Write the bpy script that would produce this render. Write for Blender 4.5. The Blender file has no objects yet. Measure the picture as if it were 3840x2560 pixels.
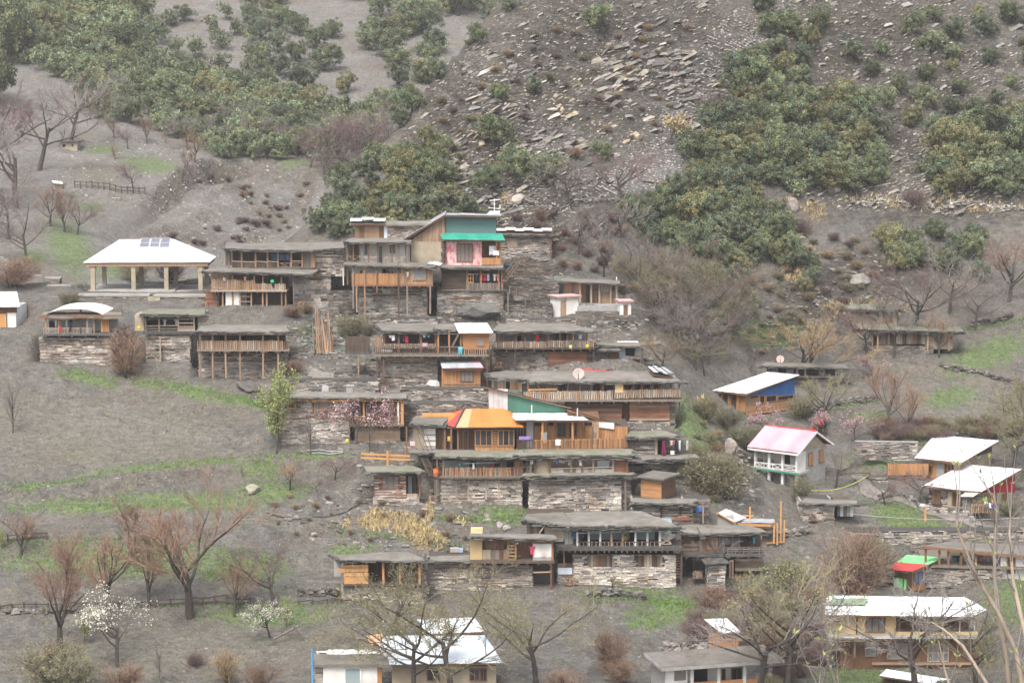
import bpy, bmesh, math, random
import numpy as np
from mathutils import Vector, Matrix

random.seed(11)
RNG = np.random.default_rng(11)
R = math.radians
scene = bpy.context.scene
COL = scene.collection

# ------------------------------------------------------------------ camera
FPX, PITCH, CZ = 8100.0, R(7.0), 50.0
cam = bpy.data.cameras.new('camera')
cam.sensor_width = 36.0
cam.lens = FPX * 36.0 / 3840.0
cam.clip_end = 3000.0
cam_o = bpy.data.objects.new('camera', cam)
cam_o.location = (0, 0, CZ)
cam_o.rotation_euler = (R(90) - PITCH, 0, 0)
COL.objects.link(cam_o)
scene.camera = cam_o

# ------------------------------------------------------------------ sky, sun, exposure (overcast spring day)
SUN_EL, SUN_AZ = R(56), R(200)
world = bpy.data.worlds.new('World')
scene.world = world
world.use_nodes = True
wn, wl = world.node_tree.nodes, world.node_tree.links
wn.clear()
sky = wn.new('ShaderNodeTexSky'); sky.sky_type = 'NISHITA'; sky.sun_disc = False
sky.sun_elevation = SUN_EL; sky.sun_rotation = SUN_AZ
sky.air_density = 1.0; sky.dust_density = 4.0; sky.ozone_density = 1.0
hs = wn.new('ShaderNodeHueSaturation'); hs.inputs['Saturation'].default_value = 0.42
bg = wn.new('ShaderNodeBackground'); bg.inputs['Strength'].default_value = 0.15
wo = wn.new('ShaderNodeOutputWorld')
wl.new(sky.outputs[0], hs.inputs['Color']); wl.new(hs.outputs[0], bg.inputs['Color']); wl.new(bg.outputs[0], wo.inputs['Surface'])
sun = bpy.data.lights.new('sun', 'SUN'); sun.energy = 1.5; sun.angle = R(24); sun.color = (1.0, 0.975, 0.94)
sun_o = bpy.data.objects.new('sun', sun); COL.objects.link(sun_o)
sun_o.location = (0, 0, 200)
sun_dir = Vector((math.sin(SUN_AZ) * math.cos(SUN_EL), math.cos(SUN_AZ) * math.cos(SUN_EL), math.sin(SUN_EL)))
sun_o.rotation_euler = sun_dir.to_track_quat('Z', 'Y').to_euler()
vs = scene.view_settings
vs.view_transform = 'Standard'; vs.look = 'None'; vs.exposure = 1.0; vs.gamma = 1.0; vs.use_curve_mapping = False
scene.cycles.max_bounces = 5; scene.cycles.diffuse_bounces = 3; scene.cycles.glossy_bounces = 2
scene.cycles.transparent_max_bounces = 6; scene.cycles.volume_bounces = 1
scene.cycles.use_denoising = True
HAZE = 0.00021

# ------------------------------------------------------------------ projection helpers
CP, SP = math.cos(PITCH), math.sin(PITCH)
def ray(px, py):
    a = (px - 1920.0) / FPX; b = -(py - 1280.0) / FPX
    return Vector((a, CP + b * SP, -SP + b * CP))
def P(px, py, Y):
    d = ray(px, py)
    return Vector((0, 0, CZ)) + d * (Y / d.y)
def project(x, y, z):
    zz = z - CZ
    dep = y * CP - zz * SP
    return 1920 + FPX * x / dep, 1280 - FPX * (y * SP + zz * CP) / dep

# ------------------------------------------------------------------ materials
MATS = {}
def mat(name, c1, c2=None, sc=(3, 3, 3), rough=0.9, objvar=0.12, bump=0.0, attr=False, detail=5.0, contrast=(0.3, 0.7), metal=0.0, bsc=None, stain=None, spec=0.25):
    """noise-mixed two-colour material; objvar = brightness change from piece to piece"""
    if name in MATS: return MATS[name]
    m = bpy.data.materials.new(name); m.use_nodes = True
    n, l = m.node_tree.nodes, m.node_tree.links
    b = n['Principled BSDF']; b.inputs['Roughness'].default_value = rough; b.inputs['Metallic'].default_value = metal
    b.inputs['Specular IOR Level'].default_value = spec
    if c2 is None: c2 = tuple(v * 0.72 for v in c1)
    geo = n.new('ShaderNodeNewGeometry')
    mp = n.new('ShaderNodeMapping'); mp.inputs['Scale'].default_value = sc
    l.new(geo.outputs['Position'], mp.inputs['Vector'])
    ns = n.new('ShaderNodeTexNoise'); ns.inputs['Scale'].default_value = 1.0; ns.inputs['Detail'].default_value = detail
    ns.inputs['Roughness'].default_value = 0.62
    l.new(mp.outputs[0], ns.inputs['Vector'])
    rp = n.new('ShaderNodeValToRGB')
    rp.color_ramp.elements[0].position, rp.color_ramp.elements[1].position = contrast
    rp.color_ramp.elements[0].color = (*c1, 1); rp.color_ramp.elements[1].color = (*c2, 1)
    l.new(ns.outputs['Fac'], rp.inputs['Fac'])
    out = rp.outputs['Color']
    def mul(a, bsock):
        x = n.new('ShaderNodeMix'); x.data_type = 'RGBA'; x.blend_type = 'MULTIPLY'; x.inputs['Factor'].default_value = 1
        l.new(a, x.inputs[6]); l.new(bsock, x.inputs[7]); return x.outputs[2]
    if stain:
        # large irregular weathering patches
        s2 = n.new('ShaderNodeTexNoise'); s2.inputs['Scale'].default_value = stain[1]; s2.inputs['Detail'].default_value = 4
        l.new(geo.outputs['Position'], s2.inputs['Vector'])
        r2 = n.new('ShaderNodeValToRGB'); r2.color_ramp.elements[0].position = 0.38; r2.color_ramp.elements[1].position = 0.66
        r2.color_ramp.elements[0].color = (1, 1, 1, 1); r2.color_ramp.elements[1].color = (*stain[0], 1)
        l.new(s2.outputs['Fac'], r2.inputs['Fac']); out = mul(out, r2.outputs['Color'])
    if attr:
        at = n.new('ShaderNodeAttribute'); at.attribute_name = 'tint'
        out = mul(out, at.outputs['Color'])
    if objvar:
        oi = n.new('ShaderNodeObjectInfo')
        mr = n.new('ShaderNodeMapRange'); mr.inputs['To Min'].default_value = 1 - objvar; mr.inputs['To Max'].default_value = 1 + objvar
        l.new(oi.outputs['Random'], mr.inputs['Value'])
        cx = n.new('ShaderNodeCombineColor')
        for k in range(3): l.new(mr.outputs[0], cx.inputs[k])
        out = mul(out, cx.outputs[0])
    l.new(out, b.inputs['Base Color'])
    if bump:
        bn = n.new('ShaderNodeTexNoise'); bn.inputs['Detail'].default_value = 6; bn.inputs['Scale'].default_value = 1.0
        bm_ = n.new('ShaderNodeMapping'); bm_.inputs['Scale'].default_value = bsc or tuple(v * 1.7 for v in sc)
        l.new(geo.outputs['Position'], bm_.inputs['Vector']); l.new(bm_.outputs[0], bn.inputs['Vector'])
        bu = n.new('ShaderNodeBump'); bu.inputs['Strength'].default_value = min(1, bump); bu.inputs['Distance'].default_value = 0.12
        l.new(bn.outputs['Fac'], bu.inputs['Height']); l.new(bu.outputs[0], b.inputs['Normal'])
    MATS[name] = m
    return m

V = (7, 7, 0.9); H = (1.0, 1.0, 9); ISO = (2.5, 2.5, 2.5)
def build_mats():
    mat('stone', (.50, .475, .445), (.32, .305, .29), (5, 5, 12), attr=True, objvar=0.0, bump=.6, stain=((.62, .58, .55), .35))
    mat('mortar', (.10, .09, .08), (.05, .047, .043), (4, 4, 8), objvar=.1)
    mat('slate', (.12, .115, .105), (.05, .05, .05), (2, 2, 8), objvar=.2, attr=True)
    mat('dirt_roof', (.235, .21, .187), (.15, .138, .122), (1.1, 1.1, 1.1), bump=.5, objvar=.08, stain=((.82, .83, .76), .5))
    mat('moss_roof', (.215, .195, .165), (.15, .155, .10), (1.0, 1.0, 1.0), bump=.5, objvar=.06, contrast=(.35, .6))
    mat('wood_tan', (.36, .235, .15), (.22, .145, .095), V, bump=.3, objvar=.25)
    mat('wood_grey', (.24, .20, .165), (.13, .105, .088), V, bump=.3, objvar=.28)
    mat('wood_pale', (.42, .34, .265), (.25, .195, .15), V, bump=.3, objvar=.25)
    mat('wood_dark', (.11, .078, .058), (.055, .042, .034), V, bump=.3, objvar=.25)
    mat('wood_darkh', (.12, .085, .062), (.055, .042, .034), H, bump=.3, objvar=.25)
    mat('wood_orange', (.45, .23, .105), (.31, .155, .07), V, bump=.2, objvar=.16)
    mat('wood_orangeh', (.46, .24, .11), (.32, .16, .075), H, bump=.2, objvar=.16)
    mat('wood_fresh', (.56, .30, .12), (.46, .235, .09), V, objvar=.12)
    mat('wood_red', (.235, .105, .065), (.12, .065, .045), H, bump=.3, objvar=.25, stain=((1.5, 1.5, 1.4), .8))
    mat('wood_brown', (.21, .115, .068), (.13, .075, .048), V, bump=.25, objvar=.2)
    mat('wood_tanh', (.38, .27, .18), (.22, .15, .10), H, bump=.3, objvar=.2)
    mat('white_plaster', (.80, .79, .77), (.66, .64, .61), (1.2, 1.2, .8), objvar=.03, stain=((.82, .79, .74), .7))
    mat('grey_plaster', (.36, .345, .33), (.26, .25, .235), ISO, objvar=.06)
    mat('mud_plaster', (.44, .37, .275), (.33, .275, .205), (1.5, 1.5, 1.5), objvar=.05, stain=((.8, .78, .74), .8))
    mat('yellow_plaster', (.62, .46, .24), (.52, .385, .20), (1.2, 1.2, .7), objvar=.04, stain=((.85, .82, .8), .7))
    mat('concrete', (.42, .40, .375), (.32, .305, .285), ISO, objvar=.06, stain=((.75, .73, .7), .6))
    mat('pink_paint', (.66, .17, .20), (.70, .48, .46), (3.2, 3.2, 1.6), contrast=(.42, .52), objvar=0, detail=8)
    mat('teal_tin', (.11, .20, .19), (.09, .165, .16), (.4, .4, 22), rough=.6, objvar=.05)
    mat('turq_tin', (.05, .33, .24), (.045, .30, .22), (1, 1, 1), rough=.5, objvar=.04, stain=((.78, .78, .75), .9))
    mat('green_wall', (.065, .165, .115), (.05, .125, .09), (2, 2, .6), rough=.7, objvar=.05, stain=((.75, .78, .76), .8))
    mat('blue_wall', (.05, .135, .36), (.04, .115, .31), (2, 2, 1), rough=.7, objvar=.05, stain=((.75, .78, .8), .9))
    mat('red_wall', (.38, .018, .028), (.32, .015, .024), (2, 2, 1), rough=.7, objvar=.05)
    mat('white_tin', (.88, .88, .87), (.80, .80, .80), (.6, .6, .6), rough=.5, objvar=.03, stain=((.92, .91, .9), .5))
    mat('blue_tin', (.66, .71, .75), (.58, .63, .68), (.6, .6, .6), rough=.45, objvar=.04, stain=((.9, .9, .9), .5))
    mat('grey_tin', (.46, .47, .48), (.33, .33, .34), (1.4, 1.4, 1.4), rough=.55, objvar=.1)
    mat('pink_tin', (.72, .44, .47), (.66, .38, .42), (1, 1, 1), rough=.5, objvar=.07)
    mat('pink_roof', (.57, .355, .39), (.53, .29, .33), (1, 1, 1), rough=.5, objvar=.10)
    mat('red_tin', (.55, .075, .07), (.5, .06, .06), (1, 1, 1), rough=.5, objvar=.06)
    mat('orange_tin', (.60, .215, .06), (.55, .185, .05), (1, 1, 1), rough=.5, objvar=.06)
    mat('peach_tin', (.62, .34, .19), (.56, .29, .16), (1, 1, 1), rough=.5, objvar=.06)
    mat('lime_tin', (.24, .66, .27), (.21, .60, .24), (1, 1, 1), rough=.5, objvar=.04)
    mat('sage_tin', (.22, .33, .22), (.19, .29, .2), (1, 1, 1), rough=.5, objvar=.04)
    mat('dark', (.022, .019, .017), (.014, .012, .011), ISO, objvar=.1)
    mat('glass', (.05, .052, .055), (.028, .028, .03), (2, 2, 2), rough=.18, objvar=.35, spec=.5)
    mat('glass_pale', (.22, .225, .225), (.15, .15, .152), (2, 2, 2), rough=.3, objvar=.2, spec=.5)
    mat('screen', (.20, .185, .175), (.16, .15, .142), (6, 6, 6), rough=.6, objvar=.06)
    mat('aqua_plaster', (.22, .30, .30), (.30, .34, .33), (.5, .5, 2), objvar=.05)
    mat('bark', (.095, .08, .068), (.05, .042, .037), (6, 6, 2), bump=.4, objvar=.25)
    mat('twig_grey', (.25, .215, .195), (.17, .148, .135), (3, 3, 3), objvar=.2)
    mat('twig_rust', (.28, .175, .12), (.19, .125, .09), (2, 2, 2), objvar=.2)
    mat('twig_tan', (.34, .24, .13), (.22, .155, .09), (2, 2, 2), objvar=.2)
    mat('twig_olive', (.24, .205, .13), (.16, .14, .09), (2, 2, 2), objvar=.2)
    mat('twig_purple', (.20, .13, .12), (.125, .085, .08), (2, 2, 2), objvar=.2)
    mat('oak_leaf', (.185, .215, .115), (.105, .132, .078), (.7, .7, .7), rough=.7, objvar=.30, attr=True, contrast=(.3, .72))
    mat('oak_olive', (.225, .225, .11), (.145, .15, .08), (.7, .7, .7), rough=.7, objvar=.25, attr=True, contrast=(.3, .72))
    mat('oak_dark', (.15, .175, .11), (.09, .112, .075), (.7, .7, .7), rough=.7, objvar=.25, attr=True, contrast=(.3, .72))
    mat('litter', (.23, .20, .145), (.135, .118, .09), ISO, objvar=0, attr=True)
    mat('bud_leaf', (.24, .235, .10), (.17, .165, .08), ISO, objvar=.15, attr=True)
    mat('lime_leaf', (.33, .37, .13), (.26, .30, .10), ISO, objvar=.1, attr=True)
    mat('pink_petal', (.60, .40, .41), (.50, .32, .33), ISO, objvar=.08, attr=True)
    mat('white_petal', (.74, .71, .60), (.62, .60, .46), ISO, objvar=.06, attr=True)
    mat('grass', (.10, .20, .05), (.16, .215, .075), (2, 2, 2), objvar=0, attr=True)
    mat('dry_grass', (.52, .42, .25), (.40, .30, .17), (2, 2, 2), objvar=.1, attr=True)
    mat('rock', (.30, .275, .245), (.145, .135, .122), (1.3, 1.3, 3.4), attr=True, objvar=.1, bump=.8)
    mat('pebble', (.38, .36, .335), (.24, .225, .21), ISO, attr=True, objvar=0)
    mat('metal_dark', (.05, .05, .052), (.035, .035, .035), ISO, rough=.5)
    mat('metal_pale', (.55, .54, .53), (.42, .41, .40), ISO, rough=.5)
    mat('solar', (.17, .18, .21), (.13, .14, .17), ISO, rough=.25, spec=.5)
    mat('dish', (.56, .46, .42), (.40, .30, .26), (2.4, 2.4, 2.4), rough=.6)
    mat('skin', (.36, .20, .13), (.30, .165, .11), ISO, objvar=0)
build_mats()
def cmat(c):
    """plain cloth / paint colour"""
    k = 'cloth_%03d_%03d_%03d' % tuple(int(v * 255) for v in c)
    return mat(k, c, tuple(v * .78 for v in c), (5, 5, 3), objvar=.05)

# ------------------------------------------------------------------ mesh helpers
def link(name, me, parent=None):
    o = bpy.data.objects.new(name, me); COL.objects.link(o)
    if parent is not None: o.parent = parent
    return o
def tag(o, label=None, cat=None, group=None, kind=None):
    if label: o['label'] = label
    if cat: o['category'] = cat
    if group: o['group'] = group
    if kind: o['kind'] = kind
    return o
def thing(name, label, cat, loc=(0, 0, 0), rz=0, group=None):
    o = bpy.data.objects.new(name, None); o.empty_display_size = .3; COL.objects.link(o)
    o.location = loc; o.rotation_euler = (0, 0, rz)
    return tag(o, label, cat, group)
class MB:
    """collects vertices, faces and a per-face tint, then becomes one mesh"""
    def __init__(s): s.v = []; s.f = []; s.t = []; s.mi = []
    def add(s, vs_, fs, t=(1, 1, 1), mi=0):
        k = len(s.v); s.v.extend(vs_)
        for f in fs: s.f.append([i + k for i in f]); s.t.append(t); s.mi.append(mi)
    def box(s, x0, x1, y0, y1, z0, z1, t=(1, 1, 1), j=0.0, mi=0, back=True):
        q = lambda: random.uniform(-j, j) if j else 0.0
        vv = [(x + q(), y + q(), z + q()) for z in (z0, z1) for y in (y0, y1) for x in (x0, x1)]
        fs = [(0, 1, 5, 4), (1, 3, 7, 5), (2, 0, 4, 6), (4, 5, 7, 6), (1, 0, 2, 3)]
        if back: fs.append((3, 2, 6, 7))
        s.add(vv, fs, t, mi)
    def tube(s, pts, rads, n=5, t=(1, 1, 1), mi=0, cap=False):
        k = len(s.v); prev = None
        for i, p in enumerate(pts):
            p = Vector(p)
            d = (Vector(pts[min(i + 1, len(pts) - 1)]) - Vector(pts[max(i - 1, 0)]))
            d = d.normalized() if d.length > 1e-9 else Vector((0, 0, 1))
            a = prev if prev is not None else (Vector((1, 0, 0)) if abs(d.x) < .8 else Vector((0, 1, 0)))
            a = (a - d * a.dot(d)).normalized(); prev = a; b = d.cross(a)
            for q in range(n):
                th = 2 * math.pi * q / n
                w = p + (a * math.cos(th) + b * math.sin(th)) * rads[i]
                s.v.append((w.x, w.y, w.z))
        for i in range(len(pts) - 1):
            for q in range(n):
                q2 = (q + 1) % n
                s.f.append([k + i * n + q, k + i * n + q2, k + (i + 1) * n + q2, k + (i + 1) * n + q]); s.t.append(t); s.mi.append(mi)
        if cap:
            s.f.append([k + q for q in range(n)][::-1]); s.t.append(t); s.mi.append(mi)
            m = k + (len(pts) - 1) * n
            s.f.append([m + q for q in range(n)]); s.t.append(t); s.mi.append(mi)
    def mesh(s, name, mats, smooth=False):
        me = bpy.data.meshes.new(name); me.from_pydata(s.v, [], s.f)
        if isinstance(mats, str): mats = [mats]
        for m in mats: me.materials.append(MATS[m] if isinstance(m, str) else m)
        if len(mats) > 1: me.polygons.foreach_set('material_index', s.mi)
        at = me.attributes.new('tint', 'FLOAT_COLOR', 'FACE')
        arr = np.ones((len(s.f), 4), np.float32); arr[:, :3] = np.array(s.t, np.float32).reshape(-1, 3)
        at.data.foreach_set('color', arr.ravel())
        if smooth: me.polygons.foreach_set('use_smooth', [True] * len(me.polygons))
        me.update()
        return me
    def build(s, name, mats, parent=None, smooth=False): return link(name, s.mesh(name, mats, smooth), parent)
_cube = {}
def cube_mesh(m):
    key = m if isinstance(m, str) else m.name
    if key not in _cube:
        b = MB(); b.box(-.5, .5, -.5, .5, -.5, .5); _cube[key] = b.mesh('board_' + key, [m])
    return _cube[key]
# ------------------------------------------------------------------ house sites: key -> (px_left, px_right, py_base, py_roof, distance, yaw, depth)
SITES = {
 'pavilion': (300, 800, 1092, 1000, 204, 2, 7.0),
 'edge':     (-60, 62, 1246, 1150, 196, 0, 4.5),
 'domed': (150, 440, 1396, 1185, 189.5, 0, 5.0),
 'small': (530, 745, 1382, 1170, 190, 0, 4.5),
 'stilt': (742, 1085, 1428, 1240, 187.5, 0, 4.5),
 'double': (785, 1300, 1152, 930, 200.5, 0, 6.5),
 'white': (1295, 1640, 1188, 840, 199, 0, 7.0),
 'pink': (1540, 1885, 1170, 870, 200, 0, 6.0),
 'backst':   (1868, 2072, 968, 870, 212, 0, 5.0),
 'cabin': (2110, 2330, 1175, 1050, 202, 3, 4.5),
 'outone':   (2080, 2175, 1192, 1105, 199.5, 26, 2.0),
 'outtwo':   (2318, 2365, 1208, 1125, 199.5, 10, 1.6),
 'mleft':    (1390, 1845, 1455, 1235, 184, 0, 6.0),
 'hut':      (1655, 1805, 1456, 1370, 182, 0, 2.2),
 'mright':   (1848, 2235, 1382, 1235, 187, 0, 6.0),
 'mside':    (2228, 2480, 1384, 1290, 188, 0, 5.0),
 'big':      (1840, 2550, 1615, 1415, 177, 0, 7.0),
 'scallop':  (1060, 1520, 1672, 1490, 176, 0, 6.0),
 'green':    (1830, 2365, 1690, 1540, 171, 0, 6.5),
 'orange':   (1560, 1962, 1692, 1600, 171, 0, 5.5),
 'under': (1640, 1965, 1888, 1710, 167.5, 0, 5.5),
 'dark': (1965, 2365, 1912, 1700, 167, 0, 6.0),
 'laundry':  (2360, 2625, 1852, 1625, 171, 0, 5.0),
 'log':      (1365, 1585, 1888, 1760, 167, 0, 4.0),
 'cube':     (2375, 2605, 1950, 1795, 164, 0, 4.0),
 'front': (1980, 2545, 2188, 1970, 156, 0, 7.0),
 'fright': (2535, 2870, 2165, 1995, 157.3, 0, 6.0),
 'shed': (1755, 2090, 2200, 2010, 155, 0, 4.5),
 'boards': (1245, 1600, 2255, 2090, 153, 0, 4.5),
 'tin': (1190, 1880, 2640, 2480, 133, 0, 6.0),
 'slab': (2496, 2894, 2620, 2500, 133.5, 14, 6.5),
 'yellow': (3100, 3700, 2520, 2260, 138.8, 0, 6.0),
 'lime': (3336, 3421, 2215, 2140, 160, -42, 4.5),
 'long': (3460, 3900, 2165, 2060, 161.5, -6, 6.0),
 'redgab': (3480, 3678, 1905, 1835, 174.5, -40, 6.0),
 'orfence': (3440, 3605, 1795, 1735, 180.5, -40, 6.0),
 'villa': (2831, 2991, 1812, 1690, 178.5, -38, 5.0),
 'blue': (2707, 2796, 1545, 1478, 194.5, -50, 5.3),
 'ruin': (2850, 3130, 1445, 1375, 200.5, 0, 4.0),
 'oldup': (3190, 3600, 1326, 1236, 207, 0, 5.0),
 'stonehut': (3000, 3210, 1950, 1870, 169, 0, 4.0),
}
# ------------------------------------------------------------------ terrain height fields
class TPS:
    def __init__(s, pts, lam=0.02):
        p = np.array([tuple(P(*q)) for q in pts]); s.c = p[:, :2] / 40.0; z = p[:, 2]
        n = len(p); K = s.k(s.c, s.c) + lam * np.eye(n); A = np.zeros((n + 3, n + 3))
        A[:n, :n] = K; A[:n, n] = 1; A[:n, n + 1:] = s.c; A[n, :n] = 1; A[n + 1:, :n] = s.c.T
        s.w = np.linalg.solve(A, np.concatenate([z, [0, 0, 0]]))
    def k(s, a, b):
        r2 = ((a[:, None, :] - b[None, :, :]) ** 2).sum(-1)
        return 0.5 * r2 * np.log(r2 + 1e-12)
    def __call__(s, x, y):
        q = np.stack([x.ravel(), y.ravel()], 1) / 40.0; out = np.empty(len(q)); n = len(s.c)
        for i in range(0, len(q), 20000):
            c = q[i:i + 20000]; out[i:i + 20000] = s.k(c, s.c) @ s.w[:n] + s.w[n] + c @ s.w[n + 1:]
        return out.reshape(x.shape)
rows = {
 2900: [(-400, 118), (600, 118), (1900, 117), (2900, 114), (4200, 112)],
 2560: [(-300, 138), (500, 138), (1000, 138), (1500, 136), (2000, 136), (2500, 136), (3000, 135), (3500, 134), (4100, 132)],
 2350: [(-300, 148), (500, 148), (1000, 148), (1500, 148), (2000, 148), (2500, 148), (3000, 148), (3500, 148), (4100, 147)],
 2180: [(-300, 156), (500, 156), (1000, 156), (1500, 156), (2000, 156), (2500, 157), (2900, 157), (3400, 159), (4100, 160)],
 2000: [(-300, 161), (500, 161), (1000, 162), (1500, 163), (2000, 164), (2400, 163), (2750, 163), (3100, 167), (3500, 168), (4100, 168)],
 1850: [(-300, 166), (500, 166), (1000, 167), (1500, 168), (2000, 169), (2600, 170), (2800, 173), (3200, 175), (3700, 175), (4100, 175)],
 1700: [(-300, 172), (500, 172), (1000, 173), (1500, 174), (2000, 174), (2600, 173), (2800, 183), (3200, 184), (3600, 183), (4100, 183)],
 1500: [(-300, 183), (500, 183), (1000, 183), (1500, 182), (2000, 181), (2520, 179), (2700, 194), (3100, 197), (3500, 198), (4100, 199)],
 1350: [(-300, 189), (500, 189), (1000, 190), (1500, 189), (2000, 188), (2480, 189), (2700, 202), (3100, 205), (3500, 206), (4100, 207)],
 1200: [(-300, 197), (500, 197), (1000, 197), (1500, 197), (2000, 197), (2400, 199), (2700, 209), (3100, 212), (3500, 213), (4100, 213)],
 1080: [(-300, 205), (400, 204), (800, 204), (1200, 204), (1600, 205), (2000, 206), (2400, 208), (2650, 215), (3000, 217), (3500, 218), (4100, 219)],
 940:  [(1150, 210), (1600, 212), (2000, 213), (2500, 219), (3000, 222), (3500, 223), (4100, 224)],
 800:  [(1250, 215), (1700, 216), (2100, 217), (2500, 222), (3000, 227), (3500, 229), (4100, 230)],
 600:  [(1380, 223), (1700, 225), (2100, 225), (2500, 229), (3000, 235), (3500, 237), (4100, 238)],
 400:  [(1600, 232), (2100, 234), (2500, 237), (3000, 244), (3500, 247), (4100, 248)],
 200:  [(1740, 240), (2100, 242), (2500, 246), (3000, 252), (3500, 256), (4100, 258)],
 0:    [(1890, 248), (2300, 252), (2800, 257), (3300, 264), (4100, 267)],
 -220: [(2060, 257), (2500, 261), (3000, 267), (3500, 274), (4100, 277)],
}
near_pts = [(x, py, Y) for py, r in rows.items() for x, Y in r]
near_pts += [(1010, 1010, 222), (1160, 900, 236), (1340, 800, 246), (1520, 600, 254), (1680, 420, 262), (1840, 200, 272), (1990, 0, 284),
             (700, 1120, 224), (300, 1140, 226), (-300, 1140, 226), (700, 1150, 250), (1000, 1050, 260), (1400, 800, 290), (1000, 950, 300), (-300, 1100, 280)]
far_pts = [(-400, 1180, 205), (0, 1150, 212), (0, 1060, 220), (300, 1060, 222), (100, 960, 229), (330, 960, 232), (0, 860, 241), (350, 860, 247), (200, 780, 259), (0, 720, 266), (-400, 720, 266),
 (250, 725, 273), (420, 720, 276), (520, 655, 288), (650, 610, 297), (350, 575, 302), (250, 525, 311), (600, 530, 313), (900, 595, 306), (1100, 620, 302), (1250, 640, 300),
 (800, 690, 287), (1150, 690, 293), (700, 800, 270), (1000, 800, 276), (1180, 800, 282), (800, 900, 258), (1000, 900, 260), (1250, 860, 272), (600, 980, 244), (800, 1040, 238), (1200, 1000, 246),
 (0, 500, 318), (-400, 500, 318), (0, 300, 346), (-400, 300, 346), (500, 400, 336), (1000, 500, 326), (1300, 520, 322), (500, 200, 366), (1000, 300, 356), (1500, 420, 342), (0, 0, 398), (-400, 0, 398), (700, 0, 398), (1400, 0, 400),
 (2000, 0, 405), (1800, 300, 366), (1600, 560, 330), (0, -220, 436), (1000, -220, 436), (2000, -220, 440), (-400, -220, 436), (2300, 300, 370), (1500, 700, 300)]
TN, TF = TPS(near_pts, .01), TPS(far_pts, .01)

def vnoise(x, y, s, seed=0):
    """value noise on arrays"""
    x = x / s + seed * 17.3; y = y / s - seed * 9.1
    xi, yi = np.floor(x).astype(int), np.floor(y).astype(int); fx, fy = x - xi, y - yi
    fx = fx * fx * (3 - 2 * fx); fy = fy * fy * (3 - 2 * fy)
    def h(a, b):
        n = (a * 374761393 + b * 668265263 + seed * 1442695) & 0x7fffffff
        n = ((n ^ (n >> 13)) * 1274126177) & 0x7fffffff
        return ((n ^ (n >> 16)) & 0xffff) / 32767.5 - 1
    return (h(xi, yi) * (1 - fx) + h(xi + 1, yi) * fx) * (1 - fy) + (h(xi, yi + 1) * (1 - fx) + h(xi + 1, yi + 1) * fx) * fy
def fbm(x, y, s, o=4, seed=0): return sum(vnoise(x, y, s / 2 ** k, seed + k) / 2 ** k for k in range(o))
def ell(px, py, L):
    """soft union of ellipses (cx, cy, rx, ry, rot_deg) in photo coordinates"""
    out = np.zeros_like(px)
    for cx, cy, rx, ry, a in L:
        c, s = math.cos(R(a)), math.sin(R(a)); dx, dy = px - cx, py - cy
        out = np.maximum(out, np.clip(1.45 - 1.0 * np.sqrt(((dx * c + dy * s) / rx) ** 2 + ((-dx * s + dy * c) / ry) ** 2), 0, 1))
    return out
# ground cover regions, where each kind of ground lies
GREEN = [(330, 1420, 120, 26, 14), (560, 1440, 60, 22, 20), (740, 1470, 160, 30, 14), (900, 1500, 140, 24, 14), (980, 1760, 110, 40, 0), (620, 1745, 330, 14, -5), (150, 1820, 180, 12, -6), (1150, 1710, 170, 10, 0),
 (300, 1900, 300, 30, 0), (700, 1880, 320, 40, 0), (1020, 1840, 150, 40, 0), (1320, 2060, 90, 30, 0), (1880, 1930, 120, 40, 0), (1700, 1550, 120, 20, 20), (2350, 2220, 200, 18, 0), (2520, 2260, 110, 40, 0),
 (2590, 1600, 60, 120, -20), (2650, 1790, 40, 110, -15), (2680, 1650, 30, 50, 0), (3280, 1720, 110, 40, 0), (3420, 1960, 160, 60, 18), (3350, 1920, 90, 40, 0), (3560, 2010, 150, 30, 10), (3700, 1330, 180, 60, -20), (3560, 1490, 110, 40, -10),
 (3250, 1560, 90, 20, -6), (1000, 2310, 250, 40, 0), (500, 2100, 500, 70, 0), (900, 2130, 200, 60, 0), (2560, 2300, 220, 40, 0), (3820, 2250, 140, 90, 0), (2900, 1250, 150, 60, 0), (2430, 2330, 90, 30, 0), (3250, 2540, 200, 40, 0), (1200, 1240, 90, 22, 0)]
ROCK = [(2300, 250, 520, 330, 0), (1800, 500, 260, 330, -30), (1900, 700, 360, 130, 0), (2000, 850, 250, 110, 0), (2000, 1050, 140, 130, 0), (1750, 1180, 200, 45, 0), (2750, 1750, 60, 130, -25), (3300, 350, 560, 420, 0), (3180, 1050, 350, 90, -10), (3000, 1200, 200, 80, -30),
 (3600, 650, 260, 160, 0), (2780, 1830, 60, 120, 0), (1250, 1230, 160, 110, 0), (2300, 1210, 140, 40, 0)]
SCREE = [(2640, 330, 90, 330, 32), (2480, 600, 260, 70, -30), (2350, 680, 200, 50, -8), (2880, 120, 60, 200, 32)]
TANG = [(1400, 1960, 60, 30, 0), (1530, 1980, 100, 40, 20), (1600, 2030, 70, 40, 20), (2950, 770, 110, 16, 0), (3500, 770, 330, 26, 3), (3060, 800, 40, 30, 0), (3250, 1160, 150, 30, 0), (2640, 1520, 30, 30, 0), (3000, 1000, 70, 60, -40), (2780, 2130, 40, 50, 0)]
FIELD = [(400, 1620, 620, 170, 3), (600, 2440, 620, 120, 0), (3560, 1510, 220, 110, -12), (3400, 1560, 200, 30, 0), (1600, 2350, 300, 60, 0)]
WET = [(1600, 1900, 330, 60, 5), (1350, 1950, 200, 100, 0), (2000, 1400, 600, 260, 0), (2300, 1650, 380, 250, 0), (1500, 1430, 350, 60, 5), (2300, 2200, 350, 40, 0), (1300, 1250, 250, 120, 0), (3000, 2050, 220, 120, 0), (2850, 2350, 250, 160, 0)]
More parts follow.
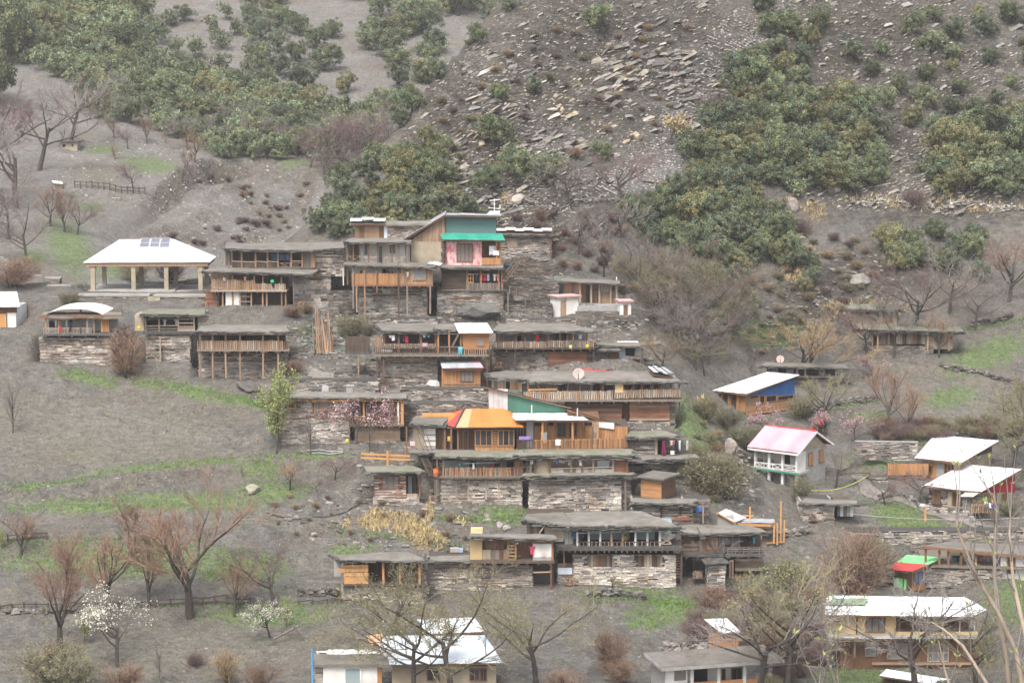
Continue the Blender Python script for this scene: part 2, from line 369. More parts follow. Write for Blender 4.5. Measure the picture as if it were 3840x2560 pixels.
FGREEN = [(560, 620, 120, 36, 8), (380, 560, 90, 18, 0), (120, 970, 60, 40, 0), (260, 930, 90, 130, -35), (330, 780, 60, 20, 0), (1130, 610, 60, 12, 15), (1060, 615, 60, 14, 0), (450, 1000, 120, 50, 0)]
FRED = [(900, 720, 150, 26, 40), (1000, 830, 160, 26, 40), (800, 900, 160, 40, 10), (560, 880, 90, 40, 0), (730, 500, 100, 14, 0), (1200, 640, 80, 26, 20), (1120, 760, 40, 80, 30)]
FFIELD = [(350, 650, 130, 50, 8), (350, 510, 150, 22, 0)]

def axis(segs):
    out = [np.arange(a, b, st) for a, b, st in segs]; return np.concatenate(out)
NX = axis([(-84, -48, 1.0), (-48, 52, .45), (52, 92, 1.0)]); NY = axis([(88, 130, 1.2), (130, 275, .45), (275, 330, 1.5)])
FX = axis([(-130, 60, 1.0)]); FY = axis([(206, 470, 1.1)])
gx, gy = np.meshgrid(NX, NY); NZ = TN(gx, gy)
npx, npy = project(gx, gy, NZ)
rockw = np.maximum(ell(npx, npy, ROCK), 0)
NZ += 0.22 * fbm(gx, gy, 6, 4, 3) + .07 * fbm(gx, gy, 1.6, 2, 5)
terr = np.maximum.reduce([ell(npx, npy, [(1800, 1600, 850, 520, 0), (2250, 1150, 300, 120, 0)]), .9 * ell(npx, npy, [(500, 1930, 800, 110, -3), (1200, 2050, 500, 150, 0)]), .8 * ell(npx, npy, [(3350, 1900, 500, 220, 0), (3200, 1300, 500, 130, 0), (2900, 2250, 400, 200, 0)])])
pn_ = fbm(gx, gy, 9, 3, 14)
NZ += terr * .30 * np.sin(2 * np.pi * (NZ + .55 * pn_) / 1.3) + terr * .13 * fbm(gx, gy, 1.3, 2, 77)
bed = (NZ * .9 + gx * .42 + 1.1 * fbm(gx, gy, 11, 3, 41)) / 2.7
saw = bed - np.floor(bed); bed2 = bed * 2.7 + .8 * fbm(gx, gy, 5, 2, 52); saw2 = bed2 - np.floor(bed2)
crag = np.clip(.55 + .9 * fbm(gx, gy, 13, 3, 61), 0, 1)
NZ += rockw * np.clip((gy - 196) / 12, 0, 1) * crag * (1.45 * (saw ** 1.5 - .4) + .34 * (saw2 - .5))
strata = np.sin((gx * .38 + NZ * 1.0 + 1.6 * fbm(gx, gy, 14, 3, 8)) * 2.1) * .34 + np.abs(fbm(gx, gy, 3.2, 4, 21)) * 1.0 - .35
NZ += rockw * strata * np.clip((gy - 176) / 30, .25, 1)
def bank(X, Y, Z, path, H, only, w=.55, fall=11.):
    """a steep earth step along a line: the ground on the near side drops"""
    T_ = TN if only == 'near' else TF; pts = []
    for px, py in path:
        d = ray(px, py); t = TS; z = CZ + d.z / d.y * t; g = T_(d.x / d.y * t, t); k = int(np.argmax(z < g)); pts.append((d.x / d.y * t[k], t[k]))
    xs = np.array([p[0] for p in pts]); ys = np.array([p[1] for p in pts]); yl = np.interp(X, xs, ys) + .35 * fbm(X, Y, 4, 3, 88)
    ends = np.clip((X - xs[0]) / 1.5, 0, 1) * np.clip((xs[-1] - X) / 1.5, 0, 1); s_ = yl - Y
    return Z - np.where(s_ > 0, H * (1 - np.exp(-(s_ / w) ** 2)) * np.exp(-s_ / fall) * ends, 0)
TS = np.arange(90, 465, .3)
BANKS = [([(-80, 1838), (200, 1815), (500, 1775), (800, 1727), (1050, 1713), (1340, 1705)], 1.0), ([(-80, 2040), (180, 2036), (400, 2030), (600, 2035)], .8), ([(-80, 2290), (500, 2272), (940, 2272), (1300, 2270)], .55), ([(650, 2445), (900, 2420), (1170, 2395)], .6), ([(3500, 1384), (3620, 1398), (3720, 1420), (3900, 1455)], .6), ([(2990, 1562), (3080, 1545), (3200, 1515), (3300, 1500)], .7), ([(3260, 1668), (3480, 1660), (3900, 1640)], .9), ([(3620, 1235), (3720, 1218), (3900, 1190)], .6), ([(3230, 790), (3500, 788), (3900, 805)], 1.0), ([(1730, 757), (2100, 762), (2570, 755)], .8), ([(230, 1400), (560, 1440), (900, 1495), (990, 1530)], .5), ([(1640, 1945), (1800, 1950), (1960, 1940)], .5), ([(1250, 1990), (1500, 2020), (1740, 2060)], .6), ([(3180, 1985), (3400, 1970), (3700, 2005)], .5), ([(2180, 2250), (2420, 2250), (2600, 2270)], .5), ([(2300, 2330), (2500, 2345), (2640, 2330)], .7), ([(2760, 900), (3000, 930), (3250, 900)], .7), ([(1000, 1900), (1180, 1940), (1340, 1905)], .5)]
for pth, hh in BANKS: NZ = bank(gx, gy, NZ, pth, hh, 'near')
# terraces cut for the houses; BACK = photo row of the roof's rear edge
BACK = dict(domed=1168, small=1157, stilt=1217, double=910, backst=866, cabin=1045, mleft=1212, mright=1213, mside=1282, big=1390, scallop=1470, under=1690, laundry=1613, log=1745, cube=1868, front=1918, fright=1966, shed=2000, boards=2070, ruin=1360, oldup=1224, stonehut=1870, yellow=2232, slab=2470)
FR = {}
for key, (x0, x1, pb, pr, Y, yaw, dep) in SITES.items():
    o = P(x0, pb, Y); a = R(yaw); M = Matrix.Translation(o) @ Matrix.Rotation(a, 4, 'Z')
    zr = P((x0 + x1) / 2, pr, Y + .8).z; W = (x1 - x0) * Y / FPX / max(.6, math.cos(a))
    FR[key] = (M, W, dep, o.z, zr)
    c, s = math.cos(a), math.sin(a); dx, dy = gx - o.x, gy - o.y
    u = dx * c + dy * s; v = -dx * s + dy * c
    if key in BACK: dep = min(dep, max(1.8, (pr + 8 - BACK[key]) * Y / FPX / (math.tan(PITCH + math.atan((BACK[key] - 1280) / FPX)) - .03)) - .4)
    du = np.maximum(np.maximum(-u - (2.0 if yaw > 8 else .15), u - W - (2.6 if yaw < -20 else .15)), 0)
    front = o.z - .06 + 2.4 * np.maximum(du, np.maximum(-v - .5, 0))
    back = max(zr, o.z + .8) - .3 + .8 * np.maximum(v - dep - .8, 0) + 2.4 * du
    cap = np.where(v > dep - .3, back, front)
    near = (du < 4) & (v > -4) & (v < dep + 9)
    NZ = np.where(near, np.minimum(NZ, cap), NZ)
fx_, fy_ = np.meshgrid(FX, FY); FZ = TF(fx_, fy_)
fq = project(fx_, fy_, FZ); slip = ell(fq[0], fq[1], [(900, 780, 330, 150, 10), (700, 900, 250, 80, 0)])
FZ += .5 * fbm(fx_, fy_, 16, 5, 31) + slip * (1.7 * np.abs(fbm(fx_ - fy_ * .25, fy_ * .22, 3.6, 3, 17)) - .5) + .25 * fbm(fx_, fy_, 3, 2, 71)
for pth, hh, w_, fl in (([(560, 735), (640, 690), (720, 640), (800, 600), (950, 592), (1080, 612), (1200, 650)], 4.0, 1.6, 20.), ([(150, 565), (400, 570), (620, 545), (760, 560)], 1.0, .9, 9.), ([(200, 715), (360, 708), (520, 735)], 1.2, .9, 10.), ([(250, 520), (480, 515), (640, 520)], .8, .8, 8.)): FZ = bank(fx_, fy_, FZ, pth, hh, 'far', w_, fl)
fpx, fpy = project(fx_, fy_, FZ)

def bil(X, Yv, Z, x, y):
    i = np.clip(np.searchsorted(X, x) - 1, 0, len(X) - 2); j = np.clip(np.searchsorted(Yv, y) - 1, 0, len(Yv) - 2)
    fx = (x - X[i]) / (X[i + 1] - X[i]); fy = (y - Yv[j]) / (Yv[j + 1] - Yv[j])
    z = (Z[j, i] * (1 - fx) + Z[j, i + 1] * fx) * (1 - fy) + (Z[j + 1, i] * (1 - fx) + Z[j + 1, i + 1] * fx) * fy
    return np.where((x < X[0]) | (x > X[-1]) | (y < Yv[0]) | (y > Yv[-1]), -99.0, z)
def hit(px, py, only=None):
    """first terrain point seen through a photo pixel"""
    d = ray(px, py); x = d.x / d.y * TS; z = CZ + d.z / d.y * TS
    g = bil(NX, NY, NZ, x, TS) if only != 'far' else np.full_like(TS, -99.)
    if only != 'near': g = np.maximum(g, bil(FX, FY, FZ, x, TS))
    k = np.argmax(z < g)
    if not (z < g).any(): return None
    return Vector((x[k], TS[k], g[k]))
def gz(x, y):
    a = np.array([x]); b = np.array([y])
    return float(max(bil(NX, NY, NZ, a, b)[0], bil(FX, FY, FZ, a, b)[0]))

def zone_attr(me, name, arr):
    at = me.attributes.new(name, 'FLOAT_COLOR', 'POINT'); at.data.foreach_set('color', arr.astype(np.float32).ravel())
def grid_mesh(name, X, Yv, Z, skip=None):
    nx, ny = len(X), len(Yv); A, B = np.meshgrid(X, Yv)
    co = np.stack([A, B, Z], -1).reshape(-1, 3)
    i = np.arange(nx - 1); j = np.arange(ny - 1); I, J = np.meshgrid(i, j); k = (J * nx + I).ravel()
    q = np.stack([k, k + 1, k + 1 + nx, k + nx], 1)
    if skip is not None: q = q[~skip(A.ravel()[k], B.ravel()[k])]
    me = bpy.data.meshes.new(name); me.vertices.add(len(co)); me.vertices.foreach_set('co', co.ravel())
    me.loops.add(q.size); me.loops.foreach_set('vertex_index', q.ravel().astype(np.int32))
    me.polygons.add(len(q)); me.polygons.foreach_set('loop_start', np.arange(0, q.size, 4, dtype=np.int32))
    me.polygons.foreach_set('use_smooth', np.ones(len(q), bool))
    me.update(calc_edges=True); me.validate()
    return me
def ground_material(name, soil, soil2):
    m = bpy.data.materials.new(name); m.use_nodes = True
    n, l = m.node_tree.nodes, m.node_tree.links; b = n['Principled BSDF']; b.inputs['Roughness'].default_value = .95; b.inputs['Specular IOR Level'].default_value = .15
    geo = n.new('ShaderNodeNewGeometry'); cache = {}
    def noise(sc, det=4, vec=None, rough=.6):
        det = min(det, 5); kk = (sc, det)
        if kk in cache: return cache[kk]
        mp = n.new('ShaderNodeMapping'); mp.inputs['Scale'].default_value = sc if isinstance(sc, tuple) else (sc,) * 3
        t = n.new('ShaderNodeTexNoise'); t.inputs['Scale'].default_value = 1; t.inputs['Detail'].default_value = det; t.inputs['Roughness'].default_value = rough
        l.new(geo.outputs['Position'], mp.inputs['Vector']); l.new(mp.outputs[0], t.inputs['Vector']); cache[kk] = t.outputs['Fac']; return t.outputs['Fac']
    def ramp(f, p0, p1, c0=(0, 0, 0), c1=(1, 1, 1)):
        r = n.new('ShaderNodeValToRGB'); r.color_ramp.elements[0].position = p0; r.color_ramp.elements[1].position = p1
        r.color_ramp.elements[0].color = (*c0, 1); r.color_ramp.elements[1].color = (*c1, 1); l.new(f, r.inputs['Fac']); return r.outputs['Color']
    def mix(f, a, c, mode='MIX'):
        x = n.new('ShaderNodeMix'); x.data_type = 'RGBA'; x.blend_type = mode
        if isinstance(f, float): x.inputs['Factor'].default_value = f
        else: l.new(f, x.inputs['Factor'])
        l.new(a, x.inputs[6]); l.new(c, x.inputs[7]); return x.outputs[2]
    def mth(op, a, c):
        x = n.new('ShaderNodeMath'); x.operation = op
        for k, v in enumerate((a, c)):
            if isinstance(v, (int, float)): x.inputs[k].default_value = v
            else: l.new(v, x.inputs[k])
        return x.outputs[0]
    za = n.new('ShaderNodeAttribute'); za.attribute_name = 'zone'; zb = n.new('ShaderNodeAttribute'); zb.attribute_name = 'zone2'
    sa = n.new('ShaderNodeSeparateColor'); l.new(za.outputs['Color'], sa.inputs[0]); sb = n.new('ShaderNodeSeparateColor'); l.new(zb.outputs['Color'], sb.inputs[0])
    col = ramp(noise(.55, 9), .32, .70, soil, soil2)
    speck = ramp(noise(5.5, 3, rough=.7), .60, .72)
    fine = noise(3.4, 5, rough=.75)
    def region(w, nz, lo=.42, hi=.62):
        """mask broken up by noise"""
        return ramp(mth('ADD', mth('MULTIPLY', w, .44), mth('ADD', mth('MULTIPLY', mth('SUBTRACT', nz, .5), 1.3), mth('MULTIPLY', mth('SUBTRACT', fine, .5), 1.3))), .20, .42)
    col = mix(region(sb.outputs[0], noise(1.2), .40, .60), col, ramp(noise(2.6, 8, rough=.7), .3, .7, (.195, .182, .155), (.125, .122, .098)))     # field
    col = mix(region(sb.outputs[1], noise(.9), .40, .62), col, ramp(noise(2.0, 8), .3, .7, (.105, .095, .086), (.165, .145, .13)))                # wet earth
    col = mix(region(sa.outputs[1], noise(.5), .36, .55), col, ramp(noise((.9, .9, 3.2), 10, rough=.72), .34, .68, (.085, .08, .074), (.25, .225, .195)))  # rock
    mp = n.new('ShaderNodeMapping'); mp.inputs['Rotation'].default_value = (0, .45, 0); mp.inputs['Scale'].default_value = (.35, .35, 3.6); l.new(geo.outputs['Position'], mp.inputs['Vector'])
    st = n.new('ShaderNodeTexNoise'); st.inputs['Scale'].default_value = 1; st.inputs['Detail'].default_value = 6; st.inputs['Roughness'].default_value = .75; l.new(mp.outputs[0], st.inputs['Vector'])
    rm = region(sa.outputs[1], noise(.5), .36, .55)
    col = mix(mth('MULTIPLY', rm, .7), col, ramp(st.outputs['Fac'], .40, .62, (.09, .083, .076), (.32, .29, .25)))
    tanrock = mth('MULTIPLY', region(sa.outputs[1], noise(.5), .36, .55), ramp(noise((.28, .28, .9), 5), .60, .72))
    col = mix(tanrock, col, ramp(noise((.9, .9, 3.2), 6), .4, .6, (.36, .29, .20), (.20, .16, .115)))
    col = mix(region(sb.outputs[2], noise(.7), .40, .60), col, ramp(noise(3.0, 6, rough=.8), .35, .7, (.15, .145, .145), (.21, .20, .20)))      # scree
    col = mix(region(sa.outputs[2], noise(1.1), .44, .62), col, ramp(noise(2.4, 6), .3, .7, (.34, .235, .125), (.20, .145, .09)))                # dry grass
    sn = n.new('ShaderNodeSeparateXYZ'); l.new(geo.outputs['True Normal'], sn.inputs[0])
    steep = ramp(mth('ADD', sn.outputs[2], mth('MULTIPLY', mth('SUBTRACT', fine, .5), .5)), .58, .80, (1, 1, 1), (0, 0, 0))
    col = mix(mth('MULTIPLY', steep, .75), col, ramp(noise((.9, .9, 3.2), 10, rough=.72), .36, .66, (.07, .064, .058), (.19, .17, .15)))
    col = mix(ramp(noise(.16, 5), .42, .68, (.0, .0, .0), (.55, .55, .55)), col, ramp(fine, .35, .65, (.185, .15, .118), (.115, .098, .08)))
    gm = region(sa.outputs[0], noise(1.6, 9, rough=.72), .46, .66)
    col = mix(gm, col, ramp(noise(2.2, 6), .3, .7, (.095, .150, .050), (.15, .18, .085)))
    thin = mth('MULTIPLY', ramp(noise(.35, 7), .52, .66), .38)
    thinf = mth('MULTIPLY', thin, ramp(noise(4.5, 4, rough=.8), .45, .62))
    gr = n.new('ShaderNodeRGB'); gr.outputs[0].default_value = (.115, .15, .06, 1)
    col = mix(thinf, col, gr.outputs[0])
    sp = n.new('ShaderNodeRGB'); sp.outputs[0].default_value = (.36, .34, .31, 1)
    col = mix(mth('MULTIPLY', speck, .30), col, sp.outputs[0])
    col = mix(1.0, col, ramp(noise(7.0, 3), .36, .64, (.78, .78, .78), (1.18, 1.17, 1.16)), 'MULTIPLY')
    col = mix(1.0, col, ramp(noise(1.9, 4), .34, .66, (.8, .8, .8), (1.18, 1.17, 1.15)), 'MULTIPLY')
    l.new(col, b.inputs['Base Color'])
    bu = n.new('ShaderNodeBump'); bu.inputs['Strength'].default_value = 1.0; bu.inputs['Distance'].default_value = .5
    hsum = mth('ADD', noise(1.1, 10, rough=.7), mth('MULTIPLY', mth('MULTIPLY', st.outputs['Fac'], sa.outputs[1]), 3.0))
    l.new(hsum, bu.inputs['Height']); l.new(bu.outputs[0], b.inputs['Normal'])
    return m
me = grid_mesh('hillside', NX, NY, NZ)
one = np.ones_like(gx)
npx, npy = project(gx, gy, NZ)
zone_attr(me, 'zone', np.stack([ell(npx, npy, GREEN), ell(npx, npy, ROCK), ell(npx, npy, TANG), one], -1))
zone_attr(me, 'zone2', np.stack([ell(npx, npy, FIELD), ell(npx, npy, WET), ell(npx, npy, SCREE), one], -1))
me.materials.append(ground_material('hill_earth', (.160, .151, .139), (.085, .081, .076)))
hill = tag(link('hillside', me), 'grey brown terraced hillside with rocky cliff', kind='structure')
me = grid_mesh('far_slope', FX, FY, FZ, skip=lambda x, y: (x > 5) & (y < 300))
one = np.ones_like(fx_); zer = one * 0
zone_attr(me, 'zone', np.stack([ell(fpx, fpy, FGREEN), zer, zer, one], -1))
zone_attr(me, 'zone2', np.stack([ell(fpx, fpy, FFIELD), ell(fpx, fpy, FRED), zer, one], -1))
me.materials.append(ground_material('far_earth', (.21, .199, .188), (.15, .142, .134)))
far = tag(link('mountainside', me), 'pale earth mountainside across the valley', kind='structure')
# outer ground: closes the view below and beyond the two slopes
b = MB(); b.add([(-900, -300, -14), (900, -300, -14), (900, 900, -14), (-900, 900, -14)], [(0, 1, 2, 3)])
gm = MB(); o = b.build('ground', ['dirt_roof']); tag(o, 'valley floor', kind='structure')
# ------------------------------------------------------------------ building kit
FX_TINT = [(1.0, .97, .92), (1.12, 1.02, .90), (.85, .86, .88), (.58, .55, .53), (1.2, 1.14, 1.04), (.95, .84, .74)]
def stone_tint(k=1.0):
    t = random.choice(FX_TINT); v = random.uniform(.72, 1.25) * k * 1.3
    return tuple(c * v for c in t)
def lay_stones(mb, x0, x1, z0, z1, y, holes=(), k=1.0, face='front', hmin=.06, hmax=.125, lmin=.2, lmax=.72, ragged=0.0):
    z = z0
    while z < z1 - .03:
        h = min(random.uniform(hmin, hmax), z1 - z)
        x = x0 + random.uniform(-.02, .06)
        while x < x1 - .04:
            L = min(random.uniform(lmin, lmax), x1 - x)
            cx, cz = x + L / 2, z + h / 2
            skip = any(a - .02 < cx < b + .02 and c < cz < d for a, b, c, d in holes)
            if ragged and z > z1 - ragged and random.random() < (z - (z1 - ragged)) / ragged * .8: skip = True
            if not skip and random.random() > .02:
                p = random.uniform(-.02, .085); t = stone_tint(k * (.92 + .3 * math.sin(x * .9 + z * 2.3 + y * 7) * math.sin(x * 2.1 - z * 1.1)))
                if face == 'front': mb.box(x + .008, x + L - .012, y - p, y + .08, z + .006, z + h - .012, t, .014, back=False)
                elif face == 'left': mb.box(y - p, y + .08, x + .008, x + L - .012, z + .006, z + h - .012, t, .014)
                else: mb.box(y - .08, y + p, x + .008, x + L - .012, z + .006, z + h - .012, t, .014)
            x += L
        z += h
HOUSES = []
class House:
    def __init__(s, key, name, label, cat='house', group=None, frame=None):
        if frame: px, py, Y, yaw = frame; s.M = Matrix.Translation(P(px, py, Y)) @ Matrix.Rotation(R(yaw), 4, 'Z'); s.W = 4; s.dep = 4
        else: s.M, s.W, s.dep, _, _ = FR[key]
        s.o = thing(name, label, cat, group=group); s.o.matrix_world = s.M
        s.galls, s.roofs = [], []; HOUSES.append(s)
        s.inv = s.M.inverted(); s.c = s.inv @ Vector((0, 0, CZ)); s.rot = s.inv.to_3x3()
    def p(s, px, py, y=0.0):
        d = s.rot @ ray(px, py); t = (y - s.c.y) / d.y; q = s.c + d * t
        return q.x, q.z
    def side(s, px, py, x):
        """pixel -> (depth, height) on the side plane at local x"""
        d = s.rot @ ray(px, py); t = (x - s.c.x) / d.x; q = s.c + d * t
        return q.y, q.z
    def rect(s, px0, py0, px1, py1, y):
        mx, my = (px0 + px1) / 2, (py0 + py1) / 2
        x0, x1 = s.p(px0, my, y)[0], s.p(px1, my, y)[0]; z1, z0 = s.p(mx, py0, y)[1], s.p(mx, py1, y)[1]
        return min(x0, x1), max(x0, x1), min(z0, z1), max(z0, z1)
    def lb(s, nm, x0, x1, y0, y1, z0, z1, m, par=None, tilt=0.0):
        o = link(nm, cube_mesh(m), par or s.o)
        o.location = ((x0 + x1) / 2, (y0 + y1) / 2, (z0 + z1) / 2); o.scale = (x1 - x0, y1 - y0, z1 - z0)
        if tilt: o.rotation_euler = (0, tilt, 0)
        return o
    def box(s, nm, px0, py0, px1, py1, y, d, m, par=None, down=0.0, tilt=0.0):
        x0, x1, z0, z1 = s.rect(px0, py0, px1, py1, y)
        return s.lb(nm, x0, x1, y, y + d, z0 - down, z1, m, par, tilt)
    def solid(s, nm, px0, py0, px1, py1, y, d, m, par=None, down=0.0):
        """a part with its own mesh in house coordinates, so that sub-parts can hang on it"""
        x0, x1, z0, z1 = s.rect(px0, py0, px1, py1, y); mb = MB(); mb.box(x0, x1, y, y + d, z0 - down, z1)
        return mb.build(nm, [m], par or s.o)
    def stonewall(s, px0, py0, px1, py1, y=0.0, d=3.0, down=.6, holes=(), k=1.0, sides='lr', **kw):
        x0, x1, z0, z1 = s.rect(px0, py0, px1, py1, y); z0 -= down
        mb = MB(); mb.box(x0 + .02, x1 - .02, y + .03, y + d, z0, z1 - .02); w = mb.build('wall', ['mortar'], s.o)
        st = MB(); H_ = [s.rect(*h, y) for h in holes]
        lay_stones(st, x0, x1, z0, z1, y, H_, k, **kw)
        if 'l' in sides: lay_stones(st, y, y + min(d, 6), z0, z1, x0, (), k * .9, 'left', **kw)
        if 'r' in sides: lay_stones(st, y, y + min(d, 6), z0, z1, x1, (), k * .9, 'right', **kw)
        tag(st.build('stones', ['stone'], w), kind='stuff')
        if z1 - z0 - down > 1.1 and not holes:
            for _ in range(int((z1 - z0) / 1.1)): zz = random.uniform(z0 + down, z1 - .2); a = random.uniform(x0, x0 + (x1 - x0) * .3); s.lb('wall_timber', a, random.uniform(a + (x1 - x0) * .4, x1), y - .075, y + .05, zz, zz + .085, random.choice(['wood_grey', 'wood_darkh', 'wood_brown']), w)
        return w
    def planks(s, nm, px0, py0, px1, py1, y, m, horiz=False, w=.2, d=.06, back='wood_dark', par=None, thick=.12):
        """wall panel of single boards over a backing"""
        x0, x1, z0, z1 = s.rect(px0, py0, px1, py1, y)
        mb = MB(); mb.box(x0, x1, y + d * .6, y + d + thick, z0, z1); wall = par or mb.build(nm, [back], s.o)
        if par: mb.build(nm, [back], s.o)
        a, b = (z0, z1) if horiz else (x0, x1); n = max(1, round((b - a) / w)); st = (b - a) / n
        for i in range(n):
            q0, q1 = a + i * st + .008, a + (i + 1) * st - .008; dy = random.uniform(-.012, .012)
            mm = random.choice(m) if isinstance(m, (list, tuple)) else m
            if horiz: s.lb('plank', x0 + random.uniform(-.02, .02), x1 + random.uniform(-.02, .02), y + dy, y + d + dy, q0, q1, mm, wall)
            else: s.lb('plank', q0, q1, y + dy, y + d + dy, z0 + random.uniform(-.02, .02), z1 + random.uniform(-.02, .02), mm, wall)
        return wall
    def post(s, px, py0, py1, y, m='wood_tan', w=.15, nm='post', down=0.0, tilt=0.0):
        x, z1 = s.p(px, py0, y); _, z0 = s.p(px, py1, y); z0 -= down
        return s.lb(nm, x - w / 2, x + w / 2, y - w / 2, y + w / 2, z0, z1, m, None, tilt or random.uniform(-.012, .012))
    def railing(s, px0, px1, pyt, pyb, y, m='wood_tan', gap=.17, w=.12, rail='wood_brown', style='picket', pyt2=None, pyb2=None):
        x0, z1 = s.p(px0, pyt, y); x1, _ = s.p(px1, pyt2 or pyt, y); z1b = s.p(px1, pyt2 or pyt, y)[1]
        z0 = s.p(px0, pyb, y)[1]; z0b = s.p(px1, pyb2 or pyb, y)[1]
        mb = MB()
        for za, zb, th in ((z1, z1b, .07), (z0 + .05, z0b + .05, .06)):
            mb.add([(x, yy, z + dz) for x, z in ((x0, za), (x1, zb)) for yy in (y + .02, y + .09) for dz in (-th, 0)], [(0, 2, 6, 4)[::-1], (0, 4, 5, 1), (1, 5, 7, 3), (2, 3, 7, 6), (0, 1, 3, 2), (4, 6, 7, 5)])
        r = mb.build('railing', [rail], s.o)
        n = max(2, int((x1 - x0) / gap))
        if style == 'picket':
            for i in range(n):
                t = (i + .5) / n; x = x0 + (x1 - x0) * t; zt = z1 + (z1b - z1) * t; zb = z0 + (z0b - z0) * t
                ww = w * random.uniform(.85, 1.15); mm = random.choice(m) if isinstance(m, (list, tuple)) else m
                s.lb('picket', x - ww / 2, x + ww / 2, y - .03, y + .015, zb + random.uniform(-.03, .03), zt + random.uniform(-.06, .05), mm, r, random.gauss(0, .02))
        elif style == 'cross':
            n = max(1, int((x1 - x0) / .8))
            for i in range(n):
                xa, xb = x0 + (x1 - x0) * i / n, x0 + (x1 - x0) * (i + 1) / n
                L = math.hypot(xb - xa, z1 - z0); a = math.atan2(z1 - z0, xb - xa)
                for sg in (1, -1):
                    s.lb('cross_bar', (xa + xb) / 2 - L / 2, (xa + xb) / 2 + L / 2, y - .02 * sg, y + .03 - .02 * sg, (z0 + z1) / 2 - .025, (z0 + z1) / 2 + .025, m, r, -sg * a)
                s.lb('baluster', xa - .03, xa + .03, y - .03, y + .03, z0, z1, m, r)
        elif style == 'board':
            for i in range(n):
                t = (i + .5) / n; x = x0 + (x1 - x0) * t; zt = z1 + (z1b - z1) * t; zb = z0 + (z0b - z0) * t
                s.lb('board', x - gap * .49, x + gap * .49, y - .03, y + .01, zb, zt - .03, m, r)
        return r
    def window(s, px0, py0, px1, py1, y, frame='wood_orange', pane='glass', nx=2, ny=1, fw=.07, nm='window'):
        x0, x1, z0, z1 = s.rect(px0, py0, px1, py1, y); mb = MB(); f = fw
        mb.box(x0, x1, y - .05, y + .04, z0, z0 + f); mb.box(x0, x1, y - .05, y + .04, z1 - f, z1)
        mb.box(x0, x0 + f, y - .048, y + .04, z0 + f, z1 - f); mb.box(x1 - f, x1, y - .048, y + .04, z0 + f, z1 - f)
        for i in range(1, nx): xm = x0 + (x1 - x0) * i / nx; mb.box(xm - f * .4, xm + f * .4, y - .044, y + .03, z0 + f, z1 - f)
        for i in range(1, ny): zm = z0 + (z1 - z0) * i / ny; mb.box(x0 + f, x1 - f, y - .04, y + .03, zm - f * .4, zm + f * .4)
        w = mb.build(nm, [frame], s.o)
        for i in range(nx):
            for j in range(ny):
                s.lb('pane', x0 + (x1 - x0) * i / nx + f * .4, x0 + (x1 - x0) * (i + 1) / nx - f * .4, y - .01, y + .02, z0 + (z1 - z0) * j / ny + f * .4, z0 + (z1 - z0) * (j + 1) / ny - f * .4, pane, w)
        return w
    def door(s, px0, py0, px1, py1, y, m='wood_brown', n=3, frame='wood_tan'):
        x0, x1, z0, z1 = s.rect(px0, py0, px1, py1, y); mb = MB()
        mb.box(x0, x0 + .07, y - .06, y + .05, z0, z1); mb.box(x1 - .07, x1, y - .06, y + .05, z0, z1); mb.box(x0 + .07, x1 - .07, y - .06, y + .05, z1 - .08, z1)
        d = mb.build('door', [frame], s.o); st = (x1 - x0 - .14) / n
        for i in range(n): s.lb('plank', x0 + .07 + i * st + .006, x0 + .07 + (i + 1) * st - .006, y - .02, y + .03, z0, z1 - .08, m, d)
        return d
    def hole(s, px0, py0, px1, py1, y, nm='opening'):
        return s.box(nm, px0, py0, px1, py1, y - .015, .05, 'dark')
    def dirt_roof(s, fl, fr, bl, br, yf, D, t=.22, m='dirt_roof', slate=True, crown=.08, nm='roof', edge=2, mid=None):
        """earth roof between four photo points; front edge at depth yf, back edge D behind"""
        zf_ = (s.p(*fl, yf)[1] + s.p(*fr, yf)[1]) / 2
        for _ in range(60):        # an earth roof rises slightly to the rear: find the depth that gives it
            if (s.p(*bl, yf + D)[1] + s.p(*br, yf + D)[1]) / 2 > zf_ + .03 * D or D < .9: break
            D *= .95
        s.roofs.append((zf_, yf + D))
        A = Vector((s.p(*fl, yf)[0], yf, s.p(*fl, yf)[1])); B = Vector((s.p(*fr, yf)[0], yf, s.p(*fr, yf)[1]))
        C = Vector((s.p(*bl, yf + D)[0], yf + D, s.p(*bl, yf + D)[1])); E = Vector((s.p(*br, yf + D)[0], yf + D, s.p(*br, yf + D)[1]))
        nu, nv = max(6, int((B - A).length / .35)), max(5, int(D / .6)); mb = MB(); sd = random.random() * 99
        gu = np.array([[i / nu for i in range(nu + 1)] for j in range(nv + 1)]); gv = np.array([[j / nv] * (nu + 1) for j in range(nv + 1)])
        nz_ = fbm(gu * (B - A).length + sd, gv * D + sd, 1.7, 3, 4); ne = fbm(gu * (B - A).length + sd, gv * D - sd, 1.0, 2, 9)
        top = []
        for j in range(nv + 1):
            for i in range(nu + 1):
                u, v = i / nu, j / nv; q = A.lerp(B, u).lerp(C.lerp(E, u), v)
                q.z += crown * (1 - (2 * v - 1) ** 2) + .06 * nz_[j, i]
                if j == 0: q.y += .10 * ne[j, i]
                if i in (0, nu): q.x += .10 * ne[j, i]
                top.append(q)
        n1 = (nu + 1) * (nv + 1)
        mb.v = [tuple(q) for q in top] + [(q.x, q.y, q.z - t) for q in top]
        ix = lambda i, j: j * (nu + 1) + i
        F = [(ix(i, j), ix(i + 1, j), ix(i + 1, j + 1), ix(i, j + 1)) for j in range(nv) for i in range(nu)]
        F += [(n1 + ix(i, j), n1 + ix(i, j + 1), n1 + ix(i + 1, j + 1), n1 + ix(i + 1, j)) for j in range(nv) for i in range(nu)]
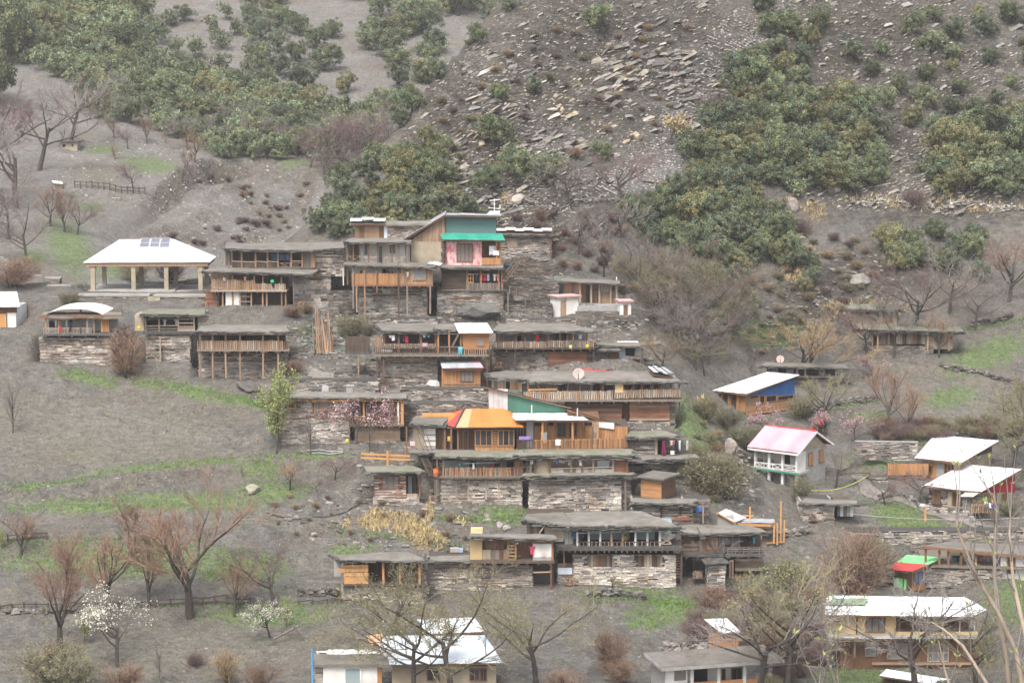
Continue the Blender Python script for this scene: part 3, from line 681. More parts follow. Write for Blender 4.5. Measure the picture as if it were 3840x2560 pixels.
        for i in range(nu): F += [(ix(i, 0), n1 + ix(i, 0), n1 + ix(i + 1, 0), ix(i + 1, 0)), (ix(i + 1, nv), n1 + ix(i + 1, nv), n1 + ix(i, nv), ix(i, nv))]
        for j in range(nv): F += [(ix(0, j + 1), n1 + ix(0, j + 1), n1 + ix(0, j), ix(0, j)), (ix(nu, j), n1 + ix(nu, j), n1 + ix(nu, j + 1), ix(nu, j + 1))]
        mb.f = [list(f) for f in F]; mb.t = [(1, 1, 1)] * len(F); mb.mi = [0] * len(F)
        r = mb.build(nm, [m], s.o, smooth=False)
        if slate:
            sl = MB()
            def run(a, b, out):
                L = (b - a).length; d = (b - a) / L
                for k in range(edge):
                    x = -.1
                    while x < L + .05:
                        l_ = random.uniform(.22, .7); c = a + d * (x + l_ / 2); z = c.z - .05 - k * t * .55 + random.uniform(-.04, .05)
                        o1 = random.uniform(.04, .2); th = random.uniform(.025, .06)
                        v = random.uniform(.55, 1.7)
                        p0, p1 = c - d * l_ * .55, c + d * l_ * .55
                        q = []
                        for zz in (z - th, z):
                            for (pp, oo) in ((p0, -.25), (p1, -.25), (p1, o1 + random.uniform(-.05, .05)), (p0, o1)):
                                w = pp + out * oo; q.append((w.x, w.y, zz + random.uniform(-.015, .015) - (.03 if oo > 0 else 0)))
                        sl.add(q, [(0, 3, 2, 1), (4, 5, 6, 7), (0, 1, 5, 4), (1, 2, 6, 5), (2, 3, 7, 6), (3, 0, 4, 7)], (v, v, v * .97))
                        x += l_ * random.uniform(.7, 1.0)
            run(A, B, Vector((0, -1, 0))); run(C, A, Vector((-1, 0, 0))); run(B, E, Vector((1, 0, 0)))
            tag(sl.build('slate_edge', ['slate'], r), kind='stuff')
        return r
    def sheets(s, pts, n, mats, nm='roof', t=.03, split='u', gap=.0):
        """tin roof: quad of (px, py, depth) corners A B (lower edge) C D (upper edge, right to left) laid as n single sheets"""
        q = [Vector((s.p(a, b, y)[0], y, s.p(a, b, y)[1])) for a, b, y in pts]
        return s.sheets_l(q, n, mats, nm, t, split)
    def sheets_l(s, q, n, mats, nm='roof', t=.03, split='u'):
        A, B, C, D = q; nrm = (B - A).cross(C - A).normalized()
        if abs(nrm.z) > .15: D = Vector((D.x, D.y, A.z - (nrm.x * (D.x - A.x) + nrm.y * (D.y - A.y)) / nrm.z))   # one plane
        if nrm.z < 0: nrm = -nrm
        mb = MB()
        vv = [tuple(w - nrm * k) for k in (.012, .06) for w in (A, B, C, D)]
        mb.add(vv, [(0, 1, 2, 3), (7, 6, 5, 4), (0, 4, 5, 1), (1, 5, 6, 2), (2, 6, 7, 3), (3, 7, 4, 0)])
        r = mb.build(nm, ['wood_brown'], s.o)
        for i in range(n):
            a, b = i / n, (i + 1) / n; k = MB(); m = mats[i % len(mats)] if isinstance(mats, (list, tuple)) else mats
            e = .012
            if split == 'u': c4 = [A.lerp(B, a - e), A.lerp(B, b + e), D.lerp(C, b + e), D.lerp(C, a - e)]
            else: c4 = [A.lerp(D, a - e), B.lerp(C, a - e), B.lerp(C, b + e), A.lerp(D, b + e)]
            h = t * (1 + (i % 2) * .5) + random.uniform(0, .01)
            # corrugations run up the slope
            nr = max(4, int((c4[1] - c4[0]).length / .11)); nr -= nr % 2
            row = []
            for vfrac in (0, 1):
                for j in range(nr + 1):
                    w = c4[0].lerp(c4[1], j / nr).lerp(c4[3].lerp(c4[2], j / nr), vfrac) + nrm * (h + (.012 if j % 2 else -.004)); row.append(tuple(w))
            k.add(row, [(j, j + 1, nr + 2 + j, nr + 1 + j) for j in range(nr)])
            k.build('roofing_sheet', [m], r)
        return r
    def beam(s, a, b, w, m, nm='beam', par=None):
        """square bar between two (px, py, depth) points"""
        pa = Vector((s.p(a[0], a[1], a[2])[0], a[2], s.p(a[0], a[1], a[2])[1])); pb = Vector((s.p(b[0], b[1], b[2])[0], b[2], s.p(b[0], b[1], b[2])[1]))
        return s.bar(pa, pb, w, m, nm, par)
    def bar(s, pa, pb, w, m, nm='beam', par=None):
        o = link(nm, cube_mesh(m), par or s.o); d = pb - pa; o.location = (pa + pb) / 2
        o.rotation_mode = 'QUATERNION'; o.rotation_quaternion = d.to_track_quat('X', 'Z'); o.scale = (d.length, w, w)
        return o
    def poly(s, nm, pts, y, d, m, par=None):
        """flat panel with an outline of photo points, thickness d"""
        f = [s.p(a, b, y) for a, b in pts]; n = len(f); mb = MB()
        mb.add([(x, y, z) for x, z in f] + [(x, y + d, z) for x, z in f], [tuple(range(n)), tuple(range(2 * n - 1, n - 1, -1))] + [((i + 1) % n, i, n + i, n + (i + 1) % n) for i in range(n)])
        return mb.build(nm, [m], par or s.o)
    def floor(s, px0, py0, px1, py1, y=-.15, d=2.0, m='wood_grey', joists=True, jm='wood_dark', step=.75):
        x0, x1, z0, z1 = s.rect(px0, py0, px1, py1, y); s.lb('floor', x0, x1, y, y + d, z0, z1, m)
        if joists:
            n = max(2, int((x1 - x0) / step))
            for i in range(n):
                x = x0 + (x1 - x0) * (i + .5) / n + random.uniform(-.05, .05); s.lb('joist', x - .06, x + .06, y - .1, y + d * .6, z0 - .13, z0 - .004, jm)
    def gallery(s, px0, px1, py0, py1, depth=1.7, back='wood_dark', body=None, doors=(), ends=True):
        """back wall of an open gallery and the closed rooms behind it"""
        x0, x1, z0, z1 = s.rect(px0, py0, px1, py1, 0)
        o = s.lb('wall', x0 + .05, x1 - .05, depth, depth + (body or max(.5, s.dep - depth)), z0, z1 + .02, back); s.galls.append(o)
    def close(s):
        """end the rooms under their roof"""
        for o in s.galls:
            top = o.location.z + o.scale.z / 2; y0 = o.location.y - o.scale.y / 2; y1 = o.location.y + o.scale.y / 2
            near = [r for r in s.roofs if abs(r[0] - top) < 1.1]
            if near: y1 = max(y0 + .15, min(y1, max(r[1] for r in near) - .2)); o.location.y = (y0 + y1) / 2; o.scale.y = y1 - y0
    def wp(s, px, py, y):
        x, z = s.p(px, py, y); return s.M @ Vector((x, y, z))
def colour_word(c):
    r, g, b = c; v = max(c); sat = (v - min(c)) / max(v, 1e-3)
    if v < .09: return 'black' if sat < .45 else 'dark blue' if b >= r else 'dark brown'
    if sat < .16: return 'white' if v > .68 else 'pale grey' if v > .5 else 'grey'
    if r >= g and r >= b: return ('maroon' if v < .32 and g < .1 else 'red' if g < .14 and b < .2 else 'pink' if b > g else 'orange' if g < .3 else 'beige' if sat < .35 else 'yellow' if g > .5 * r and b < .25 else 'brown')
    if b >= r and b >= g: return 'blue'
    return 'teal' if b > .8 * g else 'green'
def cloth(h, px, py, wp_, hp_, y, c, label='washed clothes drying on a gallery line', group='washing on the galleries', name='garment', cat='laundry', shape='sheet'):
    x0, x1, z0, z1 = h.rect(px, py, px + wp_, py + hp_, y); mb = MB(); n, k = 6, 6; ph = random.random() * 6
    W = x1 - x0; cx = (x0 + x1) / 2; ht = z1 - z0
    for j in range(k + 1):
        v = j / k
        prof = 1.0
        if shape == 'shirt': prof = 1.25 if v < .3 else .68
        elif shape == 'dress': prof = .6 + .7 * v
        elif shape == 'trousers': prof = .8 - .15 * v
        for i in range(n + 1):
            u = i / n - .5; mb.v.append((u * W * prof, .05 * math.sin(u * 9 + ph) * (.3 + v) , -v * ht * (1 + .06 * math.sin(u * 7 + ph))))
    F = []
    for j in range(k):
        for i in range(n):
            if shape == 'trousers' and v and j > 1 and i in (2, 3) and j > 1 and i == 3: continue
            F.append([j * (n + 1) + i, j * (n + 1) + i + 1, (j + 1) * (n + 1) + i + 1, (j + 1) * (n + 1) + i])
    mb.f = F; mb.t = [(1, 1, 1)] * len(F); mb.mi = [0] * len(F)
    o = mb.build(name, [cmat(c)], None, smooth=True); sm = o.modifiers.new('thickness', 'SOLIDIFY'); sm.thickness = .02
    o.matrix_world = h.M @ Matrix.Translation((cx, y, z1))
    if group: label = label.replace('garment', colour_word(c) + ' garment', 1).replace('clothes hung', colour_word(c) + ' clothes hung', 1).replace('washing spread', colour_word(c) + ' washing spread', 1)
    return tag(o, label, cat, group)
# ------------------------------------------------------------------ houses
def sidepanel(h, nm, pts, x, m, d=.08, par=None):
    f = [h.side(a, b, x) for a, b in pts]; n = len(f); mb = MB()
    mb.add([(x, y, z) for y, z in f] + [(x - d, y, z) for y, z in f], [tuple(range(n)), tuple(range(2 * n - 1, n - 1, -1))] + [((i + 1) % n, i, n + i, n + (i + 1) % n) for i in range(n)])
    return mb.build(nm, [m], par or h.o)
def sidebox(h, nm, px0, py0, px1, py1, x, m, d=.06, par=None):
    my, mx = (py0 + py1) / 2, (px0 + px1) / 2
    y0, y1 = sorted((h.side(px0, my, x)[0], h.side(px1, my, x)[0])); z1, z0 = h.side(mx, py0, x)[1], h.side(mx, py1, x)[1]
    return h.lb(nm, x - d * .5, x + d, y0, y1, min(z0, z1), max(z0, z1), m, par)

# --- open pavilion with hipped white roof and solar panels
h = House('pavilion', 'community_pavilion', 'open pavilion with hipped white tin roof on square brown columns', 'pavilion')
yb = 5.5
ef, er = (316, 986), (785, 992)
A = Vector((h.p(316, 986, -.4)[0], -.4, h.p(316, 986, -.4)[1])); B = Vector((h.p(785, 990, -.4)[0], -.4, A.z))
zr_ = h.p(550, 899, 2.6)[1]; RL = Vector((h.p(451, 899, 2.6)[0], 2.6, zr_)); RR = Vector((h.p(651, 899, 2.6)[0], 2.6, zr_))
C = Vector((B.x, 5.8, A.z)); D = Vector((A.x, 5.8, A.z))
def hip(nm, q, n, ms): return h.sheets_l(q, n, ms, nm)
hip('roof', [A, B, RR, RL], 6, ['white_tin']); hip('roof', [B, C, RR + Vector((0, .01, 0)), RR], 2, ['white_tin'])
hip('roof', [D, A, RL, RL + Vector((0, .01, 0))], 2, ['white_tin']); hip('roof', [C, D, RL, RR], 4, ['white_tin'])
h.lb('fascia', A.x + .15, B.x - .15, -.3, -.2, A.z - .36, A.z - .07, 'wood_tan'); h.lb('fascia', A.x + .15, B.x - .15, 5.5, 5.6, A.z - .36, A.z - .07, 'wood_tan')
h.lb('fascia', A.x + .15, A.x + .25, -.19, 5.49, A.z - .36, A.z - .07, 'wood_tan'); h.lb('fascia', B.x - .25, B.x - .15, -.19, 5.49, A.z - .36, A.z - .07, 'wood_tan')
for px in (349, 501, 624, 752):
    x = h.p(px, 1040, 0)[0]; z0 = h.p(px, 1090, 0)[1]
    h.lb('column', x - .2, x + .2, -.2, .2, z0 - .3, A.z - .37, 'mud_plaster'); h.lb('capital', x - .3, x + .3, -.18, .18, A.z - .56, A.z - .365, 'wood_tan')
    if px in (349, 624): x += .25
    h.lb('column', x - .2, x + .2, 5.1, 5.5, z0 - .3, A.z - .37, 'mud_plaster')
pn = (RL - A); 
for i in range(3):
    pans = thing('solar_panel', 'grey solar panel in a pale frame on the white pavilion roof', 'solar panel', group='solar panels on the pavilion')
    pans.matrix_world = h.M
    x0 = h.p(525 + i * 38, 915, 2.0)[0]; x1 = h.p(525 + (i + 1) * 38 - 1.5, 915, 2.0)[0]
    def on(v): return A.y + (2.6 - A.y) * v, A.z + (zr_ - A.z) * v
    (y0, z0), (y1, z1) = on(.60), on(1.0); up = .16
    for nm, e, m, dz in (('frame', 0, 'metal_pale', 0), ('cell', .05, 'solar', .02)):
        if nm == 'frame':
            mb = MB(); mb.add([(x0, y0, z0 + up), (x1, y0, z0 + up), (x1, y1, z1 + up), (x0, y1, z1 + up), (x0, y0, z0 + up - .05), (x1, y0, z0 + up - .05), (x1, y1, z1 + up - .05), (x0, y1, z1 + up - .05)], [(0, 1, 2, 3), (7, 6, 5, 4), (0, 4, 5, 1), (1, 5, 6, 2), (2, 6, 7, 3), (3, 7, 4, 0)]); mb.build('frame', [m], pans)
        else:
            for a, b2 in ((.04, .48), (.52, .96)):
                mb = MB(); f = lambda v: (y0 + (y1 - y0) * v, z0 + (z1 - z0) * v + up + .012)
                (ya, za), (yb_, zb) = f(a), f(b2); mb.add([(x0 + .05, ya, za), (x1 - .05, ya, za), (x1 - .05, yb_, zb), (x0 + .05, yb_, zb)], [(0, 1, 2, 3)]); mb.build('cell', [m], pans)
    mb = MB(); mb.box(x0 + .1, x0 + .15, y1 - .4, y1 - .35, z1 - .5, z1 + up); mb.build('bracket', ['metal_pale'], pans)
h.box('floor_slab', 330, 1089, 655, 1098, -.45, 7, 'concrete'); h.box('floor_slab', 655, 1093, 800, 1100, -.4, 7, 'concrete', down=.1)
for a, b2 in ((262, 335), (355, 490), (640, 742)): h.railing(a, b2, 1073, 1089, 5.4 if a > 300 else 1.2, 'metal_dark', gap=.2, w=.03, rail='metal_dark')
h = House(None, 'terrace_wall', 'dark dry stone terrace wall with pale capping under the pavilion', 'stone wall', 'stone terrace walls', frame=(180, 1150, 201.5, 0))
h.stonewall(180, 1112, 790, 1165, 0, 2.6, 1.2, k=.75); h.box('capping', 290, 1104, 560, 1112, -.1, 1.2, 'concrete'); h.box('capping', 575, 1106, 790, 1114, -.12, 1.2, 'concrete')
h.box('capping', 250, 1131, 540, 1136, -.35, .4, 'concrete'); h.box('bench', 172, 1130, 200, 1140, -.5, .5, 'concrete'); h.box('wall_pier', 555, 1112, 600, 1150, -.12, .3, 'mud_plaster')
for i, (a, b2, c) in enumerate(((165, 222, 1045), (175, 262, 1073), (180, 330, 1098))):
    h = House(None, 'terrace_wall', 'low stepped stone wall with pale cap beside the footpath steps', 'stone wall', 'stepped walls by the path', frame=(a, c + 12, 206 - i, 0))
    h.stonewall(a, c + 1, b2, c + 16, 0, 1.0, .8, k=.8); h.box('capping', a - 2, c - 3, b2 + 3, c + 1, -.08, 1.1, 'concrete')

# --- left edge house
h = House('edge', 'village_house', 'small cream walled house with plain white tin roof and ochre door', 'house')
h.solid('wall', -60, 1153, 60, 1246, 0, 4.5, 'white_plaster', down=.8); h.box('lintel', -60, 1152, 62, 1172, -.06, .2, 'wood_brown')
h.door(-4, 1172, 27, 1245, -.02, 'wood_fresh', 3, 'wood_brown'); h.sheets([(-70, 1152, -.5), (74, 1152, -.5), (62, 1095, 4.2), (-70, 1094, 4.2)], 4, ['white_tin'])

# --- house with curved tin roof
h = House('domed', 'village_house', 'low house with rounded white tin roof over a cluttered porch', 'house')
h.gallery(165, 430, 1193, 1250, 1.5, 'grey_plaster'); h.box('fascia', 150, 1181, 460, 1193, -.35, .14, 'wood_brown')
h.dirt_roof((150, 1184), (462, 1188), (175, 1168), (450, 1172), -.35, 5.4, .2, slate=False)
mb = MB(); n = 14; x0, z0 = h.p(170, 1182, -.2); x1 = h.p(385, 1182, -.2)[0]
for j, y in enumerate((-.25, 5.0)):
    for i in range(n + 1):
        t = i / n; mb.v.append((x0 + (x1 - x0) * t, y, z0 + .06 + .52 * (1 - abs(2 * t - 1) ** 2.6)))
mb.f = [[i, i + 1, n + 2 + i, n + 1 + i] for i in range(n)]; mb.t = [(1, 1, 1)] * n; mb.mi = [0] * n
rf = mb.build('roof_cover', ['white_tin'], h.o, True)
x, z = h.p(302, 1165, 2.0); mb = MB(); mb.tube([(x, 2, z - .5), (x, 2, z + .45)], [.09, .09], 8, cap=True); mb.build('stove_pipe', ['dish'], h.o)
for px in (172, 219, 327, 352): h.post(px, 1193, 1250, 0, 'wood_tan', .12)
h.railing(161, 300, 1229, 1250, -.05, 'wood_pale', gap=.13, w=.05, rail='wood_pale'); h.railing(305, 345, 1229, 1250, -.05, 'wood_pale', gap=.13, w=.05, rail='wood_pale')
h.box('door', 330, 1196, 350, 1248, 1.42, .08, 'grey_tin'); h.planks('wall_panel', 378, 1194, 410, 1245, .2, 'wood_orange'); h.hole(184, 1203, 218, 1228, 1.5)
h.floor(150, 1251, 440, 1259, -.4, 3.0, 'slate', True, 'wood_dark', 1.1)
h.stonewall(150, 1266, 420, 1330, .12, 4.5, 3.2, k=1.08)
for a, c in ((205, (.6, .55, .5)), (217, (.7, .6, .15)), (245, (.65, .63, .58)), (262, (.03, .03, .035))): cloth(h, a, 1197, 10, 30, .3, c, 'clothes hung under the rounded white roof', 'washing under the rounded roof', shape='trousers')
cloth(h, 223, 1224, 7, 22, -.12, (.6, .05, .08), 'striped red towel over the rail of the rounded roof porch', None)
cloth(h, 258, 1208, 12, 36, -.1, (.03, .03, .035), 'black coat over the rail of the rounded roof porch', None, shape='shirt')
# --- small open-fronted house
h = House('small', 'village_house', 'small grey timber house with open front above a stone basement', 'house')
h.gallery(540, 728, 1183, 1240, 1.6, 'wood_dark'); h.dirt_roof((528, 1176), (770, 1178), (560, 1158), (765, 1157), -.5, 4.8, .26, 'moss_roof')
for px in (545, 596, 668, 727): h.post(px, 1180, 1242, 0, 'wood_pale', .13)
for py in (1196, 1222, 1231): h.beam((545, py, -.05), (668, py + random.uniform(-2, 2), -.05), .09, 'wood_grey', 'rail')
for py in (1196, 1211, 1224): h.beam((668, py, -.05), (727, py, -.05), .10, 'wood_pale', 'rail')
h.planks('wall_panel', 668, 1226, 727, 1242, -.02, 'wood_pale', True, .18); h.box('wall', 506, 1180, 540, 1240, -.1, 2.4, 'mud_plaster'); h.box('wall', 742, 1176, 765, 1212, .6, 3, 'mud_plaster')
h.planks('wall_panel', 540, 1231, 668, 1243, .02, 'wood_grey', True, .15)
h.floor(535, 1243, 735, 1253, -.2, 2.6, 'slate'); h.stonewall(548, 1256, 712, 1320, .1, 4.0, 3.2, k=1.0)
h.post(600, 1262, 1370, -.25, 'wood_pale', .12, 'prop'); h.beam((582, 1345, -.3), (625, 1372, -.5), .18, 'wood_pale', 'plank')
for a, c in ((612, (.5, .5, .5)), (655, (.45, .45, .5)), (695, (.06, .05, .10)), (712, (.05, .05, .05))): cloth(h, a, 1197, 12, 26, .2, c, 'clothes hung in the small grey open front house', 'washing in the small open house', shape='shirt')
# --- stilted gallery house
h = House('stilt', 'village_house', 'tan railed gallery house raised on tall thin wooden stilts', 'house')
h.gallery(744, 1060, 1255, 1312, 1.6, 'wood_dark'); h.dirt_roof((735, 1240), (1084, 1243), (770, 1215), (1075, 1220), -.55, 5.0, .24)
h.box('fascia', 750, 1246, 1062, 1256, -.3, .14, 'wood_tan')
PX = (750, 797, 846, 900, 986, 1043); BOT = (1398, 1409, 1423, 1434, 1400, 1388)
for px, pb in zip(PX, BOT): h.post(px, 1255, 1312, 0, 'wood_tan', .15); h.post(px, 1318, pb, -.05, 'wood_tan', .14, 'stilt', down=.6)
for px in PX: h.box('capital', px - 9, 1316, px + 9, 1322, -.2, .3, 'wood_grey')
h.railing(738, 1062, 1277, 1311, -.15, ['wood_tan', 'wood_tan', 'wood_pale'], gap=.165, w=.13); h.railing(1062, 1086, 1280, 1313, .3, 'wood_tan', gap=.165, w=.13)
h.floor(738, 1311, 1086, 1317, -.25, 2.2, 'wood_grey', True); h.stonewall(745, 1322, 1072, 1370, 1.5, 4, 4.0, k=.8)
for a in (825, 900, 985): h.hole(a, 1258, a + 22, 1300, 1.6)
# --- double-storey gallery house
h = House('double', 'village_house', 'weathered two storey gallery house with white panel under the railed balcony', 'house')
h.gallery(860, 1140, 945, 1005, 1.7, 'wood_dark', 4.5); h.dirt_roof((845, 930), (1180, 938), (850, 911), (1185, 909), -.5, 6.0, .24); h.dirt_roof((1150, 935), (1290, 928), (1180, 909), (1290, 908), -.3, 5.8, .22)
for px in (858, 906, 958, 1003, 1042, 1092, 1133): h.post(px, 945, 1003, 0, 'wood_tan', .15)
h.planks('wall_panel', 845, 942, 868, 995, .1, 'wood_grey')
for a, b2 in ((870, 958), (958, 1003), (1003, 1042), (1092, 1132)): h.beam((a, 979, -.02), (b2, 981 + random.uniform(-2, 2), -.02), .07, 'wood_pale', 'rail')
h.railing(1045, 1130, 985, 1003, -.05, 'wood_grey', style='cross'); h.planks('wall_panel', 870, 984, 1040, 1003, .0, 'wood_dark', False, .25)
h.planks('wall_panel', 1135, 945, 1180, 1006, .3, 'wood_grey', False, .3); h.stonewall(1184, 940, 1292, 1012, .4, 5, .6, k=1.0, hmin=.12, hmax=.24)
h.box('wall_timber', 1184, 962, 1292, 966, .33, .1, 'wood_brown'); h.box('wall_timber', 1184, 984, 1292, 988, .33, .1, 'wood_brown'); h.box('door_post', 1165, 948, 1181, 1004, .1, .2, 'wood_tan')
h.dirt_roof((760, 1014), (1168, 1027), (850, 1002), (1200, 1008), -1.6, 1.9, .22); h.box('fascia', 782, 1018, 900, 1025, -1.5, .15, 'wood_brown')
h.gallery(790, 1080, 1028, 1090, 1.2, 'wood_dark', 5.0)
for px, pt in ((795, 1025), (835, 1026), (872, 1030), (953, 1034), (986, 1036), (1055, 1038)): h.post(px, pt, 1088, -1.1, 'wood_tan', .14)
h.post(1101, 1038, 1135, -1.1, 'wood_grey', .14, down=.5)
h.railing(792, 950, 1046, 1084, -1.25, 'wood_tan', gap=.17, w=.14, pyt2=1051, pyb2=1087); h.railing(952, 1072, 1063, 1088, -1.25, ['wood_tan', 'wood_pale'], gap=.17, w=.14, pyt2=1064, pyb2=1092)
h.floor(790, 1087, 1075, 1094, -1.35, 3.0, 'wood_pale', True)
for px in (835, 872, 900, 942, 985, 1000, 1056, 1071): h.post(px, 1096, 1150, -1.0, 'wood_tan', .14, 'stilt', down=.6)
h.box('white_panel', 846, 1088, 872, 1150, -.95, .1, 'white_plaster'); h.box('white_panel', 875, 1088, 897, 1150, -.95, .1, 'white_plaster'); h.box('wall', 820, 1092, 1080, 1150, .2, 5.0, 'wood_dark', down=.8)
h.box('grey_panel', 900, 1092, 925, 1146, -.2, .1, 'grey_plaster'); h.planks('wall_panel', 772, 1086, 815, 1150, -.6, 'wood_red', True, .2)
for py in (1111, 1130): h.beam((895, py, -1.0), (942, py + 1, -1.0), .07, 'wood_pale', 'rail')
h.stonewall(1100, 1036, 1240, 1090, .6, 4.5, 1.6, k=.95, hmin=.14, hmax=.3, lmax=1.0); h.box('wall_timber', 1150, 1043, 1215, 1046, .52, .1, 'wood_brown')
for a, w_, c in ((1020, 18, (.05, .07, .13)), (1047, 22, (.06, .09, .17)), (1072, 18, (.10, .12, .16))): cloth(h, a, 952, w_, 24, .1, c, 'blue patterned cloth drying under the upper earth roof', 'blue washing on the upper gallery')
cloth(h, 1015, 1049, 12, 10, -1.4, (.05, .75, .25), 'bright green cloth on the railed balcony', None); cloth(h, 1016, 1056, 17, 22, -1.3, (.02, .02, .025), 'black garment hanging below the bright green cloth', None, shape='shirt')
cloth(h, 914, 1037, 10, 16, -1.35, (.62, .32, .24), 'salmon pink garment over the weathered railing', None, shape='shirt'); cloth(h, 836, 1040, 10, 14, -1.35, (.45, .45, .47), 'grey cloth over the weathered railing', None)
# --- white walled house with orange balcony on stilts
h = House('white', 'village_house', 'three tier house with white plaster gallery and orange slatted stilt balcony', 'house')
h.planks('wall_panel', 1330, 845, 1440, 897, 2.0, ['mud_plaster', 'wood_tan', 'wood_brown'], False, .45); h.box('door_strip', 1440, 845, 1452, 897, 1.95, .1, 'blue_tin'); h.stonewall(1452, 846, 1600, 900, 2.0, 4.5, .4, k=.95)
h.lb('wall', h.p(1330, 870, 2.3)[0], h.p(1440, 870, 2.3)[0], 2.3, 6.5, h.p(1400, 900, 2.3)[1], h.p(1400, 843, 2.3)[1], 'mortar')
h.dirt_roof((1312, 838), (1630, 840), (1330, 830), (1640, 829), 1.5, 5.0, .2, slate=False); h.sheets([(1315, 840, 1.3), (1442, 840, 1.3), (1445, 829, 3.2), (1315, 829, 3.2)], 3, ['white_tin', 'grey_tin'], 'tin_cover', t=.26)
h.dirt_roof((1294, 905), (1542, 908), (1310, 894), (1540, 892), -.6, 2.6, .2)
h.box('fascia', 1296, 906, 1540, 912, -.55, .12, 'wood_grey')
x0, x1, z0, z1 = h.rect(1305, 912, 1535, 988, 0); h.lb('wall', x0, x1, 1.4, 6.5, z0, z1, 'white_plaster')
h.planks('wall_panel', 1300, 914, 1345, 985, 1.2, 'wood_dark')
for a, b2, c, d_ in ((1367, 918, 1377, 955), (1421, 925, 1432, 985), (1462, 918, 1481, 950)): h.window(a, c if False else b2, c, d_, 1.36, 'wood_grey', 'glass_pale', 1, 1)
for px in (1303, 1325, 1357, 1382, 1416, 1470, 1494, 1521): h.post(px, 912, 986, -.2, 'wood_grey' if px in (1303, 1357, 1494) else 'wood_brown', .13)
h.railing(1300, 1357, 958, 985, -.25, 'wood_grey', style='cross'); h.railing(1357, 1416, 963, 985, -.25, 'wood_pale', style='cross', rail='wood_pale'); h.railing(1440, 1521, 963, 985, -.25, 'wood_pale', style='cross', rail='wood_pale')
h.dirt_roof((1288, 990), (1632, 1001), (1300, 982), (1640, 985), -1.6, 2.2, .18); h.sheets([(1600, 994, -1.4), (1650, 1001, -1.4), (1660, 990, -.4), (1612, 985, -.4)], 3, ['grey_tin', 'white_tin'], 'loose_sheet', t=.1)
x0, x1, z0, z1 = h.rect(1320, 1000, 1500, 1068, .2); h.lb('wall', x0, x1, .2, 6.0, z0, z1, 'white_plaster')
h.hole(1433, 1008, 1447, 1026, .2); h.hole(1468, 1018, 1473, 1027, .2); h.hole(1351, 1014, 1358, 1026, .2)
h.railing(1318, 1503, 1025, 1068, -1.3, 'wood_orange', gap=.15, w=.135, rail='wood_orange'); h.floor(1318, 1067, 1624, 1074, -1.4, 2.0, 'wood_brown', True)
bx = h.planks('balcony_box', 1503, 1004, 1623, 1069, -1.25, ['wood_orange', 'wood_tan'], False, .3); h.window(1548, 1010, 1597, 1050, -1.31, 'wood_tan', 'glass_pale', 1, 1, .1)
for px, pb, pt, m in ((1324, 1136, 1000, 'wood_grey'), (1337, 1150, 1072, 'wood_tan'), (1367, 1195, 1003, 'wood_tan'), (1413, 1076, 1000, 'wood_brown'), (1494, 1181, 990, 'wood_dark'), (1527, 1167, 1072, 'wood_grey'), (1613, 1156, 1072, 'wood_grey')):
    h.post(px, pt, pb, -1.38, m, .15, 'stilt', down=.5)
h.stonewall(1345, 1078, 1600, 1150, .3, 5, 2.0, k=.85); h.box('door_post', 1300, 1000, 1306, 1068, -.6, .2, 'wood_orange'); h.post(1287, 1002, 1070, -1.2, 'white_plaster', .1, 'pipe')
cloth(h, 1524, 1020, 10, 20, -1.45, (.5, .5, .5), 'grey garment at the end of the orange slatted balcony', None, shape='shirt')
# --- pink house
h = House('pink', 'village_house', 'tall house with pink painted wall, turquoise awning and grey green tin upper storey', 'house')
x0, x1, z0, z1 = h.rect(1541, 905, 1666, 988, 0); h.lb('wall', x0, x1, 0, 5.5, z0, z1, 'mud_plaster')
g = h.planks('gable', 1541, 905, 1542, 906, .05, 'wood_tan')
gx0, gx1 = h.p(1541, 890, 0)[0], h.p(1668, 890, 0)[0]; zb = h.p(1600, 905, 0)[1]; zt = h.p(1667, 812, 0)[1]; n = 11
for i in range(n):
    a, b2 = gx0 + (gx1 - gx0) * i / n, gx0 + (gx1 - gx0) * (i + 1) / n; mb = MB()
    f = lambda x: zb + .05 + (zt - zb) * (x - gx0) / (gx1 - gx0)
    mb.add([(a + .008, -.02, zb), (b2 - .008, -.02, zb), (b2 - .008, -.02, f(b2)), (a + .008, -.02, f(a)), (a + .008, .06, zb), (b2 - .008, .06, zb), (b2 - .008, .06, f(b2)), (a + .008, .06, f(a))], [(0, 1, 2, 3), (7, 6, 5, 4), (0, 4, 5, 1), (1, 5, 6, 2), (2, 6, 7, 3), (3, 7, 4, 0)]); mb.build('plank', ['wood_tan'], g)
pA = Vector((h.p(1515, 896, -.5)[0], -.5, h.p(1515, 896, -.5)[1])); pB = Vector((h.p(1668, 807, -.5)[0], -.5, h.p(1668, 807, -.5)[1]))
h.sheets_l([pA, pB, pB + Vector((0, 6, 0)), pA + Vector((0, 6, 0))], 4, ['grey_tin'], 'roof', split='v'); h.bar(pA + Vector((0, .05, -.08)), pB + Vector((0, .05, -.08)), .13, 'wood_brown', 'bargeboard')
pC = Vector((h.p(1877, 809, -.5)[0], -.5, pB.z - .1)); h.sheets_l([pB + Vector((.02, 0, 0)), pC, pC + Vector((0, 6, -.2)), pB + Vector((.02, 6, -.2))], 4, ['grey_tin'], 'roof'); h.bar(pB + Vector((0, .05, -.1)), pC + Vector((0, .05, -.08)), .1, 'wood_dark', 'bargeboard')
x0, x1, z0, z1 = h.rect(1671, 812, 1861, 905, .3); h.lb('wall', x0, x1, .34, 5.5, z0, z1, 'wood_dark'); 
rws = h.solid('tin_wall', 1671, 812, 1861, 878, .3, .03, 'teal_tin')
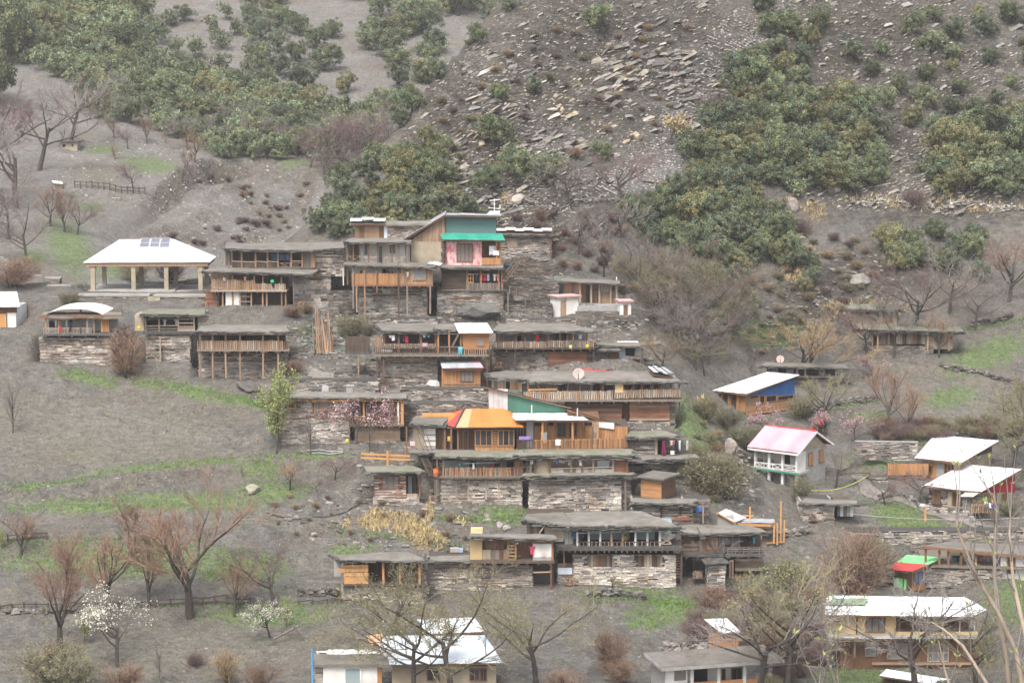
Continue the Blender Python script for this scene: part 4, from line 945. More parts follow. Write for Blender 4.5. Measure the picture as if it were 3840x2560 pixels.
for i in range(2):
    for j in range(6):
        a = 1672 + i * 95; h.box('tin_sheet', a, 812 + j * 10.5, a + 94, 823.5 + j * 10.5, .25 - .012 * (j % 2), .03, 'teal_tin', rws)
h.sheets([(1663, 900, -1.0), (1892, 903, -1.0), (1881, 878, .2), (1651, 874, .2)], 5, ['turq_tin'], 'awning', t=.04)
x0, x1, z0, z1 = h.rect(1671, 905, 1807, 995, 0); h.lb('wall', x0, x1, .02, 5.5, z0, z1, 'pink_paint'); h.window(1712, 912, 1774, 983, 0, 'wood_brown', 'screen', 4, 1, .1); 
for j in range(9): h.box('log_end', 1656 + random.uniform(-5, 3), 907 + j * 9.5, 1675, 911 + j * 9.5, -.12, .4, 'wood_darkh')
h.planks('wall', 1806, 905, 1876, 994, 1.0, 'wood_brown'); h.window(1838, 915, 1862, 960, .95, 'wood_orange', 'glass', 2, 1); h.railing(1807, 1876, 966, 993, -.25, 'wood_orange', gap=.14, w=.13, style='board'); h.post(1862, 905, 993, -.2, 'wood_orange', .13); h.post(1876, 905, 993, -.2, 'wood_orange', .13)
for j in range(6): h.box('log_end', 1806, 910 + j * 14, 1816, 915 + j * 14, -.12, .4, 'wood_darkh')
h.dirt_roof((1656, 1000), (1886, 1003), (1665, 994), (1882, 994), -.9, 1.6, .24)
x0, x1, z0, z1 = h.rect(1655, 1010, 1885, 1090, .8); h.lb('wall', x0, x1, .8, 5.5, z0, z1, 'wood_dark')
h.box('panel', 1658, 1013, 1751, 1086, -.3, .08, 'wood_darkh'); h.box('panel_frame', 1656, 1086, 1751, 1089, -.34, .12, 'wood_tan')
h.window(1753, 1027, 1776, 1060, -.25, 'wood_fresh', 'dark', 2, 2, .08, 'shutter'); h.railing(1752, 1876, 1062, 1088, -.35, 'wood_grey', gap=.14, w=.11, rail='wood_grey')
for px in (1751, 1803, 1870, 1882): h.post(px, 1012, 1088, -.3, 'wood_orange' if px > 1800 else 'wood_tan', .14)
h.beam((1752, 1027, -.3), (1872, 1029, -.3), .03, 'metal_pale', 'clothes_line'); h.floor(1640, 1088, 1885, 1092, -.4, 2, 'slate', False)
h.stonewall(1640, 1092, 1887, 1140, -.1, 5, 2.2, k=1.0)
for a, c, s_ in ((1782, (.04, .06, .12), 'shirt'), (1799, (.62, .20, .10), 'sheet'), (1814, (.55, .03, .12), 'dress'), (1826, (.6, .6, .62), 'trousers'), (1838, (.02, .02, .025), 'sheet'), (1850, (.72, .68, .6), 'shirt'), (1862, (.72, .25, .32), 'shirt')):
    cloth(h, a, 1028, 10, 26, -.36, c, 'garment drying on the line below the pink painted wall', 'washing below the pink wall', shape=s_)
cloth(h, 1834, 922, 26, 34, -.05, (.8, .8, .82), 'large white sheet drying beside the pink wall', None); cloth(h, 1848, 940, 24, 18, -.3, (.85, .85, .88), 'white towel over the balcony beside the pink wall', None)
st = House(None, 'wooden_stair', 'steep wooden stair leaning on the stone terrace beside the pink house', 'stair', frame=(1883, 1060, 199.5, 0))
for dx in (0, 12): st.beam((1884 + dx, 1058, -.2), (1948 + dx, 972, .8), .1, 'wood_brown', 'stringer')
for dx in (-2, 14): st.beam((1882 + dx, 1042, -.2), (1946 + dx, 954, .8), .06, 'wood_grey', 'handrail')
for i in range(9): t = (i + .5) / 9; st.beam((1884 + 64 * t, 1058 - 86 * t, -.2 + t), (1897 + 64 * t, 1058 - 86 * t, -.2 + t), .1, 'wood_grey', 'step')
br = House(None, 'wooden_walkway', 'sloping plank walkway with rail running down the stone terrace', 'walkway', frame=(1880, 1090, 199.2, 0))
br.beam((1878, 1082, 0), (2030, 1132, 0), .16, 'wood_dark', 'deck_beam'); br.beam((1878, 1060, -.2), (1990, 1098, -.2), .07, 'wood_dark', 'handrail')
for i in range(5): br.post(1885 + i * 26, 1062 + i * 9, 1090 + i * 9, -.2, 'wood_grey', .07)
for i in range(2): br.post(1905 + i * 65, 1095 + 22 * i, 1180, 0, 'wood_grey', .1, 'prop')
# --- stone house with tin cover
h = House('backst', 'village_house', 'plain stone house with crumpled white roof sheet and boarded window', 'house')
h.stonewall(1872, 878, 2068, 972, 0, 5, 1.0, k=.95); h.dirt_roof((1860, 876), (2075, 880), (1870, 866), (2070, 868), -.4, 5.0, .18); h.sheets([(1862, 873, -.3), (2068, 877, -.3), (2066, 868, 1.3), (1864, 863, 1.3)], 6, ['white_tin'], 'roof_cover', t=.22)
h.box('window_board', 1903, 890, 1942, 930, -.1, .08, 'wood_pale'); h.post(2066, 880, 966, -.2, 'wood_brown', .12)
# --- terrace walls in the village
TW = [(1890, 990, 2075, 1035, 203, .5, 'upper dark dry stone terrace wall below the crumpled roof sheet'), (1885, 1060, 2095, 1110, 201.3, .45, 'middle dark terrace wall beside the wooden stair'), (1895, 1140, 2070, 1190, 199.6, .55, 'broken dark terrace wall under the sloping walkway'), (2160, 1168, 2335, 1225, 199.8, .78, 'curved stone retaining wall below the white outhouses'),
      (2225, 1236, 2420, 1275, 198, .75, 'low tumbled stone wall above the stacked slates'), (1085, 1352, 1420, 1385, 189.5, .62, 'dark stone terrace wall below the leaning poles'), (1250, 1398, 1440, 1430, 186, .75, 'low terrace wall along the village steps'),
      (1085, 1425, 1420, 1468, 181.8, .72, 'tumbled stone wall above the scalloped roof'), (1500, 1458, 1850, 1500, 179.5, .8, 'stone wall below the small tin roofed hut'), (1545, 1510, 1830, 1560, 177.5, .72, 'stone terrace wall behind the orange roof'), (-80, 1252, 150, 1300, 194.5, .7, 'grey terrace wall below the cream house'),
      (1420, 1195, 1640, 1215, 196, .7, 'dark ledge of stones above the brown gallery roof'), (1900, 1196, 2160, 1216, 196, .7, 'dark ledge of stones above the long picket gallery'), (1380, 1480, 1500, 1500, 180.5, .7, 'short stone step beside the scalloped roof'), (2560, 1870, 2660, 1935, 164.5, .6, 'dark stone bank beside the log barn'), (940, 1480, 1090, 1520, 183, .6, 'mossy stone bank under the dark boulder'), (420, 1385, 560, 1420, 188.5, .6, 'dark stone bank under the vine tangle'), (1090, 1320, 1190, 1360, 191, .6, 'dark stones below the leaning pole bundle'),
      (1230, 1090, 1330, 1150, 201, .6, 'dark stone wall beside the orange stilt balcony'), (3170, 1990, 3840, 2020, 167, .8, 'low stone field wall above the long verandah')]
for a, b2, c, d_, Y, k, lb in TW:
    h = House(None, 'terrace_wall', lb, 'stone wall', frame=(a, d_, Y, 0)); h.stonewall(a, b2, c, d_, 0, 1.6, 1.4, k=k, ragged=.35)
# --- cabin with outhouses
h = House('cabin', 'village_house', 'pale wooden cabin with glazed front on a stone platform', 'house')
h.gallery(2122, 2316, 1062, 1145, 1.1, 'wood_tan'); h.dirt_roof((2100, 1052), (2326, 1062), (2120, 1043), (2318, 1052), -.6, 5.2, .16); h.planks('wall', 2112, 1064, 2172, 1110, .4, 'wood_tan')
for px in (2175, 2217, 2248, 2290, 2312): h.post(px, 1062, 1145, 0, 'wood_pale', .17)
h.window(2254, 1066, 2282, 1093, .3, 'wood_pale', 'glass_pale', 2, 1); h.planks('wall_panel', 2250, 1095, 2312, 1145, .3, ['wood_tanh', 'wood_tan'], True, .2); h.window(2284, 1068, 2308, 1094, .3, 'wood_tan', 'glass', 1, 1)
h.door(2195, 1070, 2213, 1145, 1.04, 'wood_dark', 2); h.planks('wall_panel', 2222, 1085, 2246, 1145, .4, 'wood_brown'); h.post(2312, 1038, 1062, 1.5, 'white_plaster', .09, 'pipe')
h.box('platform', 2165, 1146, 2330, 1172, -1.8, 3.2, 'grey_plaster', down=.4)
for nm, fr, lb, w_, hpy in ((0, (2092, 1190, 199.5, 26), 'larger white outhouse with red edged flat roof and wood door', 1, 0), (1, (2325, 1205, 199.5, 10), 'smaller white outhouse with red edged flat roof at the platform end', 0, 0)):
    o = House(None, 'outhouse', lb, 'outhouse', frame=fr)
    if nm == 0:
        o.lb('wall', .9, 3.0 * .72, 0, 1.6, -.6, 1.78, 'white_plaster'); o.lb('wall', 0, .28, 0, 1.6, -.6, 1.78, 'white_plaster'); o.lb('wall', .28, .9, .12, 1.6, -.6, 1.78, 'white_plaster')
        o.lb('door', .3, .88, .04, .11, 0, 1.5, 'wood_tan'); o.lb('roof', -.2, 2.4, -.2, 1.8, 1.79, 1.93, 'wood_tan'); o.lb('roof_sheet', -.22, 2.42, -.22, 1.82, 1.935, 1.98, 'pink_tin')
    else:
        o.lb('wall', 0, .32, 0, 1.3, -.5, 1.75, 'white_plaster'); o.lb('wall', .75, 1.05, 0, 1.3, -.5, 1.75, 'white_plaster'); o.lb('wall', .32, .75, .15, 1.3, -.5, 1.75, 'white_plaster')
        o.lb('door', .33, .74, .08, .14, 0, 1.5, 'wood_brown'); o.lb('roof', -.15, 1.25, -.2, 1.5, 1.76, 1.9, 'wood_tan'); o.lb('roof_sheet', -.17, 1.27, -.22, 1.52, 1.905, 1.95, 'pink_tin')
# --- middle row, left house
h = House('mleft', 'village_house', 'brown gallery house with laundry and a small box room on its balcony', 'house')
h.gallery(1432, 1800, 1245, 1330, 2.0, 'wood_dark', 4.0); h.dirt_roof((1432, 1238), (1640, 1242), (1402, 1212), (1640, 1214), -.3, 5.5, .26); h.dirt_roof((1630, 1232), (1715, 1236), (1635, 1214), (1715, 1214), -.2, 5.5, .2)
h.box('fascia', 1432, 1243, 1640, 1251, -.2, .14, 'wood_orange')
for px in (1440, 1495, 1578, 1634): h.post(px, 1250, 1330, 0, 'wood_brown', .2)
for px in (1643, 1684, 1728): h.post(px, 1240, 1330, -.2, 'wood_orange', .15)
h.planks('wall_panel', 1405, 1262, 1432, 1320, .0, 'wood_tan'); h.railing(1440, 1635, 1289, 1306, -.1, 'wood_pale', gap=.12, w=.05, rail='wood_tan'); h.railing(1402, 1735, 1299, 1328, -.9, 'wood_dark', gap=.16, w=.06, rail='wood_grey'); h.railing(1738, 1826, 1309, 1331, -.9, 'wood_tan', gap=.17, w=.09, rail='wood_tan')
h.floor(1398, 1329, 1832, 1337, -1.0, 3.2, 'wood_grey', True); 
h.stonewall(1428, 1340, 1640, 1440, .3, 5, 1.2, k=.92); h.stonewall(1640, 1340, 1800, 1440, .9, 4.4, 1.2, k=.7)
for py in (1352, 1372, 1392): h.box('wall_timber', 1430, py, 1640, py + 3, .24, .1, 'wood_grey')
for px in (1414, 1438, 1826): h.post(px, 1338, 1400, -.7, 'wood_brown', .13, 'stilt', down=1.0)
h.beam((1645, 1250, -.2), (1720, 1252, -.2), .05, 'metal_pale', 'clothes_line'); h.beam((1695, 1300, -.4), (1722, 1248, -.4), .16, 'wood_grey', 'brace')
bx = h.planks('box_room', 1735, 1252, 1834, 1309, -.95, 'wood_orangeh', True, .16, thick=1.2); h.window(1787, 1272, 1816, 1296, -1.0, 'wood_tan', 'glass_pale', 1, 1)
h.sheets([(1722, 1250, -1.5), (1849, 1250, -1.5), (1826, 1213, 1.2), (1705, 1210, 1.2)], 4, ['white_tin'], 'box_roof')
for a, w_, hh, y, c, lb, s_ in ((1458, 12, 10, -.1, (.8, .8, .8), 0, 'shirt'), (1469, 12, 22, -.1, (.75, .73, .7), 0, 'sheet'), (1482, 11, 20, -.1, (.03, .03, .07), 0, 'sheet'), (1510, 9, 26, -.1, (.10, .03, .10), 0, 'sheet'), (1519, 12, 32, -.1, (.45, .03, .04), 0, 'sheet'), (1585, 12, 9, -.1, (.8, .8, .82), 0, 'shirt'), (1602, 11, 9, -.1, (.12, .5, .58), 0, 'shirt')):
    cloth(h, a, 1256, w_, hh, y, c, 'garment on the gallery line beside the box room', 'washing beside the box room', shape=s_)
cloth(h, 1583, 1286, 21, 16, -.2, (.5, .36, .36), 'dusty pink towel over the lattice rail', None); cloth(h, 1716, 1301, 21, 32, -1.05, (.10, .48, .55), 'turquoise overall drying over the dark railing', None, shape='trousers')
mb = MB(); a = h.wp(1428, 1318, -.6); b2 = h.wp(1473, 1318, -.6); mb.tube([a, a + (b2 - a) * .06, a + (b2 - a) * .94, b2], [.1, .19, .19, .1], 10, cap=True); tag(mb.build('water_tank', ['metal_pale'], None, True), 'white capsule shaped water tank lying behind the dark railing', 'water tank')
h = House(None, 'animal_pen', 'dark picket pen on a stone ledge beside the brown gallery house', 'pen', frame=(1296, 1325, 184.5, 0))
h.railing(1296, 1386, 1290, 1323, 0, 'wood_dark', gap=.16, w=.07, rail='wood_dark'); h.box('wall', 1300, 1262, 1384, 1320, 1.2, .3, 'wood_dark'); h.floor(1294, 1323, 1388, 1329, -.2, 2.2, 'slate', False); h.post(1344, 1328, 1395, -.1, 'wood_tan', .12, 'stilt', down=.4)
for px in (1297, 1322, 1385): h.post(px, 1262, 1323, .05, 'wood_dark', .1)
# --- tin roofed hut
h = House('hut', 'hut', 'small orange wooden hut with grey and pink tin roof', 'hut')
h.planks('wall', 1656, 1385, 1802, 1454, 0, 'wood_orange', False, .16, thick=2.0); h.window(1727, 1390, 1775, 1431, -.05, 'wood_brown', 'screen', 3, 1); h.box('sill_board', 1662, 1436, 1802, 1440, -.06, .05, 'wood_tan')
h.sheets([(1660, 1382, -.5), (1812, 1380, -.5), (1795, 1352, 2.2), (1651, 1354, 2.2)], 5, ['grey_tin', 'grey_tin', 'grey_tin', 'grey_tin', 'pink_tin']); h.box('fascia', 1662, 1383, 1811, 1389, -.42, .1, 'wood_red')
# --- middle row, right house
h = House('mright', 'village_house', 'long gallery house with pale pickets above dark stone and a rust red panel', 'house')
h.gallery(1862, 2205, 1243, 1303, 1.6, 'grey_plaster'); h.dirt_roof((1850, 1240), (2236, 1238), (1870, 1213), (2130, 1214), -.6, 6.0, .22); h.box('fascia', 1858, 1243, 2215, 1249, -.4, .12, 'wood_brown')
for px in (1862, 1886, 1934, 1968, 2014, 2052, 2058, 2100, 2128, 2150, 2201): h.post(px, 1246, 1303, -.1, 'wood_orange' if px == 2150 else 'wood_brown', .14)
h.beam((1865, 1257, -.1), (2010, 1252, -.1), .05, 'wood_pale', 'pole'); h.railing(1850, 2050, 1280, 1304, -.35, ['wood_pale', 'wood_tan', 'wood_grey'], gap=.16, w=.11); h.railing(2052, 2228, 1277, 1302, -.35, ['wood_pale', 'wood_tan', 'wood_grey'], gap=.16, w=.11)
h.floor(1846, 1304, 2232, 1310, -.45, 2.5, 'wood_dark', True); h.stonewall(1840, 1316, 2058, 1380, .5, 5, 1.0, k=.6, hmin=.1, hmax=.24); h.planks('wall', 2056, 1318, 2200, 1378, .3, 'wood_red', True, .25, thick=3); h.stonewall(2200, 1316, 2232, 1380, .6, 4.5, 1, k=.55)
for px in (1841, 1932, 2226): h.post(px, 1310, 1390, -.2, 'wood_dark', .16, 'stilt', down=.5)
for a in (1940, 2085, 2110): h.hole(a, 1250, a + 14, 1292, 1.6)
h.box('panel', 1905, 1320, 1926, 1352, .4, .05, 'wood_grey')
cloth(h, 2009, 1249, 11, 28, -.2, (.62, .02, .02), 'scarlet garment hanging on the long pale picket gallery', None, shape='dress'); cloth(h, 2092, 1250, 24, 26, .2, (.05, .055, .07), 'dark blue washing in the long pale picket gallery', None)
cloth(h, 2167, 1252, 17, 20, -.2, (.52, .56, .62), 'pale blue shirt at the end of the long pale picket gallery', None, shape='shirt')
# --- small houses at the east end of the row
h = House('mside', 'village_house', 'low dark lean-to rooms with thin slab roofs at the slope edge', 'house')
h.dirt_roof((2235, 1292), (2400, 1297), (2240, 1282), (2415, 1284), -.4, 4.5, .16); h.dirt_roof((2400, 1292), (2480, 1286), (2405, 1282), (2470, 1280), .2, 3.5, .12); h.box('fascia', 2290, 1293, 2402, 1299, -.3, .14, 'wood_tan')
h.box('wall', 2322, 1298, 2402, 1345, .6, 3.8, 'blue_tin', down=1.6); h.hole(2345, 1302, 2380, 1334, .6); h.post(2384, 1298, 1345, .2, 'wood_pale', .14)
h.dirt_roof((2222, 1310), (2325, 1309), (2232, 1302), (2320, 1301), -.7, 2.0, .12); h.stonewall(2232, 1313, 2320, 1380, .2, 4, .8, k=.8); h.planks('wall_panel', 2282, 1318, 2316, 1370, .05, 'wood_brown'); h.planks('wall_panel', 2320, 1345, 2400, 1380, .3, ['wood_dark', 'wood_red'], False, .16); h.railing(2362, 2402, 1334, 1348, .1, 'wood_pale', style='cross')
for px in (2227, 2274, 2318, 2410): h.post(px, 1305, 1395, -.3, 'wood_dark', .12, down=.4)
h.planks('yard_fence', 2400, 1366, 2470, 1390, .5, 'wood_dark', False, .2)
# --- big gallery house
h = House('big', 'village_house', 'largest gallery house with long pale picket railing and satellite dish on the roof', 'house')
h.gallery(1955, 2545, 1432, 1500, 1.9, 'grey_plaster', 4.5); h.dirt_roof((1990, 1427), (2558, 1427), (1960, 1390), (2470, 1390), -.7, 7.2, .24); h.dirt_roof((1842, 1413), (2000, 1424), (1820, 1394), (1990, 1391), -.2, 6.2, .26)
h.box('fascia', 1992, 1431, 2550, 1438, -.45, .14, 'wood_brown')
for px in (1980, 2018, 2053, 2083, 2130, 2175, 2217, 2260, 2306, 2338, 2374, 2408, 2443, 2476, 2515, 2547): h.post(px, 1436, 1500, -.25, 'wood_brown', .14)
h.railing(1962, 2300, 1467, 1498, -.45, ['wood_pale', 'wood_pale', 'wood_tan'], gap=.185, w=.135, pyt2=1464, pyb2=1499); h.railing(2302, 2552, 1462, 1493, -.45, ['wood_pale', 'wood_pale', 'wood_tan'], gap=.185, w=.135, pyt2=1458, pyb2=1488)
h.floor(1955, 1498, 2556, 1506, -.6, 2.8, 'wood_grey', True, step=1.0); h.beam((1982, 1461, -.35), (2090, 1458, -.35), .14, 'wood_fresh', 'rail'); h.box('screen_cloth', 2307, 1438, 2337, 1472, -.5, .04, 'yellow_plaster')
for a, b2 in ((2095, 2120), (2225, 2250), (2265, 2300), (2345, 2370), (2385, 2402), (2412, 2440), (2450, 2472)): h.window(a, 1440, b2, 1466, 1.86, 'wood_brown', 'glass', 1, 1)
h.planks('wall', 1843, 1428, 1952, 1462, .4, ['wood_tan', 'wood_orange', 'wood_grey'], False, .25, thick=4); h.hole(1898, 1430, 1912, 1458, .38)
h.planks('wall', 2125, 1512, 2332, 1580, .25, ['wood_red', 'wood_red', 'wood_red', 'wood_darkh'], True, .22, thick=5); h.planks('wall', 2361, 1508, 2511, 1577, .15, ['wood_red', 'wood_red', 'wood_tanh', 'wood_red'], True, .21, thick=5); h.planks('wall', 2332, 1510, 2361, 1575, 1.0, 'wood_brown', False, .25, thick=4)
h.stonewall(2125, 1579, 2511, 1612, .25, 5, 1.2, k=.85); h.stonewall(2511, 1508, 2532, 1600, .5, 4, 1.2, k=.7); h.post(2548, 1500, 1575, -.3, 'metal_dark', .08, 'pipe'); h.sheets([(2450, 1405, .2), (2524, 1416, .2), (2490, 1392, 3.5), (2428, 1394, 3.5)], 4, ['blue_tin', 'grey_tin'], 'loose_sheet', t=.24)
mb = MB(); q0 = Vector((h.p(2186, 1388, 5)[0], 5, h.p(2186, 1388, 5)[1])); q1 = Vector((h.p(2291, 1402, 3.2)[0], 3.2, h.p(2291, 1402, 3.2)[1] + .06)); nn = 14
for i in range(nn + 1):
    w = q0.lerp(q1, i / nn); e = .28 * (1 - i / nn * .6)
    for dy, dz in ((-e, .03), (0, .16 + .08 * math.sin(i * 1.9)), (e, .03)): mb.v.append((w.x, w.y + dy, w.z + dz))
mb.f = [[i * 3 + a, i * 3 + a + 1, i * 3 + a + 4, i * 3 + a + 3] for i in range(nn) for a in (0, 1)]; mb.t = [(1, 1, 1)] * len(mb.f); mb.mi = [0] * len(mb.f)
o = mb.build('tarpaulin', [cmat((.62, .04, .05))], None, True); o.matrix_world = h.M; tag(o, 'crumpled red plastic sheet lying behind the satellite dish', 'tarpaulin')
# --- house with scalloped fascia
h = House('scallop', 'village_house', 'flat roofed stone house with scalloped orange fascia and lattice gallery', 'house')
h.dirt_roof((1066, 1488), (1522, 1490), (1100, 1466), (1522, 1474), -.5, 6.0, .2); fa = h.solid('fascia', 1063, 1492, 1520, 1503, -.5, .06, 'wood_fresh')
x0, x1, z0, z1 = h.rect(1063, 1492, 1520, 1503, -.5); n = 44
for i in range(n):
    a = x0 + (x1 - x0) * i / n; w_ = (x1 - x0) / n; mb = MB(); mb.add([(a, -.52, z0 + .02), (a + w_, -.52, z0 + .02), (a + w_ * .5, -.52, z0 - .09), (a, -.47, z0 + .02), (a + w_, -.47, z0 + .02), (a + w_ * .5, -.47, z0 - .09)], [(0, 2, 1), (3, 4, 5), (0, 3, 5, 2), (1, 2, 5, 4)]); mb.build('scallop', ['wood_fresh'], fa)
h.stonewall(1058, 1507, 1310, 1640, 0, 5.5, 1.2, holes=((1077, 1510, 1111, 1533), (1176, 1503, 1252, 1567)), k=1.12); h.window(1077, 1510, 1111, 1533, .0, 'wood_orange', 'glass', 1, 1, .12); h.window(1177, 1503, 1252, 1567, 0, 'wood_orange', 'glass_pale', 3, 2, .1)
h.box('wall_timber', 1058, 1565, 1310, 1569, -.07, .1, 'wood_red'); h.box('wall_timber', 1058, 1545, 1176, 1548, -.07, .1, 'wood_grey')
h.gallery(1310, 1512, 1508, 1592, 1.3, 'wood_brown', 4.0)
for a, b2 in ((1318, 1352), (1372, 1390), (1410, 1428), (1452, 1468)): h.window(a, 1515, b2, 1554, 1.25, 'white_plaster', 'glass_pale', 1, 2)
h.planks('wall_panel', 1470, 1512, 1492, 1556, 1.1, 'wood_fresh'); 
for px, m, w_ in ((1312, 'wood_orange', .14), (1364, 'wood_orange', .14), (1433, 'wood_orange', .14), (1493, 'white_plaster', .16), (1508, 'wood_fresh', .24)): h.post(px, 1507, 1592, -.2, m, w_)
h.railing(1312, 1500, 1559, 1591, -.28, 'wood_tan', gap=.13, w=.07, rail='wood_tan'); lt = h.solid('lattice_rails', 1312, 1566, 1500, 1567.5, -.26, .03, 'wood_tan')
for py in (1571, 1577, 1583): h.box('lattice_bar', 1312, py, 1500, py + 1.8, -.25, .03, 'wood_tan', lt)
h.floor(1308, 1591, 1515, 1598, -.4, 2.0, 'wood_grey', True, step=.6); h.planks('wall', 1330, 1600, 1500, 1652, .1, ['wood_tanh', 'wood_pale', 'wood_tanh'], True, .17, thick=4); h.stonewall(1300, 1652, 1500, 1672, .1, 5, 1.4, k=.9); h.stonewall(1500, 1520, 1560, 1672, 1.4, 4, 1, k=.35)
# --- green gabled house
h = House('green', 'village_house', 'orange timber house with dark green gable wall and sloping white tin roof', 'house')
Db = 3.2
h.poly('gable', [(1904, 1463), (2122, 1530), (2122, 1549), (1904, 1549)], Db, .08, 'green_wall'); h.planks('gable_panel', 1832, 1458, 1904, 1547, Db - .02, 'blue_tin' if False else 'pink_panel' if False else 'metal_pale', False, .35)
def slope_roof(a, b2, yf, D, n, ms, **kw):
    pa = Vector((h.p(*a, yf)[0], yf, h.p(*a, yf)[1])); pb = Vector((h.p(*b2, yf)[0], yf, h.p(*b2, yf)[1]))
    r = h.sheets_l([pa, pb, pb + Vector((0, D, -.19 * D)), pa + Vector((0, D, -.19 * D))], n, ms, split='v', **kw); h.bar(pa + Vector((0, .04, -.07)), pb + Vector((0, .04, -.07)), .1, 'wood_brown', 'bargeboard'); return r
slope_roof((1815, 1449), (2142, 1527), Db - .3, 4.0, 3, ['grey_tin', 'white_tin']); slope_roof((2126, 1534), (2361, 1605), 1.2, 5, 3, ['grey_tin', 'white_tin'])
h.poly('gable', [(2128, 1540), (2350, 1605), (2128, 1605)], 1.5, .08, 'wood_brown')
h.sheets([(1937, 1577, -.7), (2206, 1577, -.7), (2165, 1550, Db - .1), (1905, 1548, Db - .1)], 7, ['blue_tin', 'blue_tin', 'white_tin']); h.box('fascia', 1938, 1577, 2204, 1582, -.6, .1, 'wood_orange')
x0, x1, z0, z1 = h.rect(1937, 1580, 2250, 1688, 1.0); h.lb('wall', x0, x1, 1.25, 6.0, z0, z1 + .1, 'wood_brown')
h.planks('wall_panel', 2000, 1580, 2225, 1686, 1.1, 'wood_orange', False, .22); h.box('wall_panel', 1975, 1580, 2000, 1686, 1.0, .1, 'metal_pale')
h.window(1939, 1598, 1975, 1640, 1.0, 'wood_orange', 'glass', 3, 1); h.window(2088, 1582, 2124, 1638, 1.02, 'wood_brown', 'glass', 2, 1); h.window(2134, 1582, 2146, 1640, 1.02, 'wood_brown', 'glass', 1, 1); h.window(2152, 1582, 2165, 1636, 1.02, 'wood_brown', 'glass', 1, 1)
for a, b2 in ((2003, 2030), (2054, 2076), (2191, 2222)): h.door(a, 1596, b2, 1686, 1.03, 'wood_orange', 3, 'wood_tan'); h.hole(a + 2, 1582, b2 - 2, 1595, 1.06, 'fanlight')
h.planks('wall_panel', 2225, 1582, 2247, 1686, .9, 'wood_pale', True, .2); h.planks('wall', 2247, 1600, 2354, 1690, .2, 'wood_orange', False, .2, thick=4); h.sheets([(2247, 1602, .1), (2302, 1608, .1), (2302, 1584, .12), (2247, 1582, .12)], 2, ['blue_tin'], 'tin_patch')
for px in (2034, 2147, 2242): h.post(px, 1580, 1688, -.35, 'wood_orange', .16)
h.railing(1936, 2000, 1647, 1682, -.55, 'wood_dark', gap=.12, w=.07, rail='wood_dark'); h.railing(2001, 2354, 1650, 1684, -.55, ['wood_brown', 'wood_orange'], gap=.135, w=.07, rail='wood_orange', pyt2=1643, pyb2=1678)
h.dirt_roof((1935, 1694), (2378, 1690), (1935, 1684), (2360, 1681), -1.3, 2.2, .2, 'moss_roof')
for a, b2 in ((2060, 1548), (2165, 1560)): h.post(a - 66 if a < 2100 else a, b2 - 30, b2 + 12, Db - .4 if a < 2100 else 1, 'metal_pale', .08, 'stove_pipe')
cloth(h, 1946, 1636, 47, 13, -.62, (.30, .20, .48), 'purple cloth folded over the dark railing', None); cloth(h, 2083, 1647, 20, 24, -.64, (.78, .77, .75), 'white towel over the orange railing', None); cloth(h, 2028, 1620, 24, 42, .6, (.7, .69, .66), 'white cloth hanging at the orange timber doors', None)
# --- orange hipped roof house
h = House('orange', 'village_house', 'timber house with bright orange hipped roof patched in red', 'house')
A = Vector((h.p(1706, 1604, -.7)[0], -.7, h.p(1706, 1604, -.7)[1])); B = Vector((h.p(1962, 1596, -.7)[0], -.7, A.z + .05)); RL = Vector((h.p(1742, 1533, 2.4)[0], 2.4, h.p(1742, 1533, 2.4)[1])); RR = Vector((h.p(1886, 1535, 2.4)[0], 2.4, RL.z)); L = Vector((h.p(1634, 1592, 1.6)[0], 2.4, A.z)); Cc = Vector((B.x, 5.2, A.z)); Dd = Vector((L.x, 5.2, A.z))
h.sheets_l([A, B, RR, RL], 5, ['peach_tin', 'orange_tin', 'orange_tin', 'orange_tin', 'orange_tin'], 'roof'); h.sheets_l([L, A, RL, RL + Vector((-.02, 0, 0))], 4, ['orange_tin', 'orange_tin', 'red_tin', 'red_tin'], 'roof'); h.sheets_l([Dd, L, RL, RL + Vector((-.02, .02, 0))], 2, ['red_tin'], 'roof'); h.sheets_l([B, Cc, RR + Vector((0, .02, 0)), RR], 3, ['orange_tin'], 'roof'); h.sheets_l([Cc, Dd, RL, RR], 4, ['orange_tin'], 'roof')
h.bar(A + Vector((0, -.02, .08)), RL + Vector((0, 0, .1)), .14, 'slate', 'hip_ridge')
x0, x1, z0, z1 = h.rect(1640, 1603, 1930, 1690, 1.2); h.lb('wall', x0, x1, 1.2, 5, z0, z1, 'wood_brown')
for a, b2 in ((1790, 1795), (1845, 1850), (1925, 1930)): h.box('rafter_end', a, 1599, b2, 1607, -.6, .7, 'wood_pale')
w_ = h.window(1780, 1610, 1846, 1672, -.1, 'wood_orange', 'glass', 3, 1, .09); h.window(1867, 1610, 1929, 1672, -.1, 'wood_orange', 'glass', 3, 1, .09); pn_ = h.solid('carved_panel', 1846, 1608, 1867, 1672, -.12, .1, 'wood_orange')
for j in range(6):
    for i in range(2): h.box('slot', 1849 + i * 9, 1614 + j * 9.5, 1855.5 + i * 9, 1618 + j * 9.5, -.135, .03, 'dark', pn_)
h.planks('wall_base', 1780, 1671, 1929, 1690, -.08, 'wood_orange', False, .4); h.lb('wall', h.p(1782, 1650, 0)[0], h.p(1927, 1650, 0)[0], .02, 1.3, z0, z1, 'wood_dark')
h.door(1640, 1610, 1668, 1680, 1.1, 'wood_tan', 3); h.door(1735, 1612, 1757, 1686, 1.1, 'wood_brown', 2); h.hole(1697, 1612, 1715, 1684, 1.2)
for px in (1668, 1692, 1717): h.post(px, 1604, 1690, -.2, 'wood_brown', .14)
